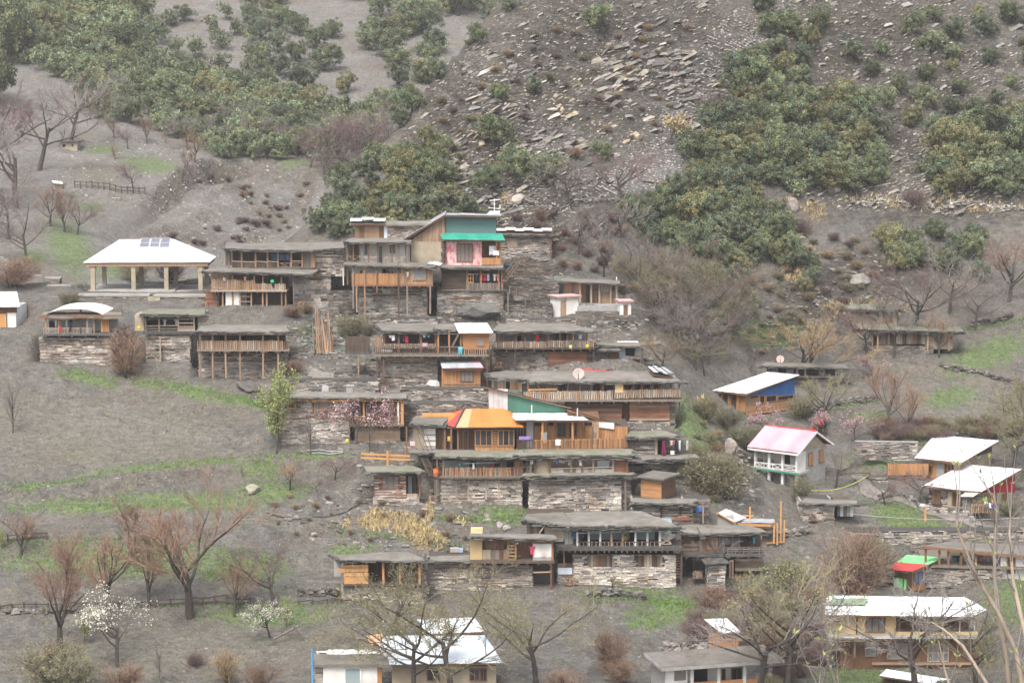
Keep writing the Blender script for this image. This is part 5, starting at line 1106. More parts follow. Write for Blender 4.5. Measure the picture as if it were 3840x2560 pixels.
h.box('wall', 1550, 1592, 1590, 1682, .2, 4, 'mud_plaster', down=.4); h.box('white_panel', 1591, 1606, 1633, 1680, .25, .1, 'white_plaster'); h.box('wall', 1590, 1600, 1640, 1690, .4, 4, 'wood_dark')
for j in range(3): h.box('panel_bar', 1590, 1628 + j * 22, 1634, 1631 + j * 22, .2, .05, 'wood_brown')
h.dirt_roof((1538, 1585), (1660, 1594), (1560, 1556), (1700, 1560), -.3, 4.6, .2); h.dirt_roof((1535, 1694), (1780, 1698), (1550, 1684), (1780, 1686), -1.0, 2.2, .2); h.post(1524, 1600, 1730, -.2, 'wood_brown', .12)
for a, b2, c, d_ in ((1575, 1606, 1606, 1692), (1592, 1606, 1622, 1696), (1560, 1612, 1588, 1690)): h.beam((a, b2, -.6), (c, d_, -.9), .06, 'wood_grey', 'prop_pole')
cloth(h, 1678, 1636, 11, 18, -.3, (.62, .38, .08), 'mustard yellow cloth hanging at the orange roofed porch', None); cloth(h, 1672, 1650, 12, 26, -.25, (.04, .03, .03), 'black trousers hanging below the mustard cloth', None, shape='trousers'); cloth(h, 1538, 1654, 18, 18, -.2, (.66, .48, .46), 'pale pink blanket hung on the post by the ladder', None)
ld = House(None, 'timber_stack', 'stack of fresh orange planks lying on the flat roof', 'timber stack', frame=(1578, 1560, 173, 0))
for j in range(3):
    for i in range(3): ld.beam((1578 + 4 * j + i * 2, 1561 - 5 * j, i * .35), (1712 - 3 * j, 1561 - 5 * j, i * .35 + .1), .12, 'wood_fresh', 'plank')
st = House(None, 'wooden_stair', 'dark steep wooden ladder stair between the orange house and the barrel', 'stair', frame=(1562, 1785, 170, 0))
for a in (0, 22): st.beam((1563 + a, 1682, .6), (1612 + a, 1786, -.8), .12, 'wood_dark', 'stringer')
for i in range(12): t = (i + .5) / 12; st.beam((1563 + 49 * t, 1682 + 104 * t, .6 - 1.4 * t), (1585 + 49 * t, 1682 + 104 * t, .6 - 1.4 * t), .1, 'wood_dark', 'step')
# --- verandah storey under the orange house
h = House('under', 'village_house', 'red brown slatted verandah above a pale stone wall with timber uprights', 'house')
h.gallery(1660, 1958, 1722, 1790, 1.6, 'aqua_plaster'); h.dirt_roof((1632, 1708), (1966, 1713), (1645, 1690), (1962, 1688), -.8, 5.5, .2, 'moss_roof'); h.box('fascia', 1665, 1719, 1960, 1727, -.5, .12, 'wood_dark')
for px in (1639, 1662): h.post(px, 1715, 1786, .2 if px < 1650 else -.3, 'wood_tan', .12)
for px in (1716, 1799, 1877, 1952): h.post(px, 1722, 1788, -.15, 'wood_brown', .15)
h.beam((1736, 1737, -.2), (1872, 1733, -.2), .05, 'metal_pale', 'clothes_line'); h.planks('wall_panel', 1930, 1726, 1960, 1752, -.1, 'wood_orange')
h.railing(1668, 1960, 1752, 1785, -.4, ['wood_red', 'wood_pale', 'wood_tan', 'wood_tan', 'wood_orange'], gap=.115, w=.075, rail='wood_tan'); h.railing(1643, 1668, 1750, 1785, -.1, 'wood_brown', gap=.12, w=.07)
h.floor(1640, 1785, 1962, 1792, -.5, 2.4, 'wood_grey', True); h.box('slab', 1660, 1790, 1960, 1797, -.3, 1.0, 'concrete')
h.stonewall(1655, 1798, 1957, 1880, .1, 5, 1.2, k=1.15)
for px in (1711, 1757, 1823, 1871): h.box('wall_upright', px - 3, 1797, px + 3, 1872, .02, .12, 'wood_pale')
h.planks('wall_panel', 1628, 1797, 1655, 1860, .3, ['wood_grey', 'wood_pale'], False, .16)
for a in (1760, 1850, 1900): h.hole(a, 1728, a + 25, 1765, 1.6)
cloth(h, 1719, 1736, 9, 10, -.25, (.08, .42, .5), 'small teal cloth on the line over the slatted verandah', None); cloth(h, 1772, 1736, 7, 24, -.5, (.75, .75, .75), 'white cloth on the line over the slatted verandah', None); cloth(h, 1836, 1734, 18, 16, -.1, (.22, .03, .06), 'maroon cloth on the line over the slatted verandah', None)
o = thing('barrel', 'orange plastic barrel standing at the foot of the dark ladder stair', 'barrel'); o.location = h.wp(1635, 1787, -.6); mb = MB(); mb.tube([(0, 0, 0), (0, 0, .08), (0, 0, .3), (0, 0, .33), (0, 0, .38), (0, 0, .58), (0, 0, .62)], [.18, .21, .215, .225, .215, .21, .18], 14, cap=True); mb.build('drum', [cmat((.55, .16, .06))], o, True)
mb = MB(); mb.tube([(0, 0, .62), (0, 0, .66)], [.2, .2], 14, cap=True); mb.build('lid', [cmat((.5, .14, .05))], o)
# --- dark laundry storey
h = House('dark', 'village_house', 'dark open storey full of washing above the tallest rough stone wall', 'house')
h.gallery(1985, 2355, 1712, 1776, 1.6, 'wood_dark'); h.dirt_roof((1930, 1704), (2372, 1702), (1945, 1694), (2372, 1690), -.5, 1.8, .26, 'moss_roof', edge=3)
h.box('wall_panel', 2010, 1713, 2057, 1772, .1, .4, 'mud_plaster'); h.planks('wall_panel', 2306, 1712, 2352, 1772, .0, 'wood_red', True, .16)
for px, m in ((1978, 'wood_dark'), (1990, 'wood_grey'), (2006, 'wood_dark'), (2062, 'wood_brown'), (2142, 'wood_grey'), (2183, 'wood_brown'), (2225, 'wood_pale'), (2300, 'wood_pale'), (2352, 'wood_brown')): h.post(px, 1708, 1776, -.1, m, .16)
h.planks('parapet', 2066, 1757, 2300, 1774, -.05, ['wood_grey', 'wood_dark', 'grey_plaster'], False, .5); h.beam((2066, 1757, -.12), (2300, 1750, -.12), .07, 'wood_pale', 'rail'); h.box('sheet_panel', 2240, 1728, 2285, 1750, 1.0, .05, 'blue_tin')
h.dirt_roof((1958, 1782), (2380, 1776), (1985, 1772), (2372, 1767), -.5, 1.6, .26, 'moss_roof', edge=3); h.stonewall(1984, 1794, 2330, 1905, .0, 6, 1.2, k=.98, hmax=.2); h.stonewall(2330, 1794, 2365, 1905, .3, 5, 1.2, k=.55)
for py, a, b2 in ((1862, 2000, 2120), (1900, 2050, 2130), (1898, 2165, 2210)): h.box('wall_timber', a, py, b2, py + 3, -.05, .1, 'wood_darkh')
h.post(2346, 1775, 1898, -.25, 'wood_grey', .16, 'stilt', down=.4)
for a, w_, hh, c in ((1989, 10, 24, (.8, .8, .8)), (2075, 9, 14, (.55, .5, .2)), (2086, 10, 20, (.18, .28, .5)), (2097, 11, 18, (.6, .58, .4)), (2108, 11, 20, (.65, .64, .55)), (2120, 9, 14, (.7, .7, .66)), (2130, 11, 28, (.5, .42, .3)), (2148, 18, 12, (.3, .03, .05)), (2170, 13, 30, (.78, .78, .76)), (2192, 9, 14, (.2, .28, .2))):
    cloth(h, a, 1716, w_, hh, -.2, c, 'garment in the crowded row above the tallest rough stone wall', 'washing above the tallest stone wall', shape=random.choice(['sheet', 'shirt', 'trousers']))
# --- laundry terrace
h = House('laundry', 'village_house', 'layered log and stone house with mossy roof and washing line terrace', 'house')
h.dirt_roof((2404, 1640), (2545, 1632), (2355, 1615), (2474, 1611), -.5, 4.0, .18, 'moss_roof'); h.dirt_roof((2352, 1634), (2410, 1640), (2352, 1617), (2400, 1614), -.4, 4, .18, 'moss_roof'); h.stonewall(2357, 1638, 2458, 1709, .2, 4.5, .4, k=.95, lmin=.4, lmax=1.2)
for py in (1652, 1668, 1684): h.box('wall_timber', 2357, py, 2458, py + 3, .13, .1, 'wood_darkh')
h.box('wall', 2470, 1640, 2560, 1709, 1.5, 3, 'mortar'); h.stonewall(2490, 1640, 2545, 1709, 1.4, .4, .2, k=.8); h.post(2461, 1640, 1709, .1, 'wood_pale', .2); h.hole(2465, 1645, 2486, 1705, 1.45); h.beam((2440, 1640, -.4), (2610, 1648, -.6), .12, 'wood_grey', 'pole'); h.beam((2480, 1644, -.4), (2618, 1650, -.5), .05, 'wood_grey', 'clothes_line')
h.dirt_roof((2357, 1722), (2625, 1714), (2360, 1705), (2600, 1702), -1.2, 3.5, .2, edge=3); h.stonewall(2412, 1736, 2605, 1850, .1, 4.5, 1.4, k=.7); h.planks('wall_panel', 2357, 1738, 2412, 1790, .3, ['wood_grey', 'wood_darkh'], True, .2); h.box('wall', 2357, 1728, 2412, 1850, .5, 3, 'mortar')
for a, w_, hh, c, s_ in ((2482, 14, 58, (.16, .02, .05), 'dress'), (2512, 13, 20, (.6, .44, .40), 'shirt'), (2524, 10, 8, (.5, .06, .08), 'sheet'), (2528, 16, 50, (.02, .02, .025), 'dress'), (2545, 9, 38, (.7, .8, .78), 'trousers'), (2572, 11, 38, (.55, .55, .56), 'trousers')): cloth(h, a, 1650, w_, hh, -.55, c, 'garment drying on the line of the mossy roof terrace', 'washing on the mossy roof terrace', shape=s_)
cloth(h, 2514, 1690, 18, 14, -.6, (.8, .78, .78), 'white bundle of washing set down on the terrace edge', None)
# --- wooden cube cabin on log barn
h = House('cube', 'log_barn', 'low barn of pale stone courses laced with dark logs', 'barn')
h.stonewall(2375, 1888, 2478, 1945, 0, 3.8, 1.0, k=1.05, lmin=.5, lmax=1.4); h.stonewall(2481, 1890, 2598, 1945, .2, 3.6, 1.0, k=.9, lmin=.5, lmax=1.4)
for py in (1896, 1908, 1920, 1932): h.box('wall_log', 2376, py, 2478, py + 3, -.06, .1, 'wood_darkh'); h.box('wall_log', 2481, py + 2, 2598, py + 5, .13, .1, 'wood_darkh')
for px in (2479, 2552): h.post(px, 1886, 1945, -.02, 'wood_dark', .14)
h.dirt_roof((2370, 1882), (2600, 1886), (2380, 1868), (2620, 1868), -.5, 4.4, .18, edge=3); h.post(2637, 1885, 1965, .1, 'wood_pale', .13, 'prop'); h.beam((2600, 1878, -.2), (2665, 1873, -.2), .1, 'wood_grey', 'eave_pole')
o = House(None, 'cabin', 'square wooden box cabin with thin flat roof above the log barn', 'cabin', frame=(2402, 1873, 166.8, -32))
x1 = 2.05; o.planks('wall', 2403, 1801, 2480, 1873, 0, 'wood_orangeh', True, .14, thick=2.0)
xe = o.p(2480, 1840, 0)[0]; w_ = o.lb('wall', xe - .1, xe - .02, .1, 2.3, o.p(2480, 1873, 0)[1], o.p(2480, 1800, 0)[1], 'wood_darkh')
for j in range(8): z0 = o.p(2480, 1873, 0)[1]; z1 = o.p(2480, 1801, 0)[1]; st_ = (z1 - z0) / 8; o.lb('board', xe - .02, xe + .03, .02, 2.3, z0 + j * st_ + .01, z0 + (j + 1) * st_ - .01, 'wood_brown')
z1 = o.p(2480, 1800, 0)[1]; o.lb('roof', -.35, xe + .35, -.35, 2.7, z1 + .003, z1 + .1, 'slate'); o.lb('roof_earth', -.32, xe + .32, -.32, 2.65, z1 + .104, z1 + .17, 'dirt_roof'); o.lb('base_beam', -.1, xe + .1, -.1, .02, o.p(2440, 1874, 0)[1] - .2, o.p(2440, 1874, 0)[1] - .01, 'wood_dark')
cloth(h, 2610, 1898, 22, 22, .0, (.08, .22, .6), 'bright blue sheet hung beside the log barn', None)
# --- log corner house
h = House('log', 'log_house', 'small log laced house with three light screened window and mossy roof', 'house')
h.stonewall(1404, 1776, 1522, 1866, 0, 3.6, .4, k=1.3, lmin=.3, lmax=.9, holes=((1431, 1777, 1497, 1836),), sides='')
xl = h.p(1404, 1820, 0)[0]; st = MB(); z0, z1 = h.p(1404, 1866, 0)[1], h.p(1404, 1776, 0)[1]; lay_stones(st, 0, 3.2, z0, z1, xl, (), 1.2, 'left'); tag(st.build('side_stones', ['stone'], h.o), kind='stuff')
for j in range(9):
    py = 1780 + j * 10.5
    if py < 1836: h.box('wall_log', 1402, py, 1432, py + 4.5, -.07, .12, 'wood_red'); h.box('wall_log', 1497, py, 1524, py + 4.5, -.07, .12, 'wood_red')
    else: h.box('wall_log', 1402, py, 1524, py + 4.5, -.07, .12, 'wood_red')
    zz = h.p(1404, py, 0)[1]; h.lb('side_log', xl - .06, xl + .05, -.1, 3.3, zz - .1, zz, 'wood_red')
h.window(1432, 1779, 1496, 1834, -.02, 'wood_red', 'screen', 3, 1, .09); h.box('wall', 1524, 1776, 1560, 1866, .8, 2.6, 'wood_darkh'); h.door(1527, 1780, 1548, 1848, .72, 'aqua_plaster', 2, 'wood_dark'); h.post(1574, 1772, 1850, -.1, 'wood_red', .13, down=.3); h.planks('parapet', 1524, 1850, 1565, 1866, -.02, 'wood_pale', True, .16)
h.stonewall(1400, 1866, 1570, 1884, -.05, 3.6, 1.2, k=1.25); h.dirt_roof((1375, 1768), (1592, 1764), (1360, 1748), (1535, 1743), -.7, 4.6, .2, 'moss_roof'); h.box('fascia', 1535, 1765, 1592, 1771, -.6, .1, 'wood_red')
f = House(None, 'beam_fence', 'two fresh orange beams on a post behind the mossy roofed log house', 'fence', frame=(1353, 1735, 169.5, 0))
f.beam((1353, 1701, 0), (1537, 1710, 0), .15, 'wood_fresh', 'rail'); f.beam((1353, 1715, 0), (1537, 1723, 0), .15, 'wood_fresh', 'rail'); f.post(1453, 1690, 1745, -.12, 'wood_fresh', .15); f.post(1360, 1698, 1740, .12, 'wood_grey', .1); f.post(1530, 1704, 1740, .12, 'wood_grey', .1)
# --- lowest large house
h = House('front', 'village_house', 'large earth roofed house with white posted gallery over pale stone ground floor', 'house')
h.dirt_roof((2150, 1968), (2541, 1972), (2080, 1921), (2410, 1916), -.7, 7.6, .24, 'dirt_roof', edge=3); h.dirt_roof((1962, 1945), (2165, 1972), (1994, 1924), (2110, 1920), -.3, 6.6, .24, edge=3)
h.gallery(2160, 2530, 1978, 2052, 1.9, 'aqua_plaster', 4.5); h.box('fascia', 2160, 1975, 2538, 1983, -.5, .14, 'wood_dark')
for i, px in enumerate((2165, 2208, 2251, 2293, 2335, 2383, 2428, 2474)): h.post(px, 1982, 2050, -.25, 'wood_tan' if i in (3, 4) else 'metal_pale', .14)
h.beam((2165, 1998, -.28), (2474, 1991, -.28), .05, 'metal_pale', 'pole'); h.railing(2165, 2478, 2030, 2050, -.35, 'wood_grey', gap=.3, w=.06, rail='wood_dark')
h.railing(2479, 2520, 1985, 2040, -.3, 'wood_pale', style='cross', rail='wood_pale'); h.railing(2479, 2520, 2012, 2040, -.33, 'wood_pale', style='cross', rail='wood_pale')
for a, b2 in ((2175, 2202), (2360, 2380), (2455, 2470)): h.hole(a, 1990, b2, 2035, 1.9)
h.planks('wall_panel', 1977, 1957, 2025, 2003, .4, ['wood_tan', 'wood_grey', 'wood_pale'], False, .22); h.box('wall_panel', 2042, 1968, 2117, 2020, .2, .3, 'mud_plaster'); h.planks('wall_panel', 2117, 1975, 2160, 2040, .3, ['wood_pale', 'aqua_plaster'], False, .3); h.box('wall', 1977, 1957, 2160, 2050, .75, 5, 'wood_dark'); h.beam((2020, 2002, -.3), (2052, 1952, -.3), .1, 'wood_pale', 'prop')
h.floor(2080, 2050, 2560, 2064, -.7, 3.0, 'mortar', True, step=.42)
hl = ((2203, 2081, 2307, 2124), (2383, 2081, 2486, 2124)); h.stonewall(2150, 2078, 2535, 2180, .1, 6, 1.2, holes=hl, k=1.35, sides='lr')
for q in hl: h.planks('shutter', q[0] + 1, q[1], q[2] - 1, q[3], .06, ['wood_grey', 'wood_brown', 'wood_dark', 'wood_pale'], False, .2)
h.stonewall(2090, 2110, 2150, 2180, .3, 5, 1.2, k=.7); h.box('sheet_panel', 2092, 2128, 2145, 2152, .15, .05, 'blue_tin'); h.post(2115, 2064, 2125, -.3, 'wood_brown', .12, 'stilt')
for j in range(9): h.box('log_step', 2535, 2080 + j * 10, 2556, 2084 + j * 10, -.2, .5, 'wood_darkh')
h.post(2556, 2064, 2180, -.4, 'wood_dark', .14, 'stilt', down=.4)
# --- right lower house
h = House('fright', 'village_house', 'patched house with rounded log corner and earth roof beside the building frame', 'house')
h.dirt_roof((2628, 2000), (2876, 1992), (2600, 1964), (2790, 1968), -.7, 6.0, .2); h.dirt_roof((2524, 1986), (2640, 2001), (2545, 1968), (2620, 1966), -.3, 5.5, .2)
h.planks('wall', 2560, 2004, 2622, 2080, .3, ['wood_darkh', 'wood_brown', 'wood_grey'], True, .17, thick=4.5); h.planks('wall', 2622, 2008, 2690, 2078, .0, 'wood_tan', False, .3, thick=4.5); h.window(2650, 2014, 2692, 2058, -.06, 'wood_orange', 'screen', 2, 1, .12)
h.gallery(2690, 2862, 2004, 2078, 1.1, 'wood_dark'); h.planks('wall_panel', 2694, 2006, 2712, 2076, .2, 'grey_tin')
for px in (2715, 2748, 2773, 2810, 2860): h.post(px, 2002, 2080, -.1, 'wood_grey', .13)
h.window(2718, 2016, 2745, 2040, .2, 'wood_grey', 'glass_pale', 1, 1); h.window(2750, 2014, 2770, 2056, .2, 'wood_grey', 'glass_pale', 1, 2); h.railing(2715, 2862, 2050, 2078, -.2, 'wood_grey', gap=.5, w=.07, rail='wood_grey')
for py in (2058, 2066): h.beam((2715, py, -.2), (2862, py, -.2), .07, 'wood_grey', 'rail')
h.floor(2555, 2078, 2868, 2087, -.5, 2.6, 'slate', True); h.box('wall', 2600, 2088, 2750, 2165, 1.2, 3, 'mortar', down=1); h.planks('wall', 2756, 2092, 2860, 2140, .4, ['wood_pale', 'wood_grey', 'wood_tanh'], True, .22, thick=3)
cloth(h, 2800, 2012, 16, 34, -.25, (.03, .03, .035), 'black garment hanging in the patched log corner house', None, shape='shirt'); cloth(h, 2822, 2013, 12, 24, -.25, (.06, .32, .34), 'teal garment hanging in the patched log corner house', None, shape='shirt')
o = House(None, 'shed', 'tiny stone shed with tilted slab roof below the patched house', 'shed', frame=(2655, 2174, 155.5, 0)); o.stonewall(2656, 2116, 2720, 2172, 0, 2, .8, k=.9, lmin=.3, lmax=1.0); o.dirt_roof((2645, 2112), (2733, 2110), (2628, 2094), (2706, 2091), -.4, 2.6, .1, 'slate', slate=False); o.door(2735, 2100, 2750, 2165, .4, 'wood_dark', 2)
o = House(None, 'rooftop_hatch', 'white sloping lid on a pale box standing on the earth roof', 'rooftop box', frame=(2690, 1968, 162, 0)); o.solid('box', 2692, 1935, 2752, 1968, 0, 1.3, 'concrete'); o.sheets([(2757, 1957, -.15), (2797, 1942, 1.3), (2722, 1909, 1.4), (2686, 1916, -.1)], 2, ['white_tin'], 'lid'); o.beam((2688, 1921, -.15), (2757, 1961, -.15), .1, 'wood_fresh', 'lid_edge')
o = House(None, 'building_frame', 'unfinished frame of fresh orange posts and beams beside the earth roof', 'building frame', frame=(2780, 2040, 162, 0))
o.sheets([(2782, 1962, 0), (2905, 1962, 0), (2902, 1946, 2.4), (2790, 1947, 2.4)], 3, ['grey_tin'], 'roof'); o.beam((2768, 1966, -.05), (2890, 1970, -.05), .16, 'wood_fresh', 'beam'); o.beam((2768, 1974, .1), (2890, 1978, .1), .1, 'wood_fresh', 'beam')
for px, a, b2, y in ((2813, 1900, 2010, .4), (2903, 1953, 2038, .1), (2915, 1960, 2042, .3), (2929, 1880, 2035, .8), (2941, 1950, 2030, 1.2), (2856, 1975, 2020, .2)): o.post(px, a, b2, y, 'wood_fresh', .11)
o.beam((2785, 1932, .4), (2826, 1933, .4), .1, 'wood_fresh', 'beam'); o.beam((2875, 2036, .2), (2941, 2030, .9), .1, 'wood_fresh', 'beam')
# --- yellow end shed
h = House('shed', 'shed', 'ramshackle shed with yellow end wall, shelf ladder and pale board door', 'shed')
h.dirt_roof((1757, 2008), (2088, 2020), (1765, 1998), (2075, 2004), -.5, 4.2, .14); h.box('wall', 1763, 2013, 1808, 2094, .1, 3.6, 'yellow_plaster', down=.6); h.gallery(1806, 1990, 2016, 2105, .9, 'wood_brown', 3); h.planks('wall_panel', 1808, 2060, 1904, 2105, .2, ['wood_tan', 'wood_brown', 'mud_plaster', 'wood_grey'], False, .3); h.planks('wall_panel', 1820, 2018, 1890, 2060, .4, ['wood_dark', 'wood_brown'], False, .25)
for px in (1906, 1934): h.post(px, 2018, 2100, -.05, 'wood_tan', .1)
for j in range(6): h.box('shelf', 1904, 2030 + j * 13, 1936, 2034 + j * 13, -.1, .3, 'wood_orangeh')
h.planks('wall', 1990, 2018, 2074, 2042, -.02, 'wood_orange', False, .25, thick=3.2); h.box('board_door', 1998, 2038, 2068, 2088, -.12, .08, 'white_plaster'); h.box('board_door', 1998, 2088, 2068, 2112, -.11, .07, 'grey_plaster'); h.planks('wall', 2066, 2020, 2076, 2110, .0, 'wood_orange')
h.floor(1760, 2104, 2080, 2112, -.5, 3.0, 'wood_dark', True); h.post(2067, 2112, 2195, -.3, 'wood_red', .13, 'stilt', down=.5); h.beam((2000, 2145, -.3), (2068, 2143, -.3), .09, 'wood_tan', 'rail')
h.stonewall(1760, 2118, 1996, 2200, .4, 3.6, 1.4, k=1.0, lmin=.3, lmax=1.0); h.box('wall', 1996, 2114, 2080, 2200, 1.4, 2, 'mortar', down=.6)
cloth(h, 1987, 2047, 17, 34, -.2, (.62, .05, .12), 'red jacket hung beside the pale board door', None, shape='shirt')
mb = MB(); x, z = h.p(2038, 2078, -.2); mb.tube([(x, -.2, z), (x, -.15, z)], [.17, .17], 14, cap=True); mb.build('round_plate', ['dish'], h.o)
h = House(None, 'shed', 'low earth roofed store behind the bare tree, roof level with the ground', 'shed', frame=(1600, 2190, 155.5, 0)); h.dirt_roof((1612, 2098), (1775, 2102), (1600, 2082), (1770, 2080), -.4, 3.6, .16); h.stonewall(1600, 2104, 1765, 2185, .1, 3.4, 1.4, k=.85)
# --- board shed
h = House('boards', 'shed', 'earth roofed shed with bright orange board stall above a stone base', 'shed')
h.dirt_roof((1278, 2098), (1598, 2100), (1238, 2076), (1528, 2068), -.6, 4.8, .12); h.box('fascia', 1282, 2099, 1596, 2107, -.45, .14, 'wood_brown'); h.gallery(1288, 1580, 2107, 2192, 1.3, 'wood_dark', 3)
for px in (1292, 1373, 1437, 1500, 1573): h.post(px, 2106, 2195, -.2, 'wood_orange', .16)
w = h.solid('stall', 1300, 2118, 1376, 2186, -.18, .05, 'wood_dark')
for a, b2 in ((2117, 2127), (2129, 2143), (2146, 2160), (2162, 2188)): h.box('board', 1291, a, 1381, b2, -.3, .06, 'wood_fresh', w, tilt=random.uniform(-.01, .01))
h.box('board', 1268, 2130, 1294, 2145, -.35, .06, 'wood_fresh', w)
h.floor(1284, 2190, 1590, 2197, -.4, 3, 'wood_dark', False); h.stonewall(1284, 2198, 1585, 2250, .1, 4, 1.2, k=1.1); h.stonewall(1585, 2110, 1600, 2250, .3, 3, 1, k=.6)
h.box('grey_board', 1252, 2095, 1280, 2160, .2, .1, 'grey_plaster'); h.post(1283, 2190, 2240, -.4, 'wood_pale', .14); h.beam((1150, 2178, -.2), (1284, 2182, -.2), .14, 'wood_grey', 'beam')
# --- bottom tin roofed house
h = House('tin', 'village_house', 'house with two pale blue tin roofs behind the bare walnut tree', 'house')
h.sheets([(1468, 2493, -.6), (1882, 2486, -.6), (1812, 2379, 4.6), (1400, 2377, 4.6)], 7, ['blue_tin'], 'roof'); h.sheets([(1604, 2377, 4.4), (1816, 2370, 4.4), (1777, 2316, 7.2), (1566, 2323, 7.2)], 4, ['blue_tin', 'white_tin'], 'upper_roof'); h.box('ridge_board', 1606, 2372, 1816, 2384, 4.5, .1, 'wood_red', tilt=-.02)
h.sheets([(1396, 2420, 3), (1424, 2417, 3), (1438, 2377, 4.6), (1370, 2377, 4.6)], 2, ['peach_tin'], 'patched_sheet')
h.solid('wall', 1470, 2496, 1860, 2640, .1, 5, 'mud_plaster', down=1); h.box('wall', 1610, 2372, 1806, 2384, 4.7, 2.2, 'wood_brown', down=1.5)
for a, b2 in ((1600, 1650), (1760, 1800), (1800, 1826)): h.window(a, 2504, b2, 2552, .05, 'wood_brown', 'glass', 2, 1)
h.solid('wall', 1212, 2496, 1415, 2640, -.2, 4, 'white_plaster', down=1); h.window(1290, 2498, 1356, 2590, -.24, 'white_plaster', 'aqua_plaster', 1, 1, .1); h.box('door_post', 1414, 2496, 1432, 2640, -.15, .3, 'wood_orange'); h.stonewall(1180, 2490, 1212, 2640, .1, 3, .5, k=.9)
h.dirt_roof((1165, 2490), (1472, 2492), (1180, 2452), (1440, 2450), -.5, 5, .16, slate=False); o = House(None, 'water_box', 'black box with white lid standing on the flat earth roof', 'box', frame=(1194, 2471, 136, 15)); o.lb('box', 0, .72, 0, .6, -.1, .3, 'metal_dark'); o.lb('lid', -.05, .77, -.05, .65, .304, .36, 'white_tin')
o = House(None, 'blue_pole', 'thin bright blue pole standing beside the white walled flat roof', 'pole', frame=(1173, 2640, 132.5, 0)); x, z1 = o.p(1173, 2436, 0); mb = MB(); mb.tube([(0, 0, -1), (0, 0, z1)], [.06, .06], 8, cap=True); mb.build('shaft', [cmat((.10, .32, .62))], o.o); mb = MB(); mb.tube([(0, 0, z1), (0, 0, z1 + .04)], [.075, .075], 8, cap=True); mb.build('cap', [cmat((.10, .32, .62))], o.o)
# --- concrete slab house with columns
h = House('slab', 'village_house', 'white columned concrete house with wide flat slab roof', 'house')
xa, zt = h.p(2496, 2502, 0); x1 = h.p(2894, 2490, 0)[0]; zt = zt - .02; h.lb('roof', -.5, x1 + .6, -.7, 3.1, zt, zt + .2, 'concrete'); h.lb('roof_screed', -.45, x1 + .55, -.65, 3.05, zt + .204, zt + .23, 'dirt_roof')
h.lb('wall', 0, x1, 1.4, 2.9, zt - 3.5, zt - .005, 'white_plaster'); h.lb('wall', 0, 1.45, 0, 1.39, zt - 3.5, zt - .005, 'white_plaster'); bw = h.lb('side_wall', -.06, -.005, .1, 2.85, zt - 3.5, zt - .01, 'grey_plaster')
h.window(2524, 2508, 2575, 2554, -.03, 'white_plaster', 'screen', 1, 1, .06); h.hole(2602, 2508, 2653, 2590, 1.4); h.window(2706, 2506, 2720, 2555, 1.37, 'wood_brown', 'glass', 1, 1); h.window(2742, 2502, 2784, 2560, 1.37, 'wood_brown', 'glass', 2, 1)
for px in (2594, 2694, 2791, 2889): x = h.p(px, 2520, 0)[0]; h.lb('column', x - .1, x + .1, -.1, .1, zt - 3.5, zt - .005, 'white_plaster')
x0 = h.p(2600, 2556, -.05)[0]; z = h.p(2650, 2555, -.05)[1]; h.lb('parapet', x0, x1, -.05, .08, z - 2, z, 'wood_orange')
o = House(None, 'toilet_cabin', 'tall orange board cabin with tilted white roof standing on the slab', 'cabin', frame=(2658, 2457, 138, 0))
o.planks('wall', 2659, 2372, 2770, 2456, 0, 'wood_orange', False, .2, thick=1.5); o.planks('wall_panel', 2654, 2360, 2662, 2454, .1, 'wood_brown'); o.sheets([(2706, 2375, -.4), (2779, 2372, -.4), (2726, 2319, 1.8), (2642, 2319, 1.8)], 3, ['white_tin']); o.box('skid', 2655, 2458, 2772, 2468, .0, 1.4, 'wood_dark'); o.lb('bench', -.05, .8, -.2, -.02, -.12, .1, 'wood_red')
for px in (2662, 2715, 2766): o.post(px, 2456, 2475, .2, 'wood_dark', .12, 'leg', down=.3)
# --- yellow two storey house
h = House('yellow', 'village_house', 'two storey yellow house under a long white tin roof with one green sheet', 'house')
h.sheets([(3100, 2306, -.8), (3640, 2314, -.8), (3612, 2241, 3.9), (3107, 2223, 3.9)], 9, ['white_tin'], 'roof'); h.sheets([(3640, 2314, -.8), (3700, 2288, 1.2), (3660, 2262, 2.6), (3612, 2241, 3.9)], 2, ['white_tin'], 'roof')
h.sheets([(3103, 2272, 1.3), (3240, 2276, 1.3), (3255, 2252, 2.6), (3122, 2245, 2.6)], 2, ['sage_tin'], 'green_sheet', t=.12)
h.solid('wall', 3114, 2306, 3360, 2386, 0, 3.4, 'yellow_plaster'); h.window(3246, 2313, 3320, 2370, -.03, 'wood_brown', 'screen', 3, 1); h.hole(3128, 2312, 3150, 2332, 0); h.box('downpipe', 3211, 2304, 3215, 2384, -.08, .1, 'wood_dark')
h.gallery(3360, 3660, 2310, 2388, 1.6, 'wood_brown', 1.8)
for px in (3424, 3479, 3537, 3600, 3655): h.post(px, 2308, 2370, -.1, 'metal_pale', .07)
h.box('parapet', 3360, 2368, 3665, 2391, -.1, .14, 'yellow_plaster'); h.window(3440, 2318, 3470, 2366, 1.55, 'wood_brown', 'glass', 2, 1); h.window(3500, 2318, 3530, 2366, 1.55, 'wood_brown', 'glass', 2, 1); h.hole(3555, 2318, 3580, 2366, 1.6)
h.box('slab', 3105, 2386, 3680, 2394, -.6, 2.2, 'concrete'); h.sheets([(3110, 2393, -.75), (3350, 2396, -.75), (3350, 2386, .05), (3110, 2380, .05)], 4, ['grey_tin', 'white_tin'], 'skirt_roof')
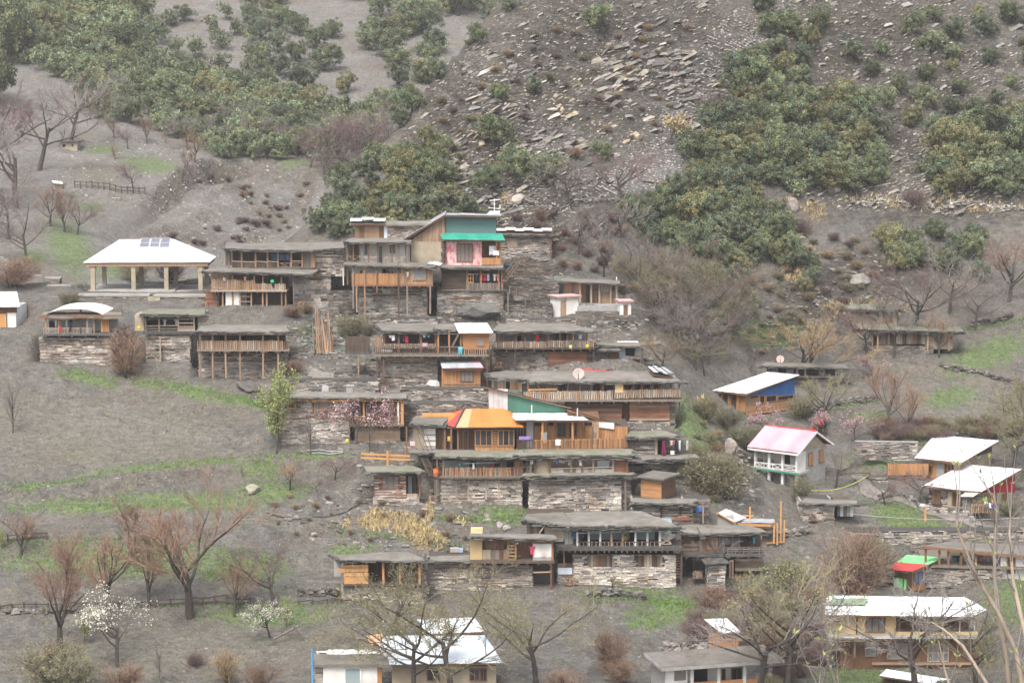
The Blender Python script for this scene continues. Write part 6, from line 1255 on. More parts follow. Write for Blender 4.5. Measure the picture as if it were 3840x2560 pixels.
h.solid('wall', 3150, 2398, 3670, 2490, .3, 3.4, 'wood_brown', down=1.6); h.window(3244, 2406, 3285, 2460, .25, 'wood_pale', 'glass_pale', 2, 1); h.window(3327, 2410, 3403, 2470, .25, 'wood_pale', 'glass_pale', 4, 2); h.window(3478, 2412, 3558, 2480, .25, 'wood_pale', 'glass_pale', 4, 2); h.post(3205, 2396, 2465, -.3, 'wood_grey', .14)
h.box('band', 3270, 2484, 3670, 2492, .15, .3, 'wood_tanh'); h.window(3525, 2500, 3560, 2545, .25, 'wood_pale', 'glass', 2, 1); h.hole(3440, 2500, 3500, 2550, .3)
o = House(None, 'shed', 'low red brown lean-to with crooked white sheet roof', 'shed', frame=(3300, 2600, 134, -8)); o.sheets([(3300, 2534, -.4), (3580, 2580, -.4), (3562, 2548, 1.4), (3326, 2504, 1.4)], 4, ['white_tin']); o.solid('wall', 3310, 2560, 3560, 2620, .2, 1.2, 'wood_red', down=1)
# --- house with lime and red roof
# --- long verandah
h = House('long', 'village_house', 'long low verandah house with white wall and flat grey roof', 'house')
h.dirt_roof((3457, 2046), (3905, 2088), (3560, 2032), (3905, 2046), -.8, 5.5, .16, slate=False); h.beam((3458, 2050, -.75), (3905, 2094, -.75), .2, 'wood_brown', 'fascia')
for px, pb in ((3472, 2120), (3523, 2118), (3557, 2122), (3604, 2130), (3660, 2136)): h.post(px, 2052 + (px - 3460) * .09, pb, -.5, 'wood_brown', .17, down=.3)
h.lb('floor', 0, 9, -.8, 5, h.p(3600, 2130, -.8)[1], h.p(3600, 2124, -.8)[1], 'wood_grey'); h.stonewall(3465, 2134, 3760, 2165, -.6, 4, .8, k=.8); h.solid('wall', 3752, 2085, 3905, 2165, -.2, 4, 'white_plaster', down=1.0); h.door(3775, 2085, 3808, 2150, -.24, 'wood_brown', 3); h.solid('back_wall', 3560, 2060, 3752, 2130, 2.2, 2, 'mud_plaster')
for a, c in ((3570, (.05, .2, .22)), (3585, (.03, .03, .05)), (3660, (.2, .1, .14)), (3672, (.55, .2, .3)), (3700, (.6, .4, .45)), (3735, (.7, .5, .55))): cloth(h, a, 2082, 13, 30, 1.2, c, 'garment drying inside the long low verandah', 'washing in the long verandah', shape='shirt')
# --- monopitch houses on the right
def monopitch(key, label, corners, wallm, gablem, tins, yD):
    h = House(key, 'village_house', label, 'house'); A_, B_, C_, D_ = corners
    h.sheets([(A_[0], A_[1], -.6), (B_[0], B_[1], -.6), (C_[0], C_[1], yD), (D_[0], D_[1], yD)], len(tins) if tins else 6, tins or ['white_tin'], 'roof', split='v' if tins else 'u')
    a = h.p(B_[0], B_[1], -.6); c = h.p(C_[0], C_[1], yD); xe = min(a[0], c[0]) - .35
    sl = (c[1] - a[1]) / (yD + .6); z0 = a[1] + .6 * sl - .08; D = yD - .5; zD = z0 + sl * D
    x0 = max(h.p(A_[0], A_[1], -.6)[0], h.p(D_[0], D_[1], yD)[0]) + .35
    mb = MB(); mb.box(x0, xe - .02, 0, D, -2.2, z0 - .05); mb.build('wall', [wallm], h.o)
    mb = MB(); mb.add([(xe, 0, z0 - .06), (xe, D, z0 - .06), (xe, D, zD - .06), (xe - .08, 0, z0 - .06), (xe - .08, D, z0 - .06), (xe - .08, D, zD - .06)], [(0, 1, 2), (5, 4, 3), (0, 3, 4, 1), (1, 4, 5, 2), (2, 5, 3, 0)]); mb.build('gable', [gablem], h.o)
    mb = MB(); mb.add([(x0, 0, z0 - .06), (x0, D, z0 - .06), (x0, D, zD - .06), (x0 + .08, 0, z0 - .06), (x0 + .08, D, z0 - .06), (x0 + .08, D, zD - .06)], [(0, 2, 1), (3, 4, 5), (0, 1, 4, 3), (1, 2, 5, 4), (2, 0, 3, 5)]); mb.build('gable', [gablem], h.o)
    h.lb('rear_wall', x0 + .08, xe - .08, D - .2, D - .05, z0 - .1, zD - .1, wallm)
    h.bar(Vector((xe + .34, -.6, a[1] - .1)), Vector((xe + .34, yD, a[1] + sl * (yD + .6) - .1)), .1, 'wood_tan', 'bargeboard')
    h.lb('fascia', x0 - .3, xe + .3, -.58, -.5, a[1] - .2, a[1] - .06, 'wood_brown')
    h.x0, h.xe, h.z0, h.D = x0, xe, z0, D
    return h
h = monopitch('blue', 'timber house with deep blue gable panel under a white sloping roof', ((2671, 1465), (2796, 1478), (2998, 1407), (2877, 1399)), 'wood_dark', 'blue_wall', None, 6.2)
h.planks('front_wall', 2760, 1482, 2796, 1545, -.04, 'wood_orange', True, .2); h.planks('front_wall', 2728, 1482, 2742, 1545, -.04, 'wood_orange', False, .2)
for px in (2708, 2735, 2770): h.post(px, 1480, 1545, -.15, 'wood_orange', .16)
sidepanel(h, 'blue_gable', [(2806, 1483), (2980, 1481), (2980, 1420)], h.xe + .03, 'blue_wall', .06)
w = sidepanel(h, 'side_wall', [(2796, 1548), (2796, 1484), (2980, 1482), (2980, 1542)], h.xe + .01, 'wood_tan', .05)
for j in range(4): sidebox(h, 'plank', 2798, 1513 + j * 8, 2978, 1520 + j * 8, h.xe + .02, 'wood_orangeh', .03, w)
for a, b2, c, d_ in ((2813, 2845, 1482, 1494), (2848, 2868, 1482, 1512), (2872, 2912, 1482, 1506), (2916, 2976, 1482, 1498)):
    mb = MB(); f = sidebox(h, 'window_frame', a, c, b2, d_, h.xe + .02, 'wood_orange', .03, w); sidebox(h, 'pane', a + 3, c + 2, b2 - 3, d_ - 3, h.xe + .045, 'dark', .03, w)
for i in range(9): h.lb('yard_post', -.6 + i * .6, -.55 + i * .6, -1.9, -1.85, -.6, .5, 'wood_grey')
h.lb('yard', -.8, 5.2, -2.0, -.05, -1.2, -.1, 'mortar')
h = monopitch('redgab', 'stone house with crimson gable under a white sloping roof', ((3458, 1825), (3678, 1845), (3829, 1760), (3613, 1749)), 'mortar', 'red_wall', None, 6.6)
h.stonewall(3482, 1838, 3678, 1905, -.02, .3, .9, holes=((3492, 1838, 3530, 1900), (3556, 1838, 3620, 1900)), k=1.0, sides=''); h.planks('shutter', 3494, 1839, 3527, 1889, -.06, 'wood_brown', False, .2); h.door(3570, 1842, 3598, 1900, .0, 'wood_dark', 3, 'wood_orange'); h.box('wall_panel', 3553, 1842, 3568, 1900, -.05, .1, 'mud_plaster')
h.sheets([(3602, 1862, -1.6), (3648, 1864, -1.6), (3676, 1845, -.2), (3625, 1841, -.2)], 2, ['white_tin'], 'porch_roof'); h.stonewall(3612, 1866, 3648, 1910, -1.2, 1.0, .4, k=.9)
sidepanel(h, 'red_gable', [(3688, 1846), (3806, 1844), (3806, 1776)], h.xe + .03, 'red_wall', .06); sidepanel(h, 'side_wall', [(3680, 1905), (3680, 1847), (3806, 1845), (3806, 1895)], h.xe + .01, 'mud_plaster', .05)
for a, b2 in ((3690, 3714), (3718, 3736), (3756, 3774)): sidebox(h, 'side_window', a, 1849, b2, 1885, h.xe + .02, 'wood_brown', .04)
h.post(3676, 1760, 1772, 3.0, 'metal_dark', .1, 'stove_pipe')
lo = h
for i, (px, py, c) in enumerate(((3668, 1878, (.62, .12, .05)), (3690, 1880, (.75, .75, .75)), (3708, 1885, (.78, .78, .78)), (3722, 1888, (.12, .10, .35)), (3738, 1890, (.04, .04, .08)), (3718, 1866, (.5, .3, .12)))): cloth(h, px, py, 13, 20, -.9, c, 'washing spread on the fence below the crimson gable', 'washing below the crimson gable', shape='sheet')
f = House(None, 'garden_fence', 'short vertical board fence below the crimson gable', 'fence', frame=(3645, 1925, 170, 0))
f.railing(3640, 3750, 1890, 1922, 0, 'wood_tan', gap=.17, w=.11, rail='wood_tan')
h = monopitch('orfence', 'house with bright orange board fence under a stepped white sloping roof', ((3431, 1718), (3605, 1735), (3745, 1653), (3506, 1651)), 'mud_plaster', 'wood_dark', None, 6.8)
h.window(3540, 1738, 3580, 1786, -.04, 'wood_orange', 'glass', 3, 2); h.planks('wall_panel', 3475, 1736, 3512, 1792, -.08, 'wood_orange', False, .2); h.window(3481, 1746, 3496, 1772, -.12, 'wood_brown', 'glass', 1, 1); h.box('wall_panel', 3512, 1737, 3540, 1792, -.06, .1, 'grey_plaster')
for j in range(7): h.lb('gable_slat', h.xe + .0, h.xe + .06, 1.6 + j * .5, h.D - .1, h.z0 + .02 + j * .11, h.z0 + .07 + j * .11, 'wood_grey')
f = House(None, 'board_fence', 'bright orange vertical board fence beside the stepped white roof', 'fence', frame=(3328, 1785, 179, 0))
f.planks('boards', 3329, 1738, 3482, 1781, 0, 'wood_orange', False, .16, d=.04, thick=.04); f.beam((3329, 1785, -.1), (3470, 1795, -.3), .12, 'wood_brown', 'foot_rail')
for px in (3329, 3380, 3430, 3480): f.post(px, 1736, 1790, .12, 'wood_brown', .1, down=.4)
h = monopitch('lime', 'small house with lime green and red sheet roof and orange gable', ((3325, 2135), (3421, 2143), (3540, 2092), (3400, 2077)), 'wood_brown', 'wood_orange', ['red_tin', 'lime_tin'], 4.6)
sidepanel(h, 'side_wall', [(3421, 2215), (3421, 2145), (3515, 2103), (3515, 2205)], h.xe + .02, 'wood_orange', .05)
for a, b2 in ((3426, 3459), (3468, 3503)):
    w = sidebox(h, 'window', a, 2145, b2, 2188, h.xe + .03, 'blue_wall', .04)
    for k in range(2): sidebox(h, 'pane', a + 3 + k * 16, 2148, a + 15 + k * 16, 2185, h.xe + .06, 'glass_pale', .03)
h.lb('lime_panel', h.x0, h.x0 + .7, -.06, -.01, h.z0 - 1.5, h.z0 - .75, 'lime_tin'); h.lb('lime_panel', h.x0 + .85, h.xe - .1, -.06, -.01, h.z0 - 1.5, h.z0 - .75, 'lime_tin')
# --- villa with pink roof
h = House('villa', 'village_house', 'two storey white villa with pale pink ribbed roof and wood shutters', 'house')
xe = h.p(2991, 1720, 0)[0]; zE = h.p(2940, 1692, -.5)[1]; D = 4.6; zR = zE + 1.45
h.sheets_l([Vector((-.4, -.6, zE)), Vector((xe + .4, -.6, zE)), Vector((xe + .4, D / 2, zR)), Vector((-.4, D / 2, zR))], 9, ['pink_roof'], 'roof'); h.sheets_l([Vector((xe + .4, D + .6, zE)), Vector((-.4, D + .6, zE)), Vector((-.4, D / 2, zR)), Vector((xe + .4, D / 2, zR))], 9, ['pink_roof'], 'roof')
h.lb('ridge_cap', -.4, xe + .4, D / 2 - .1, D / 2 + .1, zR + .05, zR + .1, 'red_tin')
for y0, y1 in ((-.6, D / 2), (D + .6, D / 2)): h.bar(Vector((xe + .42, y0, zE - .06)), Vector((xe + .42, y1, zR - .06)), .14, 'white_plaster', 'bargeboard')
h.lb('fascia', -.4, xe + .4, -.62, -.55, zE - .2, zE - .06, 'white_plaster'); zf = h.p(2910, 1758, 0)[1]
h.lb('wall', 0, xe, 1.2, D, zf, zE - .05, 'white_plaster'); h.lb('wall', 0, xe, .9, D, -1.2, zf - .2, 'grey_plaster')
mb = MB(); mb.add([(xe + .01, 0, zE - .1), (xe + .01, D, zE - .1), (xe + .01, D / 2, zR - .1), (xe - .1, 0, zE - .1), (xe - .1, D, zE - .1), (xe - .1, D / 2, zR - .1)], [(0, 1, 2), (5, 4, 3), (0, 3, 4, 1), (1, 4, 5, 2), (2, 5, 3, 0)]); mb.build('gable', ['pink_gable'] if 'pink_gable' in MATS else ['mud_plaster'], h.o)
h.lb('side_wall', xe - .1, xe + .02, 1.3, D, zf - 1.2, zE - .1, 'grey_plaster'); h.lb('side_wall', xe - .08, xe + .03, .0, 1.29, zf - .1, zE - .1, 'white_plaster')
for y0 in (1.7, 3.4):
    mb = MB(); mb.box(xe + .02, xe + .09, y0, y0 + .75, zf + .25, zE - .35); w = mb.build('shutter', ['wood_brown'], h.o)
    for k in range(3): h.lb('plank', xe + .085, xe + .12, y0 + .04 + k * .23, y0 + .25 + k * .23, zf + .3, zE - .4, 'wood_orange', w)
h.lb('floor_slab', -.3, xe + .4, -.4, 1.3, zf - .18, zf, 'concrete'); h.lb('slab_edge', -.3, xe + .4, -.42, -.404, zf - .14, zf - .02, 'turq_tin')
for x in (.05, xe * .34, xe * .66, xe - .05): h.lb('column', x - .1, x + .1, -.12, .08, zf + .004, zE - .21, 'white_plaster'); h.lb('column', x - .1, x + .1, -.12, .08, -1.3, zf - .184, 'white_plaster')
w = h.window(2934, 1692, 2962, 1738, 1.15, 'metal_dark', 'glass', 3, 2); h.window(2884, 1690, 2900, 1700, 1.15, 'wood_grey', 'glass', 1, 1); h.window(2988, 1694, 3004, 1712, 1.15, 'wood_grey', 'glass', 1, 1)
h.railing(2833, 2931, 1731, 1751, -.08, 'white_plaster', style='cross', rail='white_plaster', pyt2=1740, pyb2=1759); h.railing(2933, 2990, 1740, 1759, -.08, 'white_plaster', style='cross', rail='white_plaster', pyt2=1746, pyb2=1766)
# --- old houses up the right slope, stone hut
h = House('ruin', 'old_house', 'old low house with satellite dish behind the blue gabled house', 'house')
h.dirt_roof((2853, 1370), (3180, 1378), (2870, 1358), (3170, 1365), -.6, 4.4, .16); h.gallery(2880, 3140, 1378, 1412, 1.2, 'wood_dark', 2.5)
for px, m in ((2893, 'grey_plaster'), (2950, 'grey_plaster'), (3070, 'grey_plaster')): h.box('wall_panel', px, 1378, px + 26, 1412, .3, .3, m)
for px in (2885, 2990, 3020, 3085, 3135): h.post(px, 1376, 1412, -.1, 'wood_pale', .13)
h.floor(2870, 1411, 3150, 1416, -.6, 2.5, 'slate', False); h.stonewall(2880, 1417, 3120, 1440, 0, 3.5, 1.2, k=.6)
h = House('oldup', 'old_house', 'old grey house with grass grown roof high on the slope', 'house')
h.dirt_roof((3180, 1156), (3372, 1160), (3200, 1138), (3360, 1142), 4.0, 4.5, .2, 'moss_roof'); h.lb('wall', h.p(3195, 1200, 4.5)[0], h.p(3365, 1200, 4.5)[0], 4.6, 8.5, h.p(3280, 1215, 4.5)[1] - .5, h.p(3280, 1162, 4.5)[1], 'mud_plaster')
for a, b2 in ((3240, 3262), (3318, 3345)): h.hole(a, 1164, b2, 1178, 4.6)
h.planks('wall_panel', 3312, 1178, 3346, 1208, 4.5, 'wood_tan'); h.dirt_roof((3255, 1234), (3612, 1240), (3262, 1222), (3600, 1226), -.5, 4.6, .2, 'moss_roof', edge=3); h.planks('wall', 3290, 1248, 3470, 1290, .1, ['wood_grey', 'wood_brown', 'wood_pale', 'wood_dark'], False, .2, thick=3.5); h.box('wall', 3470, 1250, 3572, 1285, .3, 3.5, 'mud_plaster', down=.6)
for px in (3272, 3292, 3480, 3560): h.post(px, 1238, 1300, -.2, 'wood_tan', .14, down=.4)
h.stonewall(3260, 1296, 3500, 1322, .2, 3.5, 1.0, k=.6)
h = House('stonehut', 'stone_hut', 'small pale stone hut with ragged slab roof beside the footpath', 'hut')
h.dirt_roof((3005, 1884), (3215, 1888), (3025, 1868), (3205, 1874), -.5, 4.2, .16); h.stonewall(3010, 1888, 3128, 1948, 0, 3.8, .8, k=1.25); h.hole(3128, 1890, 3140, 1940, .5); h.planks('wall', 3138, 1890, 3200, 1935, .5, ['blue_tin', 'wood_grey', 'wood_pale'], False, .25, thick=3)
for i, (x, y, Y, lb) in enumerate(((226, 562, 300, 'small cream ruined hut on the upper terrace across the valley'), (196, 712, 273, 'tiny white roofed hut at the fence across the valley'))):
    h = House(None, 'field_hut', lb, 'hut', frame=(x, y, hit(x + 30, y, 'far').y, 0))
    if i == 0: h.solid('wall', 226, 534, 290, 562, 0, 2.5, 'mud_plaster', down=1); h.hole(234, 541, 246, 552, 0); h.hole(268, 541, 274, 550, 0); h.box('roof', 215, 529, 294, 533, -.4, 3.4, 'slate')
    else: h.solid('wall', 200, 690, 232, 712, 0, 2.5, 'mud_plaster', down=1); h.sheets([(200, 688, -.4), (236, 692, -.4), (232, 682, 2.6), (194, 677, 2.6)], 2, ['white_tin'])
# ------------------------------------------------------------------ trees and plants
def rvec(rng, up=0.0):
    v = Vector((rng.gauss(0, 1), rng.gauss(0, 1), rng.gauss(0, 1) + up)); return v.normalized()
def grow_tree(seed, spec):
    """bare tree of height about 1; returns trunk/limb mesh builder, twig mesh builder, twig end points"""
    rng = random.Random(seed); lim, tw, ends = MB(), MB(), []
    def grow(p, d, L, r, lv):
        n = 5 if lv < 2 else (4 if lv == 2 else 2); pts, rad = [p], [r]; q = p.copy(); dd = d.copy()
        for i in range(n):
            wob = spec['wob'] * (1.0 if lv else .45)
            dd = (dd + rvec(rng) * wob + Vector((0, 0, spec['trop'][min(lv, 3)]))).normalized(); q = q + dd * (L / n); pts.append(q.copy()); rad.append(r * (1 - (i + 1) / n * (.45 if lv == 0 else .72)))
        (lim if lv < 2 else tw).tube(pts, rad, 6 if lv == 0 else (5 if lv == 1 else 3), (1, 1, 1))
        if lv >= spec['levels']: ends.append((pts[-1], dd)); ends.append((pts[len(pts) // 2], dd)); return
        k = spec['kids'][lv]; st = spec['start'][lv]
        for j in range(k):
            t = st + (1 - st) * ((j + rng.random() * .8) / k); t = min(t, .999); i = int(t * n); f = t * n - i
            bp = pts[i].lerp(pts[i + 1], f); bd = (pts[i + 1] - pts[i]).normalized()
            side = rvec(rng); side = (side - bd * side.dot(bd)).normalized(); a = R(rng.uniform(*spec['ang'][lv]))
            nd = (bd * math.cos(a) + side * math.sin(a)).normalized()
            rr = max(min(rad[i] * rng.uniform(.5, .75), spec['r'] * spec['rl'][lv] * rng.uniform(.8, 1.2)), spec['rmin']); grow(bp, nd, L * spec['lr'][lv] * rng.uniform(.7, 1.2) * (1 - .35 * t if lv else 1), rr, lv + 1)
    for k in range(spec.get('stems', 1)):
        d = Vector((rng.uniform(-1, 1) * spec['lean'], rng.uniform(-1, 1) * spec['lean'], 1)).normalized(); grow(Vector((rng.uniform(-.03, .03), rng.uniform(-.03, .03), -.04)) * (1 if spec.get('stems', 1) > 1 else .3), d, spec['trunk'], spec['r'], 0)
    return lim, tw, ends
SPEC = {
 'spread': dict(levels=4, trunk=.30, r=.015, lean=.16, wob=.20, trop=(.05, .06, .05, .03), kids=(6, 6, 7, 7), start=(.5, .3, .2, .1), ang=((38, 75), (28, 58), (22, 55), (18, 55)), lr=(1.15, .60, .58, .60), rmin=.0009, rl=(.52, .22, .10, .075)),
 'upright': dict(levels=3, trunk=.66, r=.011, lean=.05, wob=.09, trop=(.04, .28, .22, .15), kids=(15, 9, 7), start=(.18, .15, .1), ang=((30, 60), (25, 50), (20, 55)), lr=(.50, .45, .5), rmin=.0012, rl=(.45, .2, .1, .06)),
 'willow': dict(levels=4, trunk=.26, r=.019, lean=.16, wob=.18, trop=(.05, .09, .10, .08), kids=(7, 6, 7, 8), start=(.5, .3, .2, .1), ang=((22, 62), (22, 54), (18, 48), (12, 45)), lr=(1.25, .62, .58, .65), rmin=.0009, rl=(.48, .2, .085, .06)),
 'bushy': dict(levels=2, trunk=.75, r=.008, lean=.75, wob=.22, trop=(.06, .08, .03, .0), kids=(13, 10), start=(.12, .1), ang=((25, 65), (25, 70)), lr=(.45, .5), rmin=.0035, stems=18, rl=(.6, .4, .3, .2)),
}
def leaves(mb, ends, n, size, spread, seed, tv=(.7, 1.25)):
    rng = random.Random(seed)
    for i in range(n):
        p, d = ends[rng.randrange(len(ends))]; c = p + rvec(rng) * spread * rng.random()
        a = rvec(rng); b = a.cross(rvec(rng)).normalized(); s = size * rng.uniform(.6, 1.3); v = rng.uniform(*tv)
        mb.add([tuple(c + a * s), tuple(c + b * s * .7), tuple(c - a * s), tuple(c - b * s * .7)], [(0, 1, 2, 3)], (v, v, v))
BANK = {}
def tree_bank(kind, spec, twig, leaf=None, nleaf=0, lsize=.012, lspread=.03, n=3, bark='bark'):
    L = []
    for k in range(n):
        lim, tw, ends = grow_tree(hash_s(kind) + k * 7, SPEC[spec]); mx = max(e[0].z for e in ends)
        it = dict(trunk=lim.mesh(kind + '_trunk', [bark], True), twigs=tw.mesh(kind + '_twigs', [twig]), top=mx)
        if leaf:
            mb = MB(); leaves(mb, ends, nleaf, lsize, lspread, k + 3); it['leaf'] = mb.mesh(kind + '_leaves', [leaf])
        L.append(it)
    BANK[kind] = L
def hash_s(s): return sum(ord(c) * (i + 3) for i, c in enumerate(s)) % 9973
tree_bank('grey', 'spread', 'twig_grey', n=4); tree_bank('thin', 'upright', 'twig_grey', n=3); tree_bank('rust', 'willow', 'twig_rust', n=4); tree_bank('tan', 'spread', 'twig_tan', n=3)
tree_bank('olive', 'spread', 'twig_olive', 'bud_leaf', 1300, .0042, .02, 4); tree_bank('pink', 'spread', 'twig_purple', 'pink_petal', 1700, .0078, .03, 3); tree_bank('whiteb', 'spread', 'twig_grey', 'white_petal', 1700, .0062, .03, 2)
tree_bank('lime', 'upright', 'twig_olive', 'lime_leaf', 4500, .0085, .035, 2); tree_bank('golden', 'spread', 'twig_tan', 'dry_grass', 1600, .018, .05, 1); tree_bank('purple', 'spread', 'twig_purple', n=3)
for k_, tw_, lf_, nl in (('brush_rust', 'twig_rust', None, 0), ('brush_olive', 'twig_olive', 'bud_leaf', 1500), ('brush_purple', 'twig_purple', None, 0), ('brush_tan', 'twig_tan', None, 0), ('brush_green', 'twig_olive', 'oak_leaf', 2600), ('brush_lime', 'twig_olive', 'lime_leaf', 1500), ('brush_pink', 'twig_purple', 'pink_petal', 900), ('brush_white', 'twig_olive', 'white_petal', 700)): tree_bank(k_, 'bushy', tw_, lf_, nl, .016, .06, 2)
# evergreen oak crowns: clumps of small leaf faces around a few lobes
def oak_mesh(seed, nl=8500):
    rng = random.Random(seed); mb = MB(); lobes = []
    for i in range(rng.randint(6, 9)):
        a = rng.uniform(0, 6.28); rr = rng.uniform(.15, .62); lobes.append((Vector((math.cos(a) * rr, math.sin(a) * rr, rng.uniform(.45, 1.25))), rng.uniform(.32, .55)))
    lobes.append((Vector((0, 0, .95)), .6))
    clumps = []
    for i in range(120):
        c, r = rng.choice(lobes); d = rvec(rng, .25); clumps.append((c + d * r * rng.uniform(.72, 1.02), d, rng.uniform(.55, 1.5), rng.uniform(.10, .18), rng.uniform(-.12, .2)))
    for i in range(nl):
        c, d, v, s, hue = clumps[rng.randrange(len(clumps))]; q = c + rvec(rng) * s * rng.random() ** .5
        nrm = (d * .6 + rvec(rng)).normalized(); a = nrm.cross(rvec(rng)).normalized(); b = nrm.cross(a); ls = rng.uniform(.020, .036); w = v * rng.uniform(.75, 1.25)
        mb.add([tuple(q + a * ls), tuple(q + b * ls * .8), tuple(q - a * ls), tuple(q - b * ls * .8)], [(0, 1, 2, 3)], (w * (1 + hue), w, w * (1 - hue)))
    tr = MB(); pts = [Vector((0, 0, -.25)), Vector((rng.uniform(-.05, .05), 0, .2)), Vector((rng.uniform(-.1, .1), rng.uniform(-.1, .1), .6))]; tr.tube(pts, [.075, .06, .035], 6)
    for c, r in lobes[:6]: tr.tube([pts[1], pts[1].lerp(c, .5) + Vector((0, 0, .05)), c], [.04, .028, .012], 4)
    return mb.mesh('oak_crown', [('oak_leaf', 'oak_olive', 'oak_dark', 'oak_leaf', 'oak_leaf', 'oak_olive', 'oak_leaf', 'oak_dark', 'oak_leaf')[seed % 9]]), tr.mesh('oak_trunk', ['bark'])
OAKS = [oak_mesh(100 + i) for i in range(9)]
def place_oak(p, h, label, group, wid=1.0):
    c, t = random.choice(OAKS); o = thing('oak_tree', label, 'tree', p - Vector((0, 0, .1)), random.uniform(0, 6.28), group)
    s = h / 1.6; w = s * wid * random.uniform(.9, 1.15); o.scale = (w, w, s * random.uniform(.9, 1.1)); link('crown', c, o); link('trunk', t, o)
    return o
def mpp(p): return (p.y * CP - (p.z - CZ) * SP) / FPX          # metres per photo pixel at a point
def plant(kind, px, py, hpx, label, name='bare_tree', cat='tree', group=None, wide=1.0, only=None, Y=None):
    p = P(px, py, Y) if Y else hit(px, py, only)
    if p is None: return None
    it = random.choice(BANK[kind]); o = thing(name, label, cat, p, random.uniform(0, 6.28), group); s = hpx * mpp(p) / it['top']
    o.scale = (s * wide, s * wide, s); link('trunk' if 'brush' not in kind else 'stems', it['trunk'], o); link('crown' if 'brush' not in kind else 'twigs', it['twigs'], o)
    if 'leaf' in it: link('blossom' if kind in ('pink', 'whiteb', 'brush_pink', 'brush_white') else 'foliage', it['leaf'], o)
    return o
def inpoly(x, y, poly):
    c = False; n = len(poly)
    for i in range(n):
        (x0, y0), (x1, y1) = poly[i], poly[i - 1]
        if (y0 > y) != (y1 > y) and x < (x1 - x0) * (y - y0) / (y1 - y0) + x0: c = not c
    return c
def scatter(poly, n, dmin):
    xs, ys = [p[0] for p in poly], [p[1] for p in poly]; out = []; tries = 0
    while len(out) < n and tries < n * 60:
        tries += 1; x, y = random.uniform(min(xs), max(xs)), random.uniform(min(ys), max(ys))
        if inpoly(x, y, poly) and all((x - a) ** 2 + (y - b) ** 2 * 1.7 > dmin ** 2 for a, b in out): out.append((x, y))
    return out
NEAR_OAK = [([(2640, 500), (2760, 280), (2880, 140), (3060, 90), (3090, 180), (2990, 360), (2960, 450), (2820, 540)], 22, 60, 75, 120, 'evergreen oak in the narrow strip climbing beside the scree'),
 ([(2600, 620), (2800, 490), (3000, 410), (3280, 420), (3300, 720), (3060, 730), (2900, 720), (2780, 900), (2620, 840)], 62, 60, 80, 135, 'evergreen oak in the dense grove on the rocky slope right of the scree'),
 ([(2540, 760), (2700, 730), (2960, 850), (2980, 990), (2740, 1020), (2580, 1000), (2400, 920), (2350, 830)], 40, 58, 80, 135, 'evergreen oak in the thicket below the dense grove'),
 ([(3490, 620), (3620, 540), (3840, 470), (3890, 760), (3590, 745), (3500, 720)], 26, 60, 90, 140, 'evergreen oak in the grove above the dry grass terrace'),
 ([(3060, 190), (3500, 60), (3880, 60), (3880, 470), (3480, 540), (3340, 430)], 28, 75, 55, 100, 'small lone oak scattered on the stony upper slope'),
 ([(3300, 930), (3450, 880), (3690, 900), (3700, 1060), (3500, 1050), (3330, 1040)], 10, 62, 75, 115, 'evergreen oak below the dry grass terrace'),
 ([(1185, 900), (1270, 680), (1480, 610), (1640, 530), (1720, 600), (1660, 740), (1760, 800), (1850, 850), (1700, 880)], 42, 52, 75, 120, 'evergreen oak on the knoll behind the village roofs'),
 ([(2650, 1110), (2780, 1090), (2790, 1240), (2650, 1250)], 6, 50, 90, 130, 'dark evergreen oak in the gully beside the bare thicket'),
 ([(2980, 1010), (3060, 990), (3070, 1100), (2990, 1110)], 4, 40, 70, 100, 'small oak beside the outcrop above the old houses')]
for poly, n, dm, h0, h1, lb in NEAR_OAK:
    for x, y in scatter(poly, n, dm):
        p = hit(x, y, 'near')
        if p and p.y < 300: place_oak(p, random.uniform(h0, h1) * mpp(p), lb, lb.replace('evergreen oak', 'oaks').replace('small lone oak', 'oaks'), 1.05)
for i, (x, y, h_) in enumerate(((1545, 420, 100), (1640, 300, 80), (1500, 480, 90), (1870, 385, 75), (2000, 370, 85), (1850, 560, 140), (1930, 690, 140), (2045, 690, 120), (2230, 115, 90), (1790, 165, 80), (1835, 700, 90), (2870, 60, 100), (1910, 45, 70), (1780, 720, 60), (2260, 600, 80), (3420, 1010, 120))):
    p = hit(x, y, 'near')
    if p: place_oak(p, h_ * mpp(p), 'single oak clinging to the bare rock face', 'oaks on the bare rock face')
FAR_OAK = [([(-60, 60), (480, 0), (520, 180), (700, 300), (1000, 370), (1250, 470), (1560, 380), (1640, 240), (1500, 500), (1350, 600), (1000, 620), (820, 600), (560, 480), (330, 460), (300, 340), (60, 240)], 92, 52, 75, 125, 'hazy evergreen oak in the forest across the valley'),
 ([(880, -30), (1180, -30), (1200, 220), (1320, 350), (1150, 360), (1000, 280), (900, 130)], 16, 60, 75, 115, 'hazy oak in the upper strip across the valley'), ([(1290, -20), (1480, -20), (1500, 240), (1650, 180), (1620, 380), (1480, 340), (1340, 220)], 12, 62, 75, 115, 'hazy oak bordering the pale gully across the valley')]
for poly, n, dm, h0, h1, lb in FAR_OAK:
    for x, y in scatter(poly, n, dm):
        p = hit(x, y, 'far')
        if p: place_oak(p, random.uniform(h0, h1) * mpp(p), lb, lb.replace('hazy evergreen oak', 'oaks').replace('hazy oak', 'oaks'), 1.1)
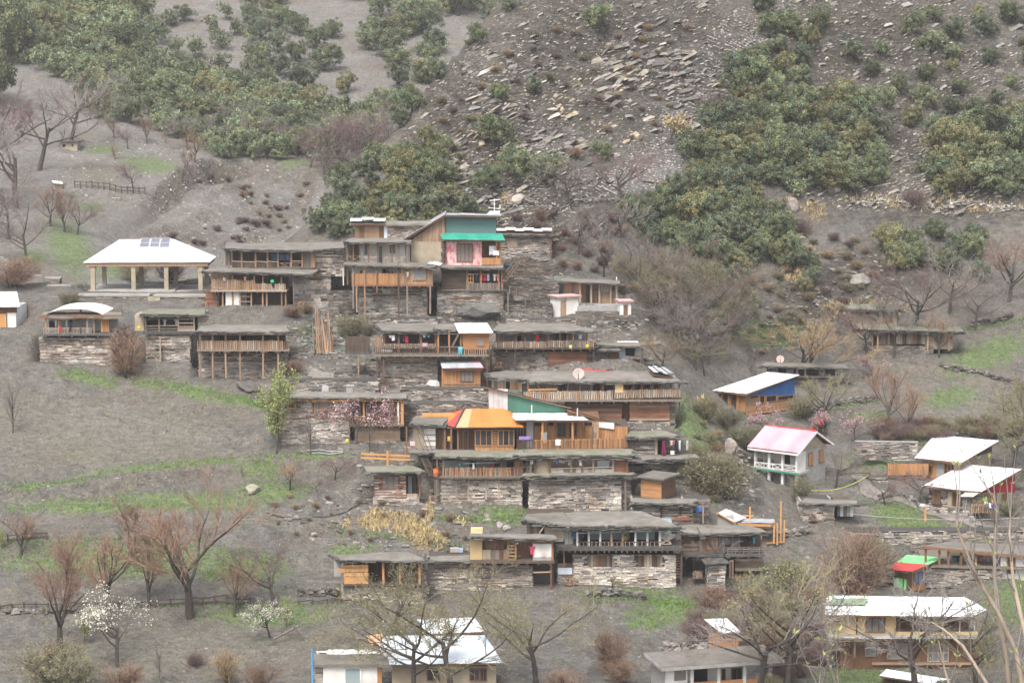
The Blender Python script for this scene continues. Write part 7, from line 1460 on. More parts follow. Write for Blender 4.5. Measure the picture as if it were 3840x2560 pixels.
def forest_fill(poly, n, dm, h0, h1, only, label, skip=()):
    """the many smaller crowns between the single trees, read as one mass"""
    V_, T_ = [], []
    base = []
    for c, t in OAKS:
        co = np.empty(len(c.vertices) * 3, np.float32); c.vertices.foreach_get('co', co); tt = np.empty(len(c.polygons) * 4, np.float32); c.attributes['tint'].data.foreach_get('color', tt); base.append((co.reshape(-1, 4, 3), tt.reshape(-1, 4)))
    for x, y in scatter(poly, n, dm):
        p = hit(x, y, only)
        if p is None: continue
        q, t = base[int(RNG.integers(len(base)))]; k = RNG.permutation(len(q))[:1700]; s = RNG.uniform(h0, h1) * mpp(p) / 1.6; a = RNG.uniform(0, 6.28); M = np.array([[math.cos(a), -math.sin(a), 0], [math.sin(a), math.cos(a), 0], [0, 0, 1]])
        cen = q[k].mean(1, keepdims=True); V_.append(((cen + (q[k] - cen) * 1.75) @ M.T) * s * 1.1 + np.array(p)); T_.append(t[k] * RNG.uniform(.75, 1.25))
    v = np.concatenate(V_).reshape(-1, 3); t = np.concatenate(T_); m = len(t); me = bpy.data.meshes.new('forest'); me.vertices.add(len(v)); me.vertices.foreach_set('co', v.astype(np.float32).ravel()); me.loops.add(m * 4); me.loops.foreach_set('vertex_index', np.arange(m * 4, dtype=np.int32)); me.polygons.add(m); me.polygons.foreach_set('loop_start', np.arange(0, m * 4, 4, dtype=np.int32)); me.update(calc_edges=True)
    at = me.attributes.new('tint', 'FLOAT_COLOR', 'FACE'); at.data.foreach_set('color', t.ravel().astype(np.float32)); me.materials.append(MATS['oak_leaf']); tag(link('forest', me), label, 'forest', kind='stuff')
forest_fill(FAR_OAK[0][0], 230, 27, 45, 95, 'far', 'hazy mass of smaller evergreen oaks across the valley')
forest_fill([(430, 20), (560, 190), (760, 310), (1010, 350), (960, 200), (860, 60), (700, 200), (560, 60)], 16, 60, 55, 90, 'far', 'thin scatter of small oaks at the upper edge of the far forest')
forest_fill([(2580, 640), (2800, 480), (3280, 420), (3300, 700), (3060, 730), (2960, 900), (2740, 1010), (2420, 900), (2560, 760)], 34, 60, 45, 80, 'near', 'mass of smaller evergreen oaks filling the rocky slope grove')
for x, y, h_ in ((1585, 130, 110), (1530, 90, 100), (1245, 145, 75), (1600, 90, 90), (1720, 60, 130), (1790, 40, 130), (1840, 80, 100), (690, 80, 70), (640, 100, 70), (1440, 130, 80)):
    p = hit(x, y, 'far')
    if p: place_oak(p, h_ * mpp(p), 'lone hazy oak on the pale bare slope', 'lone oaks on the pale slope', 1.1)
for x, y, h_ in ((15, 250, 280), (-30, 420, 300), (60, 190, 150)):
    p = hit(x, y, 'far')
    if p: place_oak(p, h_ * mpp(p), 'big dark conifer-like oak at the edge of the far forest', 'big trees at the far forest edge', .8)
# bare trees across the valley
for x, y, h_, k in ((60, 780, 470, 'grey'), (-20, 720, 430, 'purple'), (150, 640, 380, 'grey'), (265, 545, 320, 'grey'), (30, 900, 300, 'purple'), (100, 1000, 300, 'grey'), (-30, 1010, 330, 'grey'), (240, 870, 150, 'rust'), (290, 880, 130, 'purple'), (190, 850, 170, 'rust')):
    plant(k, x, y, h_, 'tall bare tree in the hazy grove beyond the pavilion', group='bare grove beyond the pavilion', only='far', wide=1.15)
for x, y in scatter([(1130, 600), (1350, 500), (1520, 480), (1500, 640), (1300, 690), (1150, 640)], 30, 34): plant(random.choice(['grey', 'purple', 'grey']), x, y, random.uniform(110, 190), 'bare grey tree at the foot of the far forest', group='bare trees at the foot of the far forest', only='far', wide=1.2)
for x, y in scatter([(650, 560), (1000, 590), (1200, 560), (900, 480)], 14, 60): plant('grey', x, y, random.uniform(120, 190), 'bare grey tree among the far evergreen oaks', group='bare trees among the far oaks', only='far', wide=1.2)
for x, y, h_ in ((428, 520, 70), (480, 560, 90), (553, 540, 110), (430, 600, 60), (500, 725, 120), (680, 690, 110), (730, 610, 130), (700, 640, 90), (620, 540, 40)): plant(random.choice(['rust', 'purple']), x, y, h_, 'small reddish bare tree on the field terraces across the valley', group='small trees on the far terraces', only='far')
# bare thickets behind the village and in the gully
for x, y, h_ in ((2140, 790, 230), (2340, 790, 240), (2600, 760, 120), (2170, 960, 190), (2265, 1040, 200), (2360, 1000, 150), (2430, 1040, 170), (2220, 880, 150), (2330, 920, 180)): plant(random.choice(['grey', 'purple']), x, y, h_, 'bare grey tree on the scree slope behind the village', group='bare trees behind the village', wide=1.1)
for x, y in scatter([(2370, 1090), (2560, 1040), (2720, 1120), (2760, 1290), (2640, 1420), (2560, 1370), (2480, 1260)], 48, 34): plant(random.choice(['grey', 'grey', 'olive', 'purple']), x, y, random.uniform(130, 220), 'bare tree in the tangled thicket of the gully', group='gully thicket trees', only='near', wide=1.25)
for x, y in scatter([(2440, 1010), (2640, 1020), (2760, 1180), (2700, 1290), (2480, 1200)], 16, 50): plant('brush_olive', x, y, random.uniform(60, 110), 'olive brown shrub in the gully thicket', 'shrub', 'shrub', 'gully thicket shrubs', only='near', wide=1.5)
T1 = [('tan', 3050, 1440, 340, 'large spreading bare tree with golden twigs behind the blue gabled house'), ('tan', 3010, 1430, 250, 'lower forked bare tree beside the old house with a dish'), ('purple', 3430, 1285, 300, 'bare forked tree in front of the old grey house'), ('grey', 3300, 1290, 180, 'leaning bare tree at the corner of the old grey house'), ('grey', 3655, 1235, 230, 'thick pollarded bare tree at the end of the terrace wall'), ('rust', 3330, 1610, 250, 'rusty broad bare tree at the edge of the ploughed field'), ('rust', 3400, 1630, 200, 'smaller rusty bare tree beside the ploughed field'), ('olive', 3085, 1610, 210, 'olive budding tree below the blue gabled house'), ('grey', 3350, 1340, 230, 'bare tree screening the plank wall of the old terrace house'), ('purple', 3250, 1330, 190, 'dark bare tree below the grass grown roof'), ('rust', 3520, 1340, 170, 'rusty bare tree before the cream end of the old terrace house'), ('rust', 560, 2290, 300, 'slender rust willow between the two forked ones'), ('rust', 250, 2200, 220, 'small upright rust willow on the middle bank'), ('rust', 3780, 1130, 280, 'rusty bare tree high on the stony slope'), ('grey', 3560, 1180, 260, 'pale grey bare tree above the old terraces'),
 ('golden', 2512, 545, 125, 'golden leaved dry tree standing alone on the scree'), ('tan', 2478, 1400, 175, 'pale bare tree beside the low dark lean-to rooms'), ('thin', 50, 1625, 250, 'slender leafless sapling in the ploughed field'), ('lime', 1033, 1705, 330, 'tall lime green poplar at the field edge'), ('thin', 1165, 1705, 190, 'thin dark sapling in front of the stone wall'), ('pink', 1262, 1665, 170, 'pink blossoming tree before the large orange window'), ('pink', 1332, 1668, 200, 'pink blossoming tree leaning before the lattice gallery'), ('thin', 1385, 1700, 130, 'small bare sapling by the lattice gallery corner'),
 ('rust', 722, 2318, 560, 'largest rust coloured willow with a thick dark trunk'), ('rust', 400, 2300, 350, 'rust coloured willow with a forked trunk behind the fence'), ('rust', 225, 2440, 440, 'pale rust willow with upright shoots at the fence'), ('rust', 488, 2065, 210, 'small rust tree on the bank above the willow'), ('rust', 75, 2090, 200, 'small rust tree beside the sagging fence panel'), ('rust', 880, 2318, 220, 'small drooping rust willow beside the rail fence'), ('purple', 1030, 2280, 260, 'dark bare tree with hanging twigs near the plank path'), ('whiteb', 440, 2500, 300, 'tall white blossoming tree in the lower field'), ('whiteb', 1015, 2395, 170, 'small cream blossoming tree with leaning poles'), ('lime', 1075, 2360, 130, 'little lime green tree beside the cream blossom'), ('lime', 318, 2420, 140, 'little lime green tree beside the white blossom'), ('thin', 600, 2560, 160, 'crooked bare sapling in the lower field'), ('rust', 1085, 1840, 120, 'small rust sapling below the poplar'), ('purple', 1255, 1800, 110, 'small dark sapling on the bank'), ('purple', 1190, 1850, 80, 'thin dark sapling near the log house'), ('lime', 5, 2080, 90, 'lime green bush tree at the field margin'),
 ('olive', 1555, 2640, 560, 'big budding walnut tree spreading before the blue tin roof'), ('olive', 1700, 2650, 620, 'tallest budding walnut tree before the blue tin roof'), ('olive', 2015, 2570, 480, 'budding walnut tree beside the blue tin house'), ('olive', 1480, 2440, 330, 'budding walnut tree beside the orange board stall'),
 ('olive', 2950, 2590, 480, 'dark budding tree before the white columned house'), ('grey', 2840, 2620, 520, 'crooked dark tree in front of the tall orange cabin'), ('grey', 2700, 2180, 210, 'dark leafless tree in front of the patched house'), ('purple', 3000, 2540, 330, 'bare purple tree beside the yellow house'), ('grey', 3440, 2600, 470, 'dark bare tree before the yellow house'), ('olive', 3660, 2600, 460, 'dark budding tree at the yellow house corner'), ('olive', 3800, 1770, 330, 'olive grey tree behind the white sloping roofs'), ('olive', 3900, 1760, 380, 'broad olive grey tree at the slope beside the crimson gable'), ('grey', 3130, 1830, 190, 'bare grey tree beside the villa gable'), ('purple', 3320, 1895, 140, 'small dark bare tree at the path bend'), ('purple', 3440, 1900, 150, 'small dark bare tree before the stone house'), ('pink', 3090, 1640, 110, 'pink blossoming tree behind the villa ridge'), ('pink', 2870, 1640, 130, 'pink blossoming tree above the villa eave'), ('pink', 3210, 1660, 120, 'pink blossoming tree by the long garden wall'), ('pink', 3270, 1420, 90, 'small pink blossoming tree below the old terrace'), ('olive', 2290, 2240, 90, 'little green shrubby tree on the grass before the large house'), ('thin', 910, 1800, 60, 'thin bare sapling on the field bank')]
for k, x, y, h_, lb in T1: plant(k, x, y, h_, lb, wide=1.35 if x == 1033 else 1.2 if x in (722, 400) else 1.15 if k in ('rust', 'olive', 'whiteb') else (1.25 if k in ('tan', 'purple', 'grey', 'pink') else 1.0), only='near', Y={1555: 130.5, 1700: 130}.get(x))
# shrubs
S1 = [('brush_rust', 470, 1420, 200, 'brown vine tangle between the two stone basements', 1.0), ('brush_purple', 455, 1330, 120, 'dark bramble at the basement corner', 1.3), ('brush_rust', 1100, 1190, 50, 'rusty shrub on the ledge below the gallery house', 2.2), ('brush_tan', 1150, 1180, 45, 'straw coloured grass shrub on the ledge', 1.6), ('brush_olive', 1320, 1270, 100, 'olive bush beside the leaning poles', 1.2), ('brush_green', 1385, 1260, 70, 'dark green bush beside the picket pen', 1.0), ('brush_rust', 1110, 1410, 70, 'rust red bush below the stilted house', 1.3), ('brush_green', 2800, 1690, 130, 'dark round evergreen bush beside the villa', 1.2), ('brush_green', 2730, 1620, 110, 'dark evergreen bush on the gully bank', 1.2), ('brush_olive', 2700, 1870, 190, 'broad olive bush on the gully bank', 1.3), ('brush_olive', 2660, 1840, 170, 'olive bush behind the pale blossom', 1.2), ('brush_olive', 2650, 1580, 110, 'olive bush above the green bank', 1.3), ('brush_green', 2920, 1810, 130, 'dark bush in front of the villa columns', 1.2), ('brush_green', 3000, 1890, 120, 'green bush by the stone hut', .9), ('brush_green', 3250, 2200, 220, 'dark green side of the overgrown tree', 1.2), ('brush_rust', 3200, 2270, 330, 'large overgrown brown tangle beside the lime roof', .8), ('brush_green', 3280, 2110, 120, 'dark green bush above the overgrown tangle', 1.0), ('brush_lime', 2960, 2240, 160, 'yellow green bush on the bank above the yellow house', 1.3), ('brush_green', 2850, 2260, 120, 'dull green bush below the patched house', 1.3), ('brush_rust', 2290, 2530, 190, 'brown tangle of dry vines on a stump', 1.0), ('brush_rust', 2330, 2560, 100, 'rusty dead weeds below the vine stump', 1.6), ('brush_rust', 2120, 2610, 110, 'red brown bush at the foot of the walnut trees', 1.6), ('brush_olive', 200, 2570, 190, 'olive and pink bush in the lower corner of the field', 1.5), ('brush_green', 280, 2600, 170, 'green bush below the white blossom', 1.3), ('brush_rust', 460, 2600, 130, 'rust bush at the foot of the white blossom', 1.6), ('brush_pink', 195, 2480, 90, 'pink blossoming shoots over the olive bush', .6), ('brush_rust', 980, 2600, 130, 'rust stems beside the lower wall', 1.2), ('brush_tan', 850, 2560, 150, 'pale upright stems beside the lower wall', .8), ('brush_purple', 730, 2500, 60, 'clump of dark dead stalks in the lower field', 1.6), ('brush_green', 3660, 1940, 90, 'green shrub below the washing fence', 1.2), ('brush_green', 3780, 1935, 80, 'green shrub at the corner of the washing fence', 1.2), ('brush_olive', 3000, 1570, 90, 'olive shrub below the blue gabled house', 1.4), ('brush_rust', 2640, 2110, 50, 'straw heap on the bank', 1.2), ('brush_purple', 2700, 2270, 80, 'dark bramble mound below the tiny shed', 2.0), ('brush_purple', 2800, 2270, 80, 'dark bramble mound on the lower bank', 2.0), ('brush_rust', 2160, 600, 50, 'rust shrub on the cliff', 1.5), ('brush_purple', 2680, 440, 90, 'dark leafless shrub beside the scree', 1.4), ('brush_purple', 3000, 900, 90, 'dark leafless shrub among the grove rocks', 1.3), ('brush_purple', 3430, 790, 80, 'dark leafless shrub on the dry grass terrace', 1.3), ('brush_olive', 260, 1150, 60, 'green shrub by the terrace wall', 1.6), ('brush_rust', 40, 1080, 130, 'brown bush on the footpath bank', 2.0), ('brush_olive', 500, 1060, 100, 'olive bush seen through the pavilion', 1.4), ('brush_purple', 640, 1060, 110, 'grey bush seen through the pavilion', 1.4)]
for k, x, y, h_, lb, w in S1: plant(k, x, y, h_, lb, 'shrub', 'shrub', wide=w)
for x, y in scatter([(3260, 1620), (3840, 1600), (3860, 1660), (3280, 1665)], 26, 24): plant(random.choice(['brush_purple', 'brush_rust', 'brush_olive']), x, y, random.uniform(45, 75), 'brown hedge shrub along the ploughed field', 'shrub', 'shrub', 'hedge along the ploughed field', only='near', wide=1.5)
for x, y in scatter([(2620, 2280), (3080, 2270), (3090, 2560), (2860, 2600), (2600, 2420)], 34, 50): plant(random.choice(['brush_purple', 'brush_rust', 'brush_olive', 'brush_purple']), x, y, random.uniform(60, 130), 'tangled bare shrub on the bank above the columned house', 'shrub', 'shrub', 'shrubs on the lower bank', only='near', wide=1.5)
for x, y in scatter([(560, 900), (760, 860), (1050, 760), (1120, 860), (760, 960)], 26, 9): plant('brush_purple', x, y, random.uniform(8, 30), 'low dark red shrub on the landslip', 'shrub', 'shrub', 'low shrubs on the landslip', only='far', wide=2.0)
for x, y in scatter([(700, 690), (880, 640), (1060, 770), (1200, 650), (1150, 860), (900, 800)], 20, 9): plant('brush_rust', x, y, random.uniform(12, 24), 'low rusty shrub on the landslip edge', 'shrub', 'shrub', 'rusty shrubs on the landslip', only='far', wide=2.0)
for x, y in scatter([(1760, 160), (2600, 60), (2560, 420), (2380, 560), (2000, 640), (1560, 640), (1600, 420)], 70, 55): plant(random.choice(['brush_purple', 'brush_tan', 'brush_olive']), x, y, random.uniform(14, 34), 'low dry shrub on the cliff', 'shrub', 'shrub', 'low shrubs on the cliff', only='near', wide=1.8)
for x, y in scatter([(1760, 800), (2300, 830), (2420, 1150), (2100, 1000), (1900, 860)], 24, 45): plant(random.choice(['brush_purple', 'brush_rust']), x, y, random.uniform(30, 60), 'leafless shrub behind the village', 'shrub', 'shrub', 'leafless shrubs behind the village', only='near', wide=1.5)
for x, y in scatter([(2760, 900), (3260, 900), (3300, 1120), (2860, 1330), (2760, 1200)], 50, 42): plant(random.choice(['brush_purple', 'brush_tan', 'brush_olive']), x, y, random.uniform(18, 44), 'dry scrub on the slope above the blue gabled house', 'shrub', 'shrub', 'dry scrub above the blue gable', only='near', wide=1.7)
for x, y in scatter([(1000, 1860), (1340, 1880), (1900, 1960), (1700, 2060), (1250, 2060), (1050, 2000)], 26, 60): plant(random.choice(['brush_tan', 'brush_rust', 'brush_tan', 'brush_olive']), x, y, random.uniform(14, 34), 'dry weed clump on the bank below the log house', 'shrub', 'shrub', 'dry weeds on the bank', only='near', wide=1.5)
for x, y in scatter([(2600, 1520), (2700, 1640), (2740, 1880), (2640, 1900), (2590, 1600)], 18, 40): plant(random.choice(['brush_olive', 'brush_lime', 'brush_green', 'brush_tan']), x, y, random.uniform(25, 60), 'small green weed bush on the gully bank', 'shrub', 'shrub', 'weed bushes on the gully bank', only='near', wide=1.4)
# near branches in the lower right, a young tree close to the viewer
def near_branch(px, py, Y, pts, r0, label):
    r0 *= 1.6; o = thing('young_tree', label, 'tree', P(px, py, Y)); rng = random.Random(px); lim, tw, bud = MB(), MB(), MB(); base = P(px, py, Y)
    path = [P(x, y, Y + dy) - base for x, y, dy in pts]; n = len(path); lim.tube(path, [r0 * (1 - .75 * i / (n - 1)) for i in range(n)], 6)
    for i in range(1, n):
        for k in range(3):
            a = path[i - 1].lerp(path[i], rng.random()); d = ((path[i] - path[i - 1]).normalized() + rvec(rng) * .55).normalized(); L = rng.uniform(.35, 1.1); m = a + d * L * .5 + rvec(rng) * .04; e = a + d * L + Vector((0, 0, .08)); tw.tube([a, m, e], [r0 * .28, r0 * .2, r0 * .1], 4)
            for q, c in ((e, 1), (m, .6)):
                if rng.random() < .75:
                    for t in range(4):
                        g = (Vector((0, 0, 1)) + rvec(rng) * .8).normalized(); s_ = rng.uniform(.03, .065) * c; b_ = g.cross(rvec(rng)).normalized(); v = rng.uniform(.8, 1.2); bud.add([tuple(q), tuple(q + g * s_ + b_ * s_ * .3), tuple(q + g * s_ * 1.9), tuple(q + g * s_ - b_ * s_ * .3)], [(0, 1, 2, 3)], (v, v, v))
    lim.build('trunk', ['wood_pale'], o, True); tw.build('twigs', ['twig_grey'], o, True); bud.build('buds', ['lime_leaf'], o)
near_branch(3860, 2700, 34, [(3860, 2700, 0), (3810, 2440, .2), (3740, 2290, .3), (3660, 2160, .2), (3600, 2010, 0), (3585, 1940, .1)], .035, 'close pale budding sapling stem reaching up to the left')
near_branch(3800, 2700, 35, [(3800, 2700, 0), (3770, 2450, .1), (3735, 2250, 0), (3728, 2060, .1), (3738, 1900, 0), (3722, 1850, 0)], .03, 'close straight budding stem, tallest of the near saplings')
near_branch(3880, 2600, 33, [(3880, 2600, 0), (3850, 2400, .1), (3800, 2180, 0), (3785, 2000, .1), (3790, 1930, 0)], .028, 'close budding stem ending in a brown seed head')
near_branch(3720, 2750, 36, [(3720, 2750, 0), (3700, 2560, .1), (3610, 2420, 0), (3540, 2360, .1), (3490, 2330, 0)], .026, 'close budding stem leaning far to the left')
near_branch(3560, 2760, 37, [(3560, 2760, 0), (3570, 2600, 0), (3540, 2500, .1), (3520, 2400, 0)], .022, 'short close budding stem low down')
near_branch(3840, 2800, 34, [(3840, 2800, 0), (3850, 2500, .1), (3870, 2250, 0), (3880, 2100, .1)], .032, 'close thick pale stem beside the tallest sapling')
near_branch(3150, 2700, 36, [(3150, 2700, 0), (3145, 2600, 0), (3140, 2520, .1), (3142, 2490, 0)], .016, 'short near shoot with upright yellow buds')
near_branch(3070, 2720, 36, [(3070, 2720, 0), (3072, 2620, 0), (3075, 2540, .1), (3074, 2500, 0)], .016, 'small near shoot beside the upright yellow buds')
for _h in HOUSES: _h.close()
# ------------------------------------------------------------------ loose ground cover
def scatter_pts(zones, n, only='near', jitter=1.0):
    out = []
    areas = np.array([z[2] * z[3] for z in zones], float); pr = areas / areas.sum()
    for k in RNG.choice(len(zones), n, p=pr):
        cx, cy, rx, ry, a = zones[k]; t = RNG.uniform(0, 6.283); r = math.sqrt(RNG.uniform(0, 1)) * 1.08; c, s = math.cos(R(a)), math.sin(R(a)); dx, dy = math.cos(t) * r * rx, math.sin(t) * r * ry
        p = hit(cx + dx * c - dy * s, cy + dx * s + dy * c, only)
        if p is not None: out.append(p)
    return out
def tuft(mb, p, h, n, spread, tv):
    for i in range(n):
        a = random.uniform(0, 6.28); b = p + Vector((math.cos(a), math.sin(a), 0)) * random.uniform(0, spread); w = h * random.uniform(.12, .25); hh = h * random.uniform(.6, 1.3); v = random.uniform(*tv); l = Vector((random.uniform(-.5, .5), random.uniform(-.5, .5), 1)) * hh
        e = Vector((math.cos(a + 1.5), math.sin(a + 1.5), 0)) * w; mb.add([tuple(b - e), tuple(b + e), tuple(b + l)], [(0, 1, 2)], (v, v, v * .9))
mb = MB()
for p in scatter_pts(GREEN, 8000): tuft(mb, p - Vector((0, 0, .02)), random.uniform(.07, .2), 4, .2, (.65, 1.4))
for pth, _ in BANKS[:3] + BANKS[5:8] + BANKS[10:13] + BANKS[14:15]:
    for i in range(420):
        k = random.randrange(len(pth) - 1); t = random.random(); p = hit(pth[k][0] + (pth[k + 1][0] - pth[k][0]) * t, pth[k][1] + (pth[k + 1][1] - pth[k][1]) * t + random.gauss(2, 7), 'near')
        if p: tuft(mb, p - Vector((0, 0, .02)), random.uniform(.08, .22), 4, .2, (.65, 1.5))
tag(mb.build('grass', ['grass']), 'short green spring grass on banks and field margins', 'grass', kind='stuff')
mb = MB()
for p in scatter_pts(TANG, 1000): tuft(mb, p - Vector((0, 0, .03)), random.uniform(.2, .45), 6, .18, (.75, 1.2))
for p in scatter_pts([(1420, 1960, 40, 40, 0), (1540, 1970, 60, 26, 20), (1580, 2030, 40, 26, 10), (1290, 1975, 20, 12, 0), (1370, 1965, 10, 14, 0), (1610, 1930, 16, 26, 0), (1730, 1965, 26, 10, 0), (2640, 2115, 24, 18, 0), (1900, 750, 24, 16, 0), (1880, 790, 20, 10, 0)], 330): tuft(mb, p - Vector((0, 0, .03)), random.uniform(.2, .5), 7, .14, (.8, 1.3))
tag(mb.build('dry_grass', ['dry_grass']), 'straw coloured dry grass clumps on terraces and banks', 'grass', kind='stuff')
mb = MB()
for i in range(6500):
    p = hit(random.uniform(-40, 3880), random.uniform(880, 2600), 'near')
    if p: tuft(mb, p - Vector((0, 0, .02)), random.uniform(.06, .22), 3, .15, random.choice([(.4, .7), (.7, 1.2), (1.2, 1.9)]))
tag(mb.build('dry_litter', ['litter']), 'dead stalks and leaf litter over the bare earth', 'ground litter', kind='stuff')
def rubble(mb, p, s, flat=.5, yaw=None, dip=None, tint=None, lng=1.0):
    a = random.uniform(0, 6.28) if yaw is None else yaw + random.gauss(0, .25); M = Matrix.Rotation(a, 3, 'Z')
    if dip is not None: M = Matrix.Rotation(dip + random.gauss(0, .16), 3, 'Y') @ Matrix.Rotation(random.gauss(0, .2), 3, 'X') @ M
    sx, sy, sz = s * lng * random.uniform(.7, 1.4), s * random.uniform(.5, 1.0), s * flat * random.uniform(.5, 1.2); v = random.uniform(.6, 1.35); t = tint or random.choice([(1, 1, 1), (1.05, 1, .93), (.85, .87, .9), (.7, .7, .7)]); vv = []
    for z in (-1, 1):
        for y in (-1, 1):
            for x in (-1, 1):
                k = .62 if z > 0 else 1.0; w = M @ Vector((x * sx * k * random.uniform(.7, 1.15), y * sy * k * random.uniform(.7, 1.15), z * sz * random.uniform(.75, 1.2))); vv.append(tuple(p + w))
    mb.add(vv, [(0, 1, 5, 4), (1, 3, 7, 5), (2, 0, 4, 6), (4, 5, 7, 6), (1, 0, 2, 3), (3, 2, 6, 7)], tuple(c * v for c in t))
mb = MB()
for i in range(3600):
    p = hit(random.uniform(-40, 3880), random.uniform(1150, 2600), 'near')
    if p: rubble(mb, p, random.uniform(.02, .055) * (1 if random.random() < .95 else 2.2), .6)
tag(mb.build('pebbles', ['pebble']), 'loose pale pebbles on the earth', 'stones', kind='stuff')
mb = MB()
for p in scatter_pts([z for z in ROCK if z[1] > 960] + [(1300, 1250, 200, 100, 0), (2000, 1150, 120, 60, 0), (2250, 1240, 170, 40, 0), (3150, 2100, 150, 70, 0), (2750, 1800, 60, 150, -20), (1250, 1420, 160, 40, 0), (3000, 2180, 130, 50, 0), (1800, 1450, 700, 350, 0), (1500, 1950, 400, 120, 0)], 3200): rubble(mb, p, random.uniform(.08, .30), .35, 0.0, .12)
tag(mb.build('rubble', ['rock']), 'tumbled dark slate rubble between the houses', 'stones', kind='stuff')
# bedded slabs of the cliff, dipping with the strata
mb = MB()
tanzone = [(2220, 330, 170, 60, -30), (2330, 560, 110, 50, -30), (2750, 330, 60, 50, -40), (1760, 560, 60, 120, 30), (1690, 640, 30, 80, 20), (2720, 120, 60, 60, 0), (2950, 1010, 50, 60, -40)]
for p in scatter_pts([z for z in ROCK if z[1] < 960], 5600):
    x, y = project(p.x, p.y, p.z); tz = ell(np.array([x]), np.array([y]), tanzone)[0]; t = None
    if tz > .3 and random.random() < .75: t = (1.45, 1.25, 1.0)
    elif random.random() < .07: t = (1.7, 1.65, 1.6)
    rubble(mb, p - Vector((0, 0, .05)), random.uniform(.06, .26) * (1 if random.random() < .88 else 2.2), .3, .0, -.42, t, random.choice([.8, 1.1, 1.7]))
for p in scatter_pts([(2420, 280, 200, 60, -20), (2300, 220, 130, 40, -15), (2560, 330, 60, 120, 0), (2060, 560, 140, 60, -25), (1700, 600, 70, 90, -40)], 260): rubble(mb, p - Vector((0, 0, .1)), random.uniform(.2, .7), .35, .0, random.uniform(-.6, -.2), random.choice([(.75, .75, .76), (1, .96, .9), (.55, .55, .56)]), 1.3)
for p in scatter_pts([z for z in ROCK if z[1] < 960], 6500): rubble(mb, p - Vector((0, 0, .03)), random.uniform(.05, .15), .5, .0, -.42, random.choice([None, (1.5, 1.4, 1.25), (.6, .6, .6)]), 1.3)
tag(mb.build('cliff_slabs', ['rock']), 'bedded slate slabs breaking out of the cliff', 'rock', kind='stuff')
mb = MB()
for p in scatter_pts(SCREE, 2600): rubble(mb, p, random.uniform(.04, .16), .6, tint=(1.25, 1.25, 1.28))
tag(mb.build('scree', ['rock']), 'grey scree stones in the gully of the cliff', 'stones', kind='stuff')
mb = MB()
for p in scatter_pts([(900, 800, 330, 180, 0), (500, 650, 250, 120, 0)], 700, 'far'): rubble(mb, p, random.uniform(.06, .2), .6, tint=(1.6, 1.55, 1.5))
tag(mb.build('landslip_stones', ['rock']), 'loose stones on the landslip', 'stones', kind='stuff')
# boulders
def boulder(px, py, wpx, hpx, label, m='rock', tint=(1, 1, 1), Y=None, lift=.35):
    p = P(px, py, Y) if Y else hit(px, py, 'near'); k = mpp(p); bm = bmesh.new(); bmesh.ops.create_icosphere(bm, subdivisions=3, radius=1); rng = random.Random(int(px * 7 + py))
    pl = [(rvec(rng), rng.uniform(.62, .95)) for i in range(16)]
    for v in bm.verts:
        for n_, d_ in pl:
            e = v.co.dot(n_) - d_
            if e > 0: v.co -= n_ * e
        v.co = Vector((v.co.x * wpx * k * .56, v.co.y * wpx * k * .5, v.co.z * hpx * k * .62))
    me = bpy.data.meshes.new('boulder'); bm.to_mesh(me); bm.free(); me.materials.append(MATS[m]); at = me.attributes.new('tint', 'FLOAT_COLOR', 'FACE'); at.data.foreach_set('color', [c for _ in me.polygons for c in (*tint, 1)])
    o = link('boulder', me); o.location = p + Vector((0, .3, hpx * k * lift)); o.rotation_euler = (0, rng.uniform(-.2, .2), rng.uniform(-.3, .3)); return tag(o, label, 'boulder')
for a in ((1800, 1195, 140, 70, 'huge dark slate boulder below the pink house', (.55, .57, .58)), (1740, 1200, 60, 40, 'dark slate boulder beside the huge one', (.6, .6, .62)), (930, 1470, 90, 34, 'dark overhanging boulder below the stilts', (.5, .5, .5)), (1875, 1985, 34, 26, 'grey boulder on the bank behind the yellow end shed', (1.5, 1.45, 1.45)), (1900, 1993, 30, 24, 'second grey boulder leaning on the bank boulder', (1.4, 1.38, 1.38)), (945, 1855, 60, 40, 'rounded pale boulder sunk in the grassy bank', (1.5, 1.45, 1.3)), (2970, 800, 50, 60, 'upright boulder on the dry grass terrace', (1.2, 1.1, 1.05)), (3130, 730, 50, 34, 'boulder among the oaks', (1.3, 1.25, 1.2)), (2990, 920, 90, 40, 'pale outcrop slab below the grove', (1.6, 1.55, 1.45)), (2070, 420, 44, 12, 'pale flat slab on the cliff', (1.7, 1.7, 1.7)), (3220, 1070, 90, 50, 'blocky outcrop above the old house', (1.0, 1.0, .95)), (3150, 1170, 70, 34, 'dark outcrop beside the grass roof', (.8, .8, .8)), (1940, 770, 60, 40, 'pale rock behind the antenna', (1.5, 1.45, 1.4)), (2700, 1780, 60, 70, 'rock outcrop on the gully bank', (1.1, 1.05, 1.0)), (2740, 1700, 50, 60, 'rock ledge on the gully bank', (1.2, 1.1, 1.05)), (3120, 2160, 60, 24, 'dark rock below the overgrown tangle', (.5, .5, .5)), (2110, 1090, 110, 60, 'mossy dark rock beside the larger outhouse', (.6, .62, .58)), (1950, 1150, 80, 60, 'dark rock in the broken terrace', (.6, .6, .6)), (160, 1880, 22, 12, 'small tan stone on the grass bank', (1.8, 1.5, 1.3))): boulder(a[0], a[1], a[2], a[3], a[4], tint=a[5])
o = boulder(1623, 1456, 52, 30, 'pale cloth covered heap beside the tin roofed hut', 'white_plaster', Y=182, lift=.5); o.name = 'covered_heap'; o['category'] = 'heap'
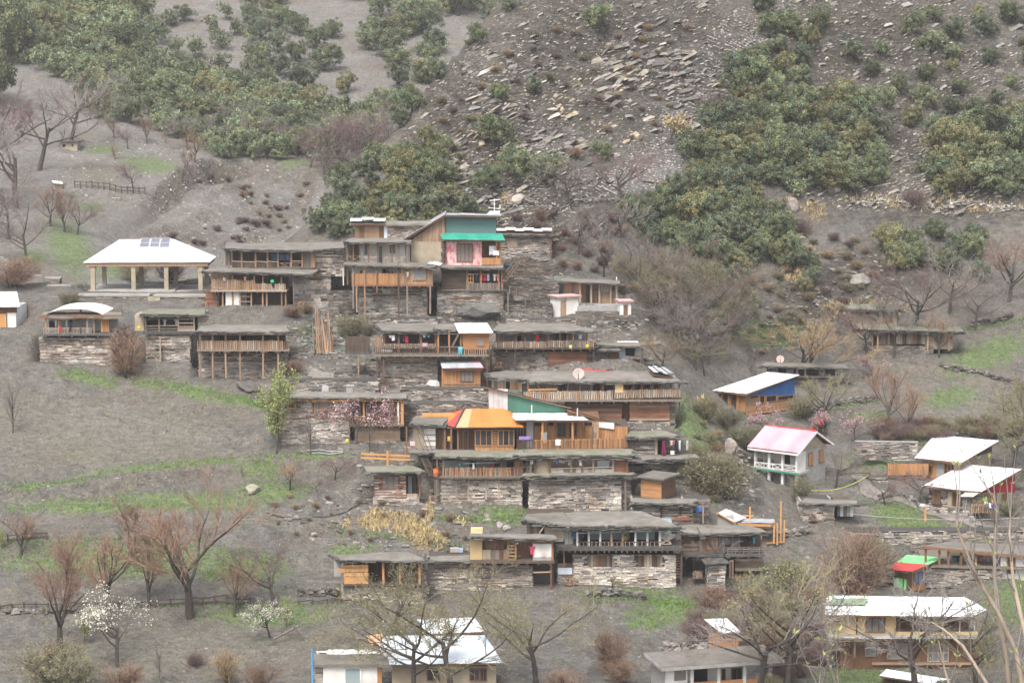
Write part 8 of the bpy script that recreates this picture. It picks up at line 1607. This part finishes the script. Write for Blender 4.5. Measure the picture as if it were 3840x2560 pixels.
# dry stone field walls that follow the ground
def field_wall(path, label, h=.5, k=.8, n_per=3.2):
    mb = MB(); seg = []
    pts = [hit(x, y, 'near') for x, y in path]; pts = [p for p in pts if p]
    for a, b in zip(pts, pts[1:]):
        L = (b - a).length; m = int(L * n_per) + 1; ang = math.atan2(b.y - a.y, b.x - a.x)
        for i in range(m):
            q = a.lerp(b, (i + random.random()) / m); z = gz(q.x, q.y); z0 = 0
            while z0 < h * random.uniform(.7, 1.2):
                v = random.uniform(.5, 1.3) * k; rubble(mb, Vector((q.x + random.gauss(0, .08), q.y + random.gauss(0, .08), z + z0 + .05)), random.uniform(.14, .26), .35, ang, 0, (v, v * .98, v * .94)); z0 += .12
    tag(mb.build('field_wall', ['stone']), label, 'stone wall')
field_wall([(3530, 1385), (3620, 1398), (3720, 1420), (3860, 1450)], 'dry stone wall dividing the two ploughed fields', .45, .45)
field_wall([(3640, 1230), (3720, 1215), (3800, 1190)], 'dark stone wall beside the pollarded tree', .5, .4); field_wall([(3000, 1560), (3080, 1545), (3200, 1515), (3290, 1500)], 'stone edge of the terrace below the blue gabled house', .5, .5); field_wall([(3300, 1870), (3420, 1880), (3560, 1935), (3680, 1985)], 'low stone edge along the footpath', .3, .8)
field_wall([(2190, 2245), (2300, 2240), (2420, 2250)], 'low dark stone wall in the grass before the large house', .5, .5); field_wall([(2490, 2464), (2570, 2468), (2650, 2462)], 'heap of stacked stones beside the tall orange cabin', 1.0, .9, 7); field_wall([(1120, 2235), (1180, 2232), (1260, 2238)], 'rough stone edge below the plank path', .5, .5); field_wall([(2850, 2005), (2960, 2010), (3040, 2000)], 'stone edge beside the building frame', .5, .6)
field_wall([(1740, 757), (1950, 760), (2150, 762), (2350, 758), (2560, 755)], 'long path edge built across the foot of the cliff', .3, .7); field_wall([(3200, 780), (3400, 778), (3600, 785), (3850, 800)], 'stone edge of the dry grass terrace', .5, .9); field_wall([(0, 2300), (200, 2300), (350, 2296)], 'low stone footing of the lower fence', .3, .5); field_wall([(3300, 1655), (3480, 1650), (3640, 1640)], 'dark stone footing of the field hedge', .4, .4)
h = House(None, 'garden_wall', 'long mottled plaster garden wall behind the grass plot', 'wall', frame=(3210, 1690, 181.5, -4)); h.stonewall(3210, 1658, 3440, 1690, 0, .3, .8, k=.8); h.box('capping', 3206, 1655, 3444, 1658, -.06, .42, 'grey_plaster')
h = House(None, 'retaining_wall', 'pale rubble retaining wall below the orange board fence', 'wall', frame=(3250, 1840, 178, 0)); h.stonewall(3255, 1790, 3330, 1835, 0, 1.2, 1.0, k=1.1, ragged=.5)
# footpath
def ribbon(path, w, name, m, label):
    pts = [hit(x, y, 'near') for x, y in path]; fine = []
    for a, b in zip(pts, pts[1:]):
        for i in range(10): fine.append(a.lerp(b, i / 10))
    fine.append(pts[-1]); mb = MB()
    for i, p in enumerate(fine):
        d = fine[min(i + 1, len(fine) - 1)] - fine[max(i - 1, 0)]; s = Vector((-d.y, d.x, 0)).normalized() * w / 2 * random.uniform(.85, 1.15)
        for q in (p - s, p, p + s): mb.v.append((q.x, q.y, gz(q.x, q.y) + .07))
    for i in range(len(fine) - 1):
        for c in (0, 1): mb.f.append([i * 3 + c, i * 3 + c + 1, i * 3 + c + 4, i * 3 + c + 3]); mb.t.append((1, 1, 1)); mb.mi.append(0)
    tag(mb.build(name, [m], None, True), label, kind='structure')
ribbon([(3210, 1780), (3250, 1840), (3330, 1870), (3450, 1895), (3560, 1945), (3700, 1985), (3860, 2000)], 1.0, 'footpath', 'dirt_roof', 'trodden earth footpath'); ribbon([(1160, 1400), (1260, 1420), (1380, 1448), (1500, 1468), (1600, 1490)], 1.0, 'village_path', 'dirt_roof', 'narrow village path')
# footpath steps at the left
for i in range(9):
    x, y = -8 + i * 18, 965 + i * 8.6; p = hit(x, y + 3)
    if p: o = link('stone_step', cube_mesh('concrete')); o.location = p + Vector((0, 0, .05)); o.scale = (1.3, .5, .18); o.rotation_euler = (0, 0, random.uniform(-.1, .1)); tag(o, 'pale stone step of the flight descending to the pavilion', 'step', 'steps to the pavilion')
# ------------------------------------------------------------------ fences, poles, pipes
def rail_fence(path, label, hpx=34, rails=2, m='wood_dark', gap=45, sag=3):
    p0 = hit(*path[0], 'near'); o = thing('rail_fence', label, 'fence', p0); L = []
    for (a, b), (c, d) in zip(path, path[1:]):
        n = max(1, int(abs(c - a) / gap))
        for i in range(n): L.append((a + (c - a) * i / n, b + (d - b) * i / n))
    L.append(path[-1]); pr = None
    for x, y in L:
        p = hit(x, y, 'near'); hh = hpx * mpp(p) * random.uniform(.85, 1.2); q = link('post', cube_mesh(m), o); q.location = p - p0 + Vector((0, 0, hh / 2 - .1)); q.scale = (.09, .09, hh + .2); q.rotation_euler = (random.gauss(0, .05), random.gauss(0, .08), 0)
        if pr:
            for r in range(rails):
                a = pr[0] + Vector((0, 0, pr[1] * (r + .7) / (rails + .1))); b = p + Vector((0, 0, hh * (r + .7) / (rails + .1) + random.gauss(0, .06))); d = b - a; k = link('rail', cube_mesh(m), o); k.location = (a + b) / 2 - p0; k.rotation_mode = 'QUATERNION'; k.rotation_quaternion = d.to_track_quat('X', 'Z'); k.scale = (d.length + .15, .06, .08)
        pr = (p, hh)
rail_fence([(0, 2285), (180, 2280), (330, 2275), (520, 2275)], 'dark rail fence below the rust willows', 18, 1); rail_fence([(520, 2282), (640, 2280), (760, 2270), (940, 2275)], 'dark two rail fence behind the largest willow', 32, 2); rail_fence([(30, 2040), (100, 2035), (175, 2022)], 'short sagging fence panel on the field bank', 28, 2); rail_fence([(1120, 2268), (1280, 2265), (1420, 2262)], 'low pole rail below the orange board stall', 16, 1); rail_fence([(3140, 1785), (3260, 1785)], 'dark rail at the edge of the grass plot', 10, 1, gap=60); rail_fence([(2840, 1640), (2920, 1632), (3020, 1640), (3100, 1625)], 'grey rail fence above the villa', 18, 2, gap=30)
def far_fence():
    L = [(280 + i * 22, 704 + i * 1.6 + (8 if i > 6 else 0)) for i in range(13)]; p0 = hit(*L[0], 'far'); o = thing('rail_fence', 'dark rail fence along the field across the valley', 'fence', p0); pr = None
    for x, y in L:
        p = hit(x, y, 'far'); q = link('post', cube_mesh('wood_dark'), o); q.location = p - p0 + Vector((0, 0, .4)); q.scale = (.12, .12, 1.0)
        if pr:
            for r in (.35, .75): d = p - pr; k = link('rail', cube_mesh('wood_dark'), o); k.location = (p + pr) / 2 - p0 + Vector((0, 0, r)); k.rotation_mode = 'QUATERNION'; k.rotation_quaternion = d.to_track_quat('X', 'Z'); k.scale = (d.length, .08, .1)
        pr = p
far_fence()
PL = [(1178, 1308, 1170, 1195, 'wood_grey'), (1190, 1310, 1182, 1145, 'wood_tan'), (1197, 1310, 1190, 1150, 'wood_tan'), (1205, 1308, 1195, 1165, 'wood_brown'), (1212, 1309, 1204, 1180, 'wood_grey'), (1218, 1308, 1212, 1200, 'wood_brown'), (1224, 1309, 1212, 1215, 'wood_fresh'), (1230, 1310, 1222, 1225, 'wood_tan'), (1236, 1308, 1218, 1210, 'wood_brown'), (1241, 1309, 1230, 1160, 'wood_tan'), (1248, 1308, 1229, 1185, 'wood_brown'), (1201, 1308, 1184, 1220, 'wood_tan'), (1193, 1309, 1158, 1258, 'wood_grey'), (1246, 1300, 1252, 1240, 'wood_red'), (1235, 1309, 1227, 1175, 'wood_grey'), (1222, 1310, 1206, 1190, 'wood_tan')]
for i, (x0, y0, x1, y1, m) in enumerate(PL):
    a, b = P(x0, y0, 190.5), P(x1, y1, 191.8 + (i % 3) * .15); o = thing('leaning_pole', 'roughly sawn pole in the bundle leaning on the slope by the stilted house', 'pole', a, group='poles leaning by the stilted house'); mb = MB(); mb.tube([Vector((0, 0, -.4)), (b - a) * .5, b - a], [.065, .055, .04], 6, cap=True); mb.build('shaft', [m], o)
# orange offcuts, hoses, pipes
for i, (x0, y0, x1, y1, Y, lb) in enumerate(((1168, 1370, 1200, 1405, 188.6, 'fresh orange plank lying on the path'), (1176, 1378, 1192, 1412, 188.4, 'second fresh orange plank crossing it'), (1195, 1078, 1225, 1068, 201.0, 'fresh orange log on the rock above the ledge'), (965, 1645, 985, 1700, 175.5, 'orange plank leaning at the foot of the poplar'), (1025, 2395, 1120, 2345, 146.5, 'grey pole leaning on the cream blossom tree'), (1100, 2345, 1140, 2400, 146.2, 'grey pole crossing the leaning pole'))):
    o = thing('plank', lb, 'plank'); b = MB(); a_, b_ = P(x0, y0, Y), P(x1, y1, Y + .6); o.location = a_; b.tube([Vector((0, 0, 0)), (b_ - a_) * .5, b_ - a_], [.07, .07, .06], 4, cap=True); b.build('board', ['wood_fresh' if 'orange' in lb else 'wood_grey'], o)
def pipe(path, r, m, label, name='pipe', lift=.1, Ys=None):
    pts = [(P(x, y, Y) if Ys else hit(x, y)) for (x, y), Y in zip(path, Ys or [0] * len(path))]; fine = []
    for a, b in zip(pts, pts[1:]):
        for i in range(6): fine.append(a.lerp(b, i / 6))
    fine.append(pts[-1])
    if not Ys: fine = [Vector((p.x, p.y, gz(p.x, p.y) + lift)) for p in fine]
    mb = MB(); mb.tube(fine, [r] * len(fine), 5); return tag(mb.build(name, [m], None, True), label, name)
pipe([(1655, 672), (1760, 688), (1900, 700), (2060, 705), (2200, 700), (2300, 690)], .07, 'metal_dark', 'black water pipe laid across the cliff foot'); pipe([(2400, 690), (2560, 708), (2700, 690)], .06, 'metal_dark', 'black water pipe crossing the scree'); pipe([(3100, 610), (3300, 608), (3500, 606)], .07, 'metal_dark', 'black pipe line among the upper oaks'); pipe([(1130, 1275), (1200, 1310), (1290, 1318), (1390, 1312)], .04, cmat((.05, .22, .14)), 'green hose trailing below the leaning poles', 'hose'); pipe([(1150, 1700), (1200, 1690), (1290, 1700), (1240, 1712), (1170, 1705)], .035, 'metal_pale', 'pale loops of hose lying before the stone wall', 'hose'); pipe([(1000, 1935), (1150, 1950), (1300, 1930), (1380, 1890)], .04, 'metal_dark', 'dark cable lying on the bank', 'cable')
def cable(a, b, sag, label, r=.016, m='metal_dark', name='cable'):
    a, b = P(*a), P(*b); pts = [a.lerp(b, i / 14) - Vector((0, 0, sag * 4 * (i / 14) * (1 - i / 14))) for i in range(15)]; mb = MB(); mb.tube(pts, [r] * 15, 4); tag(mb.build(name, [m]), label, name)
cable((1330, 860, 199), (1015, 1330, 187), .6, 'thin wire running down to the stilted house', r=.008); cable((1330, 890, 199), (1000, 1420, 184), .8, 'second thin wire beside the stilted house', r=.008); cable((3042, 1836, 171), (3258, 1780, 177), .5, 'yellow green cord strung across the gully', .03, cmat((.5, .55, .1)), 'cord'); cable((1698, 1480, 178), (1834, 1512, 177), .1, 'white clothes line pole above the orange roof', .025, 'metal_pale'); cable((2790, 1850, 165), (2930, 1895, 163), .2, 'thin wire to the building frame', .012); cable((3180, 1925, 168), (3840, 1940, 166), .3, 'thin fence wire above the green meadow', .014, 'metal_pale')
h = House(None, 'gate_post', 'short orange post on the path edge above the meadow', 'post', frame=(3470, 1935, 168, 0)); h.post(3470, 1902, 1935, 0, 'wood_orange', .16, down=.4); h.box('cap', 3466, 1900, 3474, 1902, -.1, .2, 'wood_tan')
# ------------------------------------------------------------------ dishes, antenna, oddments
def dish(px, py, Y, rpx, label, foot):
    c = P(px, py, Y); k = mpp(c); r = rpx * k; o = thing('satellite_dish', label, 'satellite dish', c); d = Vector((-.15, -1, .28)).normalized(); q = d.to_track_quat('Z', 'Y'); mb = MB(); n = 18
    for j in range(5):
        for i in range(n):
            a = 6.2832 * i / n; rr = r * j / 4; w = q @ Vector((math.cos(a) * rr, math.sin(a) * rr, .22 * r * (j / 4) ** 2)); mb.v.append(tuple(w))
    for j in range(4):
        for i in range(n): mb.f.append([j * n + i, j * n + (i + 1) % n, (j + 1) * n + (i + 1) % n, (j + 1) * n + i]); mb.t.append((1, 1, 1)); mb.mi.append(0)
    w = mb.build('bowl', ['dish'], o, True); w.modifiers.new('t', 'SOLIDIFY').thickness = .03
    mb = MB(); mb.tube([q @ Vector((0, -r, .2 * r)), q @ Vector((0, 0, r * .75))], [.03, .03], 6); mb.build('feed_arm', ['metal_dark'], o); mb = MB(); mb.tube([Vector((0, .12, -foot)), Vector((0, .1, 0))], [.06, .05], 6); mb.build('mast', ['metal_dark'], o)
dish(2170, 1402, 177.2, 22, 'rusty satellite dish on the largest gallery roof', .5); dish(2926, 1347, 203.3, 15, 'pale satellite dish on the old house behind the blue gable', .5)
h = House(None, 'antenna', 'white antenna mast with cross arms above the grey green tin wall', 'antenna', frame=(1855, 812, 203.5, 0)); x, z0 = h.p(1854, 812, 0); z1 = h.p(1854, 745, 0)[1]; mb = MB(); mb.tube([(x, 0, z0 - .6), (x, 0, z1)], [.045, .035], 6, cap=True); mb.build('mast', ['white_plaster'], h.o); h.beam((1836, 752, 0), (1876, 748, 0), .07, 'white_plaster', 'arm'); h.beam((1832, 779, 0), (1874, 783, 0), .06, 'white_plaster', 'arm'); h.post(1875, 768, 782, 0, 'white_plaster', .08, 'sensor'); h.sheets([(1826, 804, -.4), (1872, 804, -.4), (1876, 793, .5), (1838, 793, .5)], 2, ['white_tin'], 'panel')
h = House(None, 'leaning_board', 'grey sheet leaning on the edge of the scalloped roof', 'board', frame=(1207, 1470, 180, 0)); h.box('sheet', 1208, 1445, 1232, 1470, 0, .06, 'grey_tin', tilt=.06); h.box('batten', 1210, 1467, 1230, 1471, -.05, .04, 'wood_grey')
h = House(None, 'water_box', 'pale box standing on the scalloped roof', 'box', frame=(1297, 1474, 179, 0)); h.box('box', 1298, 1450, 1325, 1475, 0, .55, 'concrete'); h.box('lid', 1296, 1447, 1327, 1450, -.05, .65, 'grey_plaster')
h = House(None, 'water_tank', 'white water tank on the corner deck of the large house', 'water tank', frame=(2532, 2023, 157.6, 0)); x, z0 = h.p(2544, 2022, 0); z1 = h.p(2544, 1993, 0)[1]; mb = MB(); mb.tube([(x, 0, z0), (x, 0, z1 - .06), (x, 0, z1)], [.24, .24, .15], 14, cap=True); mb.build('drum', ['white_plaster'], h.o, True); h.box('stand', 2530, 2023, 2560, 2028, -.3, .7, 'wood_grey'); 
for px in (2533, 2557): h.post(px, 2028, 2052, 0, 'wood_grey', .08, 'leg')
mb = MB(); h = House(None, 'log_bundle', 'bundle of logs under pale sacks on the low store roof', 'log bundle', frame=(1668, 2078, 158.5, 0))
for i in range(6): h.beam((1668 + i * 3, 2078 - (i % 3) * 6, (i // 3) * .3), (1758 - i * 2, 2079 - (i % 3) * 6, (i // 3) * .3), .13, 'wood_darkh', 'log')
h.box('sack', 1688, 2056, 1722, 2070, -.1, .5, 'concrete'); h.box('sack', 1722, 2058, 1736, 2070, -.08, .4, cmat((.35, .45, .6)))
h = House(None, 'plank_pile', 'rusty pile of planks on the roof beside the log barn', 'plank pile', frame=(2525, 1955, 163, 0))
for i in range(7): h.beam((2518 + i * 4, 1950 - i * 2, i * .1), (2600 - i * 5, 1946 - i * 2.2, i * .12), .1, random.choice(['wood_brown', 'wood_red', 'wood_tan']), 'plank')
for (x, y, Y, c, lb) in ((1105, 1022, 201, (.62, .5, .05), 'yellow can on the earth roof of the double gallery'), (522, 1228, 188, (.6, .45, .05), 'yellow can on the ledge of the small open house'), (2203, 1297, 185.5, (.6, .48, .06), 'yellow can on the pale picket gallery edge'), (2140, 1300, 185.6, (.55, .5, .2), 'row of yellow pots under the pale pickets'), (1302, 1652, 175, (.62, .52, .06), 'yellow can by the stone wall below the blossom'), (2345, 2016, 157, (.6, .45, .06), 'yellow can hung in the white posted gallery')):
    o = thing('plastic_can', lb, 'can', P(x, y, Y)); mb = MB(); mb.tube([(0, 0, -.16), (0, 0, -.12), (0, 0, .1), (0, 0, .16)], [.12, .14, .14, .06], 8, cap=True); mb.build('body', [cmat(c)], o, True); mb = MB(); mb.tube([(0, 0, .16), (0, 0, .2)], [.05, .05], 8, cap=True); mb.build('cap', ['dark'], o)
# firewood stacks against the houses
LOG = MB(); LOG.tube([(0, -.3, 0), (0, .3, 0)], [.07, .06], 6, cap=True); LOGM = [LOG.mesh('log', [m]) for m in ('wood_tan', 'wood_grey', 'wood_brown')]
for x, y, Y, w, lb in ((1120, 1150, 199.5, 5, 'beside the ledge shrubs'), (1700, 1178, 198.6, 6, 'below the pink house'), (1850, 1378, 186.6, 6, 'under the long picket gallery'), (2270, 1384, 187, 5, 'before the lean-to rooms'), (1830, 1600, 176.3, 4, 'behind the green gable'), (1610, 1880, 167, 5, 'beside the timber upright wall'), (2120, 2190, 155.4, 6, 'at the corner of the large pale house'), (2600, 2165, 156.5, 5, 'below the rounded log corner'), (3035, 1950, 168.4, 4, 'against the small stone hut'), (760, 1150, 200, 4, 'beside the white panel')):
    o = thing('firewood_stack', 'small stack of split firewood ' + lb, 'firewood', P(x, y, Y))
    for r in range(4):
        for i in range(w): q = link('log', random.choice(LOGM), o); q.location = (i * .14 + (r % 2) * .07, 0, .06 + r * .12); q.rotation_euler = (0, random.uniform(0, 6), random.gauss(0, .05))
# ------------------------------------------------------------------ people
def person(pos, label, top, skirt, scarf, facing=0.0, sit=False, h=1.55):
    o = thing('person', label, 'person', pos, facing); k = h / 1.65; verts, edges, rad = [], [], []
    def v(x, y, z, r): verts.append((x * k, y * k, z * k)); rad.append(r * k); return len(verts) - 1
    def e(a, b): edges.append((a, b))
    dz = -.42 if sit else 0
    pel = v(0, 0, .92 + dz, .13); ch = v(0, -.02, 1.22 + dz, .14); nk = v(0, -.02, 1.42 + dz, .06); hd = v(0, -.04, 1.53 + dz, .10); tp = v(0, -.03, 1.62 + dz, .075); e(pel, ch); e(ch, nk); e(nk, hd); e(hd, tp)
    nose = v(0, -.15, 1.53 + dz, .02); e(hd, nose)
    for s in (-1, 1):
        sh = v(s * .17, -.02, 1.35 + dz, .06); el = v(s * .25, -.05, 1.10 + dz, .045); wr = v(s * .22, -.20, .95 + dz, .033); ha = v(s * .20, -.28, .92 + dz, .035); e(ch, sh); e(sh, el); e(el, wr); e(wr, ha)
        hp = v(s * .09, 0, .86 + dz, .09)
        if sit: kn = v(s * .11, -.42, .50, .07); an = v(s * .11, -.44, .10, .045)
        else: kn = v(s * .10, -.03, .48, .065); an = v(s * .10, .02, .08, .042)
        ft = v(s * .11, (-.6 if sit else -.14), .03, .035); e(pel, hp); e(hp, kn); e(kn, an); e(an, ft)
    me = bpy.data.meshes.new('body'); me.from_pydata(verts, edges, []); b = link('body', me, o); sk = b.modifiers.new('skin', 'SKIN'); ss = b.modifiers.new('sub', 'SUBSURF'); ss.levels = ss.render_levels = 1
    for i, r in enumerate(rad): me.skin_vertices[0].data[i].radius = (r, r)
    me.skin_vertices[0].data[0].use_root = True; me.materials.append(MATS['skin'])
    mb = MB(); mb.tube([Vector((0, 0, z + dz)) * k for z in (.75, .95, 1.15, 1.32, 1.42)], [x * k for x in (.24, .19, .19, .20, .09)], 12, cap=True)
    for s in (-1, 1): mb.tube([Vector((s * .15, -.02, 1.36 + dz)) * k, Vector((s * .26, -.06, 1.09 + dz)) * k, Vector((s * .225, -.19, .97 + dz)) * k], [.085 * k, .075 * k, .06 * k], 8, cap=True)
    mb.build('tunic', [cmat(top)], o, True)
    mb = MB()
    for s in (-1, 1): mb.tube([Vector((s * .09, 0, .9 + dz)) * k, Vector((s * .11, -.42 if sit else -.03, .5)) * k, Vector((s * .11, -.43 if sit else .02, .12)) * k], [.115 * k, .10 * k, .085 * k], 8, cap=True)
    mb.build('trousers', [cmat(skirt)], o, True)
    mb = MB(); mb.tube([Vector((0, .015, z + dz)) * k for z in (1.40, 1.46, 1.55, 1.63, 1.68)], [x * k for x in (.12, .105, .118, .10, .03)], 10, cap=True); mb.build('scarf', [cmat(scarf)], o, True)
    return o
p = hit(3075, 1628, 'near'); person(p, 'person in a coral red scarf standing above the villa ridge', (.55, .10, .08), (.10, .05, .06), (.65, .16, .12), .3)
p = hit(3052, 1632, 'near'); person(p, 'small child in red beside the person in a coral scarf', (.55, .04, .03), (.08, .05, .05), (.2, .03, .03), 0, h=.95)
q = FR['big'][0]
def on_house(key, px, py, y):
    M, W, dep, zb, zr = FR[key]; i = M.inverted(); c = i @ Vector((0, 0, CZ)); d = i.to_3x3() @ ray(px, py); t = (y - c.y) / d.y; return M @ (c + d * t)
person(on_house('big', 2156, 1497, .2), 'child in orange sitting on the long picket gallery', (.45, .14, .05), (.05, .05, .06), (.06, .04, .03), .2, sit=True, h=1.3)
person(on_house('front', 2176, 2051, .1), 'person in dark clothes standing in the white posted gallery', (.05, .04, .045), (.04, .035, .04), (.10, .05, .03), .2, h=1.45); person(on_house('front', 2157, 2051, .3), 'person in blue standing beside the dark clothed one', (.06, .16, .32), (.04, .06, .1), (.08, .16, .25), -.3, h=1.4)
person(on_house('white', 1453, 1068, -.7), 'person leaning behind the orange slatted balcony', (.06, .05, .05), (.05, .05, .05), (.05, .04, .04), 0, h=1.5)
# ------------------------------------------------------------------ smoke from a hearth and the damp valley air
def volume_mat(name, dens, col, aniso=.1):
    m = bpy.data.materials.new(name); m.use_nodes = True; n, l = m.node_tree.nodes, m.node_tree.links; n.clear(); o = n.new('ShaderNodeOutputMaterial'); v = n.new('ShaderNodeVolumePrincipled'); v.inputs['Color'].default_value = (*col, 1); v.inputs['Density'].default_value = dens; v.inputs['Anisotropy'].default_value = aniso; l.new(v.outputs[0], o.inputs['Volume']); return m
mb = MB(); mb.box(-200, 200, -30, 520, -15.5, 96); o = mb.build('haze', [volume_mat('damp_air', HAZE, (.90, .89, .90))]); tag(o, 'thin pale damp haze filling the valley', 'haze', kind='stuff')
